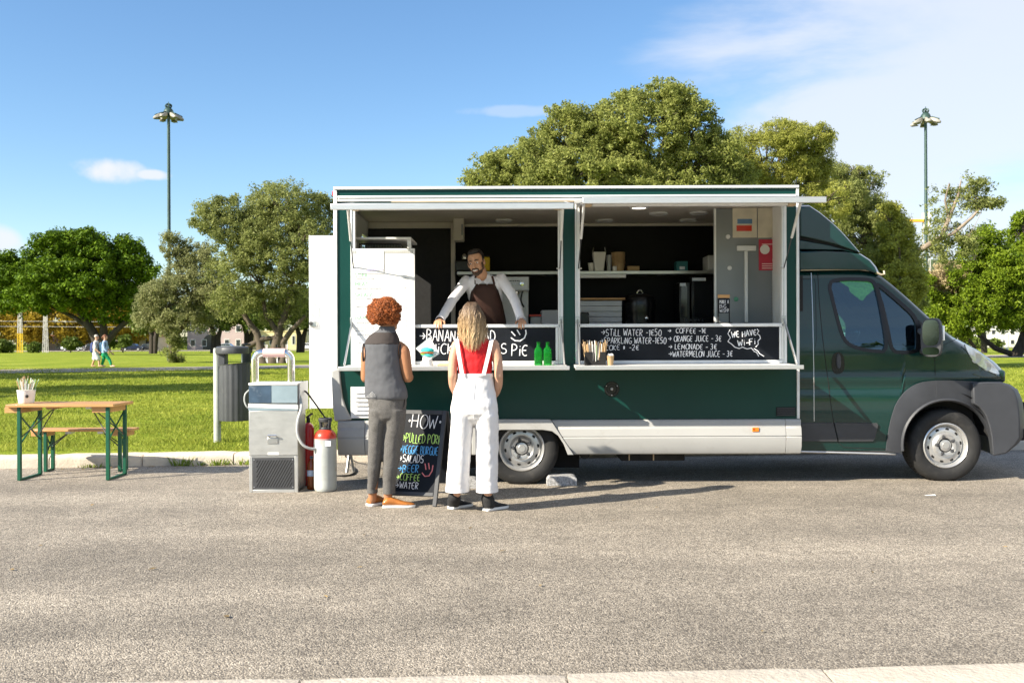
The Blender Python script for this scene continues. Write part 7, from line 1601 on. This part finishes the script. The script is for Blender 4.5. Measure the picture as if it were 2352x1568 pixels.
def walker(label, hx, feet, top, low, hair, bag, skirt):
    Y = 49.5; q = lambda x, y, d=0.0: P(x, y, Y) + Vector((0, d, 0)); k = Y / F; gz = LAWN + .012
    root = thing('person', label, 'person', Vector((PX(hx, Y), Y, gz)), 0, 'walkers on the park path')
    mb = MB(); Mh = head_shape(mb, q(hx + 1, 774.5), R(-90), R(-8), 1.12); limb(mb, [q(hx, 779), q(hx - 1, 785)], [.06, .065])
    hip = q(hx - 1, 812)
    for i, (fx, fy) in enumerate(feet):
        f = Vector((PX(fx, Y), Y + (-.08 if i else .08), gz + .06)); kn = (hip + f) / 2 + Vector((.06 if i else .02, 0, .02)); limb(mb, [hip + Vector((0, -.07 if i else .07, 0)), kn, f], [.085, .06, .042]); limb(mb, [f, f + Vector((.17, 0, -.025 + (.05 if not i else 0) * 0))], [.045, .035])
    limb(mb, [q(hx, 788, -.17), q(hx + 2, 799, -.20), q(hx + 9, 808, -.20)], [.05, .042, .032]); limb(mb, [q(hx, 788, .17), q(hx + 3, 800, .2), q(hx + 12, 811, .2)], [.05, .042, .032])
    hand_shape(mb, q(hx + 9, 808, -.20), (.8, 0, -.6), (0, -1, 0), (1, 0, 0)); hand_shape(mb, q(hx + 12, 811, .2), (.8, 0, -.6), (0, 1, 0), (1, 0, 0))
    mb.loft([ell(q(x, y), w, d, 16) for x, y, w, d in ((hx, 785, .09, .14), (hx - 1, 800, .11, .15), (hx - 1, 814, .11, .15))]); melt(mb, 'body', 'skin_fair', root, .014, 1)
    mb = MB(); mb.loft([ell(q(x, y), w, d, 18) for x, y, w, d in ((hx, 782, .08, .11), (hx, 785, .115, .185), (hx - 1, 795, .14, .19), (hx - 1, 808, .14, .18), (hx - 1, 816 if skirt else 811, .15, .18))])
    limb(mb, [q(hx, 787, -.17), q(hx + 2, 799, -.20)] + ([q(hx + 8, 806.5, -.20)] if not skirt else []), [.065, .058, .05][:2 if skirt else 3]); limb(mb, [q(hx, 787, .17), q(hx + 3, 800, .2)], [.065, .058]); melt(mb, 'shirt', top, root, .016, 1, .02, .1)
    mb = MB(); mb.loft([ell(q(hx - 1, y), w, d, 18) for y, w, d in ((806, .14, .17), (813, .155, .185), (818, .15, .18))])
    for i, (fx, fy) in enumerate(feet):
        f = Vector((PX(fx, Y), Y + (-.08 if i else .08), gz + .06)); hp = hip + Vector((0, -.08 if i else .08, 0)); kn = (hip + f) / 2 + Vector((.06 if i else .02, 0, .02))
        if skirt: limb(mb, [hp, hp.lerp(kn, .85)], [.12, .13])
        else: limb(mb, [hp, kn, kn.lerp(f, .85)], [.115, .085, .06])
    melt(mb, 'shorts' if skirt else 'trousers', low, root, .016, 1, .02, .1)
    h = MB(); h.ball((0, -.025, .045), (.082, .098, .085), 14, 10)
    if not skirt: h.tube([(0, -.10, .04), (0, -.14, -.02), (0, -.12, -.12)], [.04, .04, .015], 8)
    h.xf(Mh); melt(h, 'hair', hair, root, .012, 1)
    for i, (fx, fy) in enumerate(feet):
        f = Vector((PX(fx, Y), Y + (-.08 if i else .08), gz + .035)); mb = MB(); mb.ball(f + Vector((.06, 0, 0)), (.15, .055, .045), 12, 8); melt(mb, 'shoe', 'kraft' if skirt else 'foam_pink', root, .012, 1)
    bp = thing('backpack', label.split(' with ')[0].replace('person in', 'backpack worn over') if 0 else ('navy backpack on the walker in white shorts' if skirt else 'teal backpack on the walker in green trousers'), 'backpack', q(hx - 8, 810), 0, 'backpacks of the walkers')
    mb = MB(); mb.loft([ell(q(hx - 7.5, y), w, d, 16) for y, w, d in ((786, .06, .09), (789, .11, .14), (798, .14, .15), (806, .15, .15), (810, .10, .12))]); melt(mb, 'bag', bag, bp, .015, 2)
    for sy in (-.12, .12): MB().tube(sp([q(hx - 5, 787, sy), q(hx + 0, 784.2, sy), q(hx + 3.8, 788, sy), q(hx + 3.5, 796, sy), q(hx - 3, 805, sy)]), .022, 6).build('strap', bag, bp)
walker('person with grey hair walking in cream shirt and white shorts', 221, ((210, 846), (229, 846)), 'ped_cream', 'denim_white', 'hair_grey', 'bag_blue', True)
walker('person walking in pale blue shirt and bright green trousers', 241, ((232, 846), (257, 846)), 'ped_blue', 'ped_green', 'hair_brown', 'bag_teal', False)
# ================================================================ ACROSS THE PARK
pm('lamp_green', (.035, .07, .06), .5, .2, var=.2, scale=3); pm('lamp_head_pale', (.30, .28, .24), .5, var=.1); pm('lamp_under', (.10, .10, .11), .4)
pm('wall_cream', (.66, .60, .46), .85, var=.06, scale=1); pm('wall_pink', (.42, .33, .32), .85, var=.1, scale=.6); pm('wall_yellow', (.62, .52, .28), .85, var=.07, scale=1); pm('wall_white', (.70, .68, .64), .85, var=.05, scale=1); pm('roof_tile', (.40, .17, .10), .85, var=.2, scale=2)
pm('mast_grey', (.55, .53, .50), .5, .3); pm('mast_yellow', (.75, .50, .02), .5); pm('crane_orange', (.85, .40, .03), .5); pm('wire_grey', (.25, .25, .25), .6)
pm('pane_dark', (.03, .035, .04), .15, var=.2); pm('car_silver', (.50, .53, .55), .25, .5, coat=.6); pm('car_navy', (.012, .018, .045), .2, coat=.8); pm('car_white', (.75, .75, .75), .3, coat=.5); pm('car_dark', (.03, .032, .035), .2, coat=.7); pm('car_glass', (.03, .045, .055), .08, coat=.6)
def lamp(x, ytop, Y, label):
    s = Y / F; top = PZ(x, ytop, Y); X = PX(x, Y); gz = lawn_z(Y); c = Vector((X, Y, 0)); u = s
    t = thing('lamp_post', label, 'lamp post', (X, Y, gz), 0, 'tall park lamp posts')
    zc = top - 27 * u
    MB().lathe([(.17, gz - .1), (.17, gz + .9), (.13, gz + 1.0), (.10, zc - 20 * u), (.09, zc)], c, 'Z', 14).build('pole', 'lamp_green', t)
    MB().lathe([(12 * u, zc - 2 * u), (11.5 * u, zc + 4 * u), (9 * u, zc + 10 * u), (6 * u, zc + 13 * u), (2.5 * u, zc + 14 * u), (0, zc + 14.5 * u)], c, 'Z', 20).build('hood', 'lamp_green', t)
    MB().lathe([(.035, zc + 13 * u), (.03, top)], c, 'Z', 8).build('finial', 'lamp_green', t)
    zr = top - 9 * u
    for a in (0, 60, 120): MB().tube([(X + 7 * u * math.cos(R(a)) * math.cos(b), Y + 7 * u * math.sin(R(a)) * math.cos(b), zr + 4.5 * u * math.sin(b)) for b in [2 * math.pi * i / 20 for i in range(21)]], .05, 6, False).build('finial_ring', 'lamp_green', t)
    for i in range(6):
        a = R(20 + 60 * i); d = Vector((math.cos(a), math.sin(a), 0)); tv = Vector((-d.y, d.x, 0)); rings = []
        for (r, w, h0, h1) in ((8, 2.5, -3, 2), (13, 5.5, -8, 1), (22, 6.5, -11, -2), (29, 6, -13, -6), (33.5, 3.5, -13.5, -10)):
            p = c + d * (r * u) + Vector((0, 0, zc)); rings.append([p + tv * (w * u) + Vector((0, 0, h0 * u)), p - tv * (w * u) + Vector((0, 0, h0 * u)), p - tv * (w * u * .8) + Vector((0, 0, h1 * u)), p + tv * (w * u * .8) + Vector((0, 0, h1 * u))])
        hd = MB().loft(rings).build('lamp_head', 'lamp_head_pale', t, bevel=.04)
        p = c + d * (24 * u) + Vector((0, 0, zc - 13 * u)); MB().bar(p - d * 7 * u, p + d * 8 * u, 11 * u, 1.6 * u).build('diffuser', 'lamp_under', hd, bevel=.03)
        MB().tube([c + Vector((0, 0, zc - 1 * u)), c + d * 14 * u + Vector((0, 0, zc + 2 * u)), c + d * 30 * u + Vector((0, 0, zc - 5 * u))], .05, 6).build('arm', 'lamp_green', t)
lamp(389, 235, 66, 'tall green lamp post with a ring of floodlights behind the olive trees'); lamp(2127, 246, 68, 'tall green lamp post with a ring of floodlights right of the truck')
def mast(x, ytop, yb, mats, label, Y=176):
    gz = lawn_z(Y); X = PX(x, Y); top = PZ(x, ytop, Y); t = thing('lattice_mast', label, 'mast', (X, Y, gz), 0, 'lattice masts beside the far street'); n = 12; zs = [gz + (top - gz) * i / n for i in range(n + 1)]; w = lambda z: .34 - .16 * (z - gz) / (top - gz)
    for k in range(2):
        za, zb = (gz, gz + (top - gz) * .42) if k == 0 else (gz + (top - gz) * .42, top)
        for sx in (-1, 1):
            for sy in (-1, 1): MB().bar((X + sx * w(za), Y + sy * w(za), za), (X + sx * w(zb), Y + sy * w(zb), zb), .10, .10).build('leg', mats[k], t)
        for sy in (-1, 1):
            for i in range(n):
                if zs[i] >= za - .01 and zs[i + 1] <= zb + .3 and (k == 1 or zs[i + 1] <= zb + .3):
                    if k == 1 and zs[i] < za: continue
                    sg = 1 if i % 2 else -1; MB().bar((X - sg * w(zs[i]), Y + sy * w(zs[i]), zs[i]), (X + sg * w(zs[i + 1]), Y + sy * w(zs[i + 1]), zs[i + 1]), .07, .05).build('brace', mats[k], t)
    return X, top
mast(46, 703, 806, ('mast_yellow', 'mast_grey'), 'lattice mast with its lower part painted yellow'); mast(104.5, 707, 806, ('mast_grey', 'mast_grey'), 'all grey lattice mast right of the yellow footed one')
for (y, lab) in ((738, 'upper overhead wire strung between the lattice masts'), (750, 'lower overhead wire strung between the lattice masts')):
    tag(MB().tube([P(-60, y - 1, 176), P(46, y, 176), P(104, y, 176), P(190, y + .8, 176), P(300, y + 1, 176)], .05, 5).build('overhead_wire', 'wire_grey'), lab, 'wire', 'overhead wires of the masts')
def building(name, label, x0, x1, ytop, Y, wall, cols, rows, D=12, roof=None, door=None, arch=None):
    gz = lawn_z(Y) - .2; xa, xb = PX(x0, Y), PX(x1, Y); zt = PZ((x0 + x1) / 2, ytop, Y); t = thing(name, label, 'building', ((xa + xb) / 2, Y + D / 2, gz)); h = zt - gz
    bxm(xa, xb, Y, Y + D, gz, zt).build('wall', wall, t)
    if roof:
        MB().loft([[(xa - .4, Y - .4, zt + .01), (xa - .4, Y + D + .4, zt + .01), (xa - .4, Y + D / 2, zt + roof)], [(xb + .4, Y - .4, zt + .01), (xb + .4, Y + D + .4, zt + .01), (xb + .4, Y + D / 2, zt + roof)]]).build('roof', 'roof_tile', t, smooth=0)
    else: bxm(xa - .15, xb + .15, Y - .15, Y + D + .15, zt + .002, zt + .35).build('cornice', wall, t)
    for r in range(rows):
        for c in range(cols):
            cx = xa + (xb - xa) * (c + .5) / cols; cz = gz + h * (r + .55) / rows; ww = min(1.2, (xb - xa) / cols * .45); wh = h / rows * .5
            f = bxm(cx - ww / 2, cx + ww / 2, Y - .08, Y - .005, cz - wh / 2, cz + wh / 2).build('window', 'wall_white', t); bxm(cx - ww / 2 + .12, cx + ww / 2 - .12, Y - .10, Y - .082, cz - wh / 2 + .12, cz + wh / 2 - .12).build('pane', 'pane_dark', f)
    if arch:
        ax, r = arch; cx = PX(ax, Y); MB().prism([(cx - r, gz + .3)] + [(cx - r * math.cos(R(a)), gz + 2.0 + r * math.sin(R(a))) for a in range(0, 181, 20)] + [(cx + r, gz + .3)], Y - .06, Y - .004).build('archway', 'pane_dark', t)
    if door: dx = PX(door, Y); bxm(dx - .6, dx + .6, Y - .07, Y - .004, gz + .1, gz + 2.5).build('door', 'pane_dark', t)
building('low_house', 'low house with dark roof half hidden by autumn trees', 62, 205, 784, 222, 'wall_pink', 5, 1, roof=1.6)
building('cream_house', 'bright cream house left of the dark archway', 278, 352, 772, 226, 'wall_cream', 3, 1, roof=1.8, door=306)
building('old_building', 'dusky pink building with dark archway beyond parked cars', 430, 566, 738, 230, 'wall_pink', 5, 2, arch=487)  if 0 else building('old_building', 'dusky pink building with dark archway beyond parked cars', 430, 560, 740, 230, 'wall_pink', 5, 2, arch=(485, 2.0))
building('yellow_building', 'pale yellow building seen between olive trunks and truck', 562, 700, 762, 234, 'wall_yellow', 8, 1); building('white_building', 'white building left of the open truck door', 702, 860, 752, 236, 'wall_white', 8, 2)
building('pale_building', 'pale flat building behind the trees at the right edge', 2205, 2400, 752, 232, 'wall_white', 9, 2); building('park_building', 'low cream building hidden behind the truck', 900, 2190, 768, 240, 'wall_cream', 40, 1) 
building('hill_house', 'tiny white house high on the far hill', 2103, 2126, 603, 625, 'wall_white', 2, 1, 10); building('hill_house', 'tiny red roofed house high on the far hill', 2140, 2166, 609, 628, 'wall_cream', 3, 1, 10, roof=2.5)
def far_car(x, Y, length, body, label, rev=1, h=1.5):
    X = PX(x, Y); gz = lawn_z(Y) + .07; L = length / 2; t = thing('parked_car', label, 'car', (X, Y, gz), 0, 'cars parked along the far street')
    pr = [(-L, .35), (-L, .85), (-L * .93, .98), (-L * .78, 1.02), (-L * .55, h - .06), (-L * .3, h), (L * .25, h), (L * .5, 1.02), (L * .92, .86), (L, .7), (L, .35)]
    pr = [(X + rev * a, gz + b) for a, b in pr]
    MB().prism(pr, Y, Y + 1.7).build('body', body, t, bevel=.08)
    gl = [(-L * .70, 1.03), (-L * .52, h - .12), (-L * .1, h - .08), (-L * .1, 1.03)], [(-L * .07, 1.03), (-L * .07, h - .08), (L * .22, h - .1), (L * .42, 1.03)]
    for g in gl: MB().prism([(X + rev * a, gz + b) for a, b in g], Y - .02, Y + .03).build('window', 'car_glass', t)
    for a in (-L * .62, L * .62):
        w = MB().lathe([(0, -.03), (.2, -.03), (.21, 0)], (X + a, Y - .02, gz + .32), 'Y', 16).build('wheel', 'wheel_silver', t); MB().lathe([(.2, -.04), (.30, -.035), (.33, 0), (.33, .18)], (X + a, Y - .01, gz + .32), 'Y', 18).build('tyre', 'rubber', w)
    for a, m in ((-L - .01, 'red_lens'), (L + .01, 'headlight_lens')): bxm(X + rev * a - .03, X + rev * a + .03, Y + .05, Y + .35, gz + .62, gz + .8).build('lamp', m, t)
far_car(164, 201, 4.6, 'car_silver', 'silver car parked left of the cream house', -1); far_car(302, 201, 4.4, 'car_navy', 'dark blue car parked before the archway building', 1); far_car(338, 203, 3.6, 'car_dark', 'black car just right of the dark blue one', 1); far_car(205, 206, 3.8, 'car_dark', 'black car half hidden behind the silver one', -1)
far_car(703, 203, 4.2, 'car_white', 'white car parked beside the open truck door', -1); far_car(520, 203, 4.2, 'car_silver', 'pale car behind the olive trunks', 1); far_car(2236, 196, 4.5, 'car_dark', 'black car parked right of the truck nose', -1, 1.6); far_car(2272, 205, 4.8, 'car_dark', 'dark tall car parked behind the black one on the right', 1, 1.8)
def crane():
    Y = 300; z = lambda y: PZ(2120, y, Y); X = PX(2128, Y); t = thing('tower_crane', 'orange armed tower crane with white counterweights behind the right lamp post', 'crane', (X, Y, -.4))
    for sx in (-.8, .8):
        for sy in (-.8, .8): MB().bar((X + sx, Y + sy, -.5), (X + sx, Y + sy, z(490)), .25, .25).build('mast_leg', 'mast_grey', t)
    for i in range(12):
        za = -.4 + (z(490) + .4) * i / 12; zb = -.4 + (z(490) + .4) * (i + 1) / 12; MB().bar((X - .8, Y - .8, za), (X + .8, Y - .8, zb), .15, .15).build('mast_brace', 'mast_grey', t)
    bxm(PX(2121, Y), PX(2136, Y), Y - 1.2, Y + 1.2, z(505), z(489)).build('counterweight', 'wall_white', t, bevel=.05); bxm(PX(2122, Y), PX(2135, Y), Y - 1.1, Y + 1.1, z(523), z(508)).build('cabin', 'wall_white', t, bevel=.05); bxm(PX(1990, Y), PX(2121, Y) - .02, Y - .5, Y + .5, z(510), z(504)).build('jib', 'crane_orange', t, bevel=.05)
crane()
# white posts and a low fence by the far street on the right
for k, (x, lab) in enumerate(((2288, 'white post at the far street, leftmost of three'), (2300, 'white post at the far street, middle of three'), (2312, 'white post at the far street, rightmost of three'))):
    Y = 150; gz = lawn_z(Y); X = PX(x, Y); h = 2.6; one(MB().lathe([(.22, gz - .05), (.22, gz + h * .9), (.16, gz + h), (0, gz + h + .05)], (X, Y, 0), 'Z', 12), 'white_post', lab, 'post', 'wall_white', group='white posts at the far street')
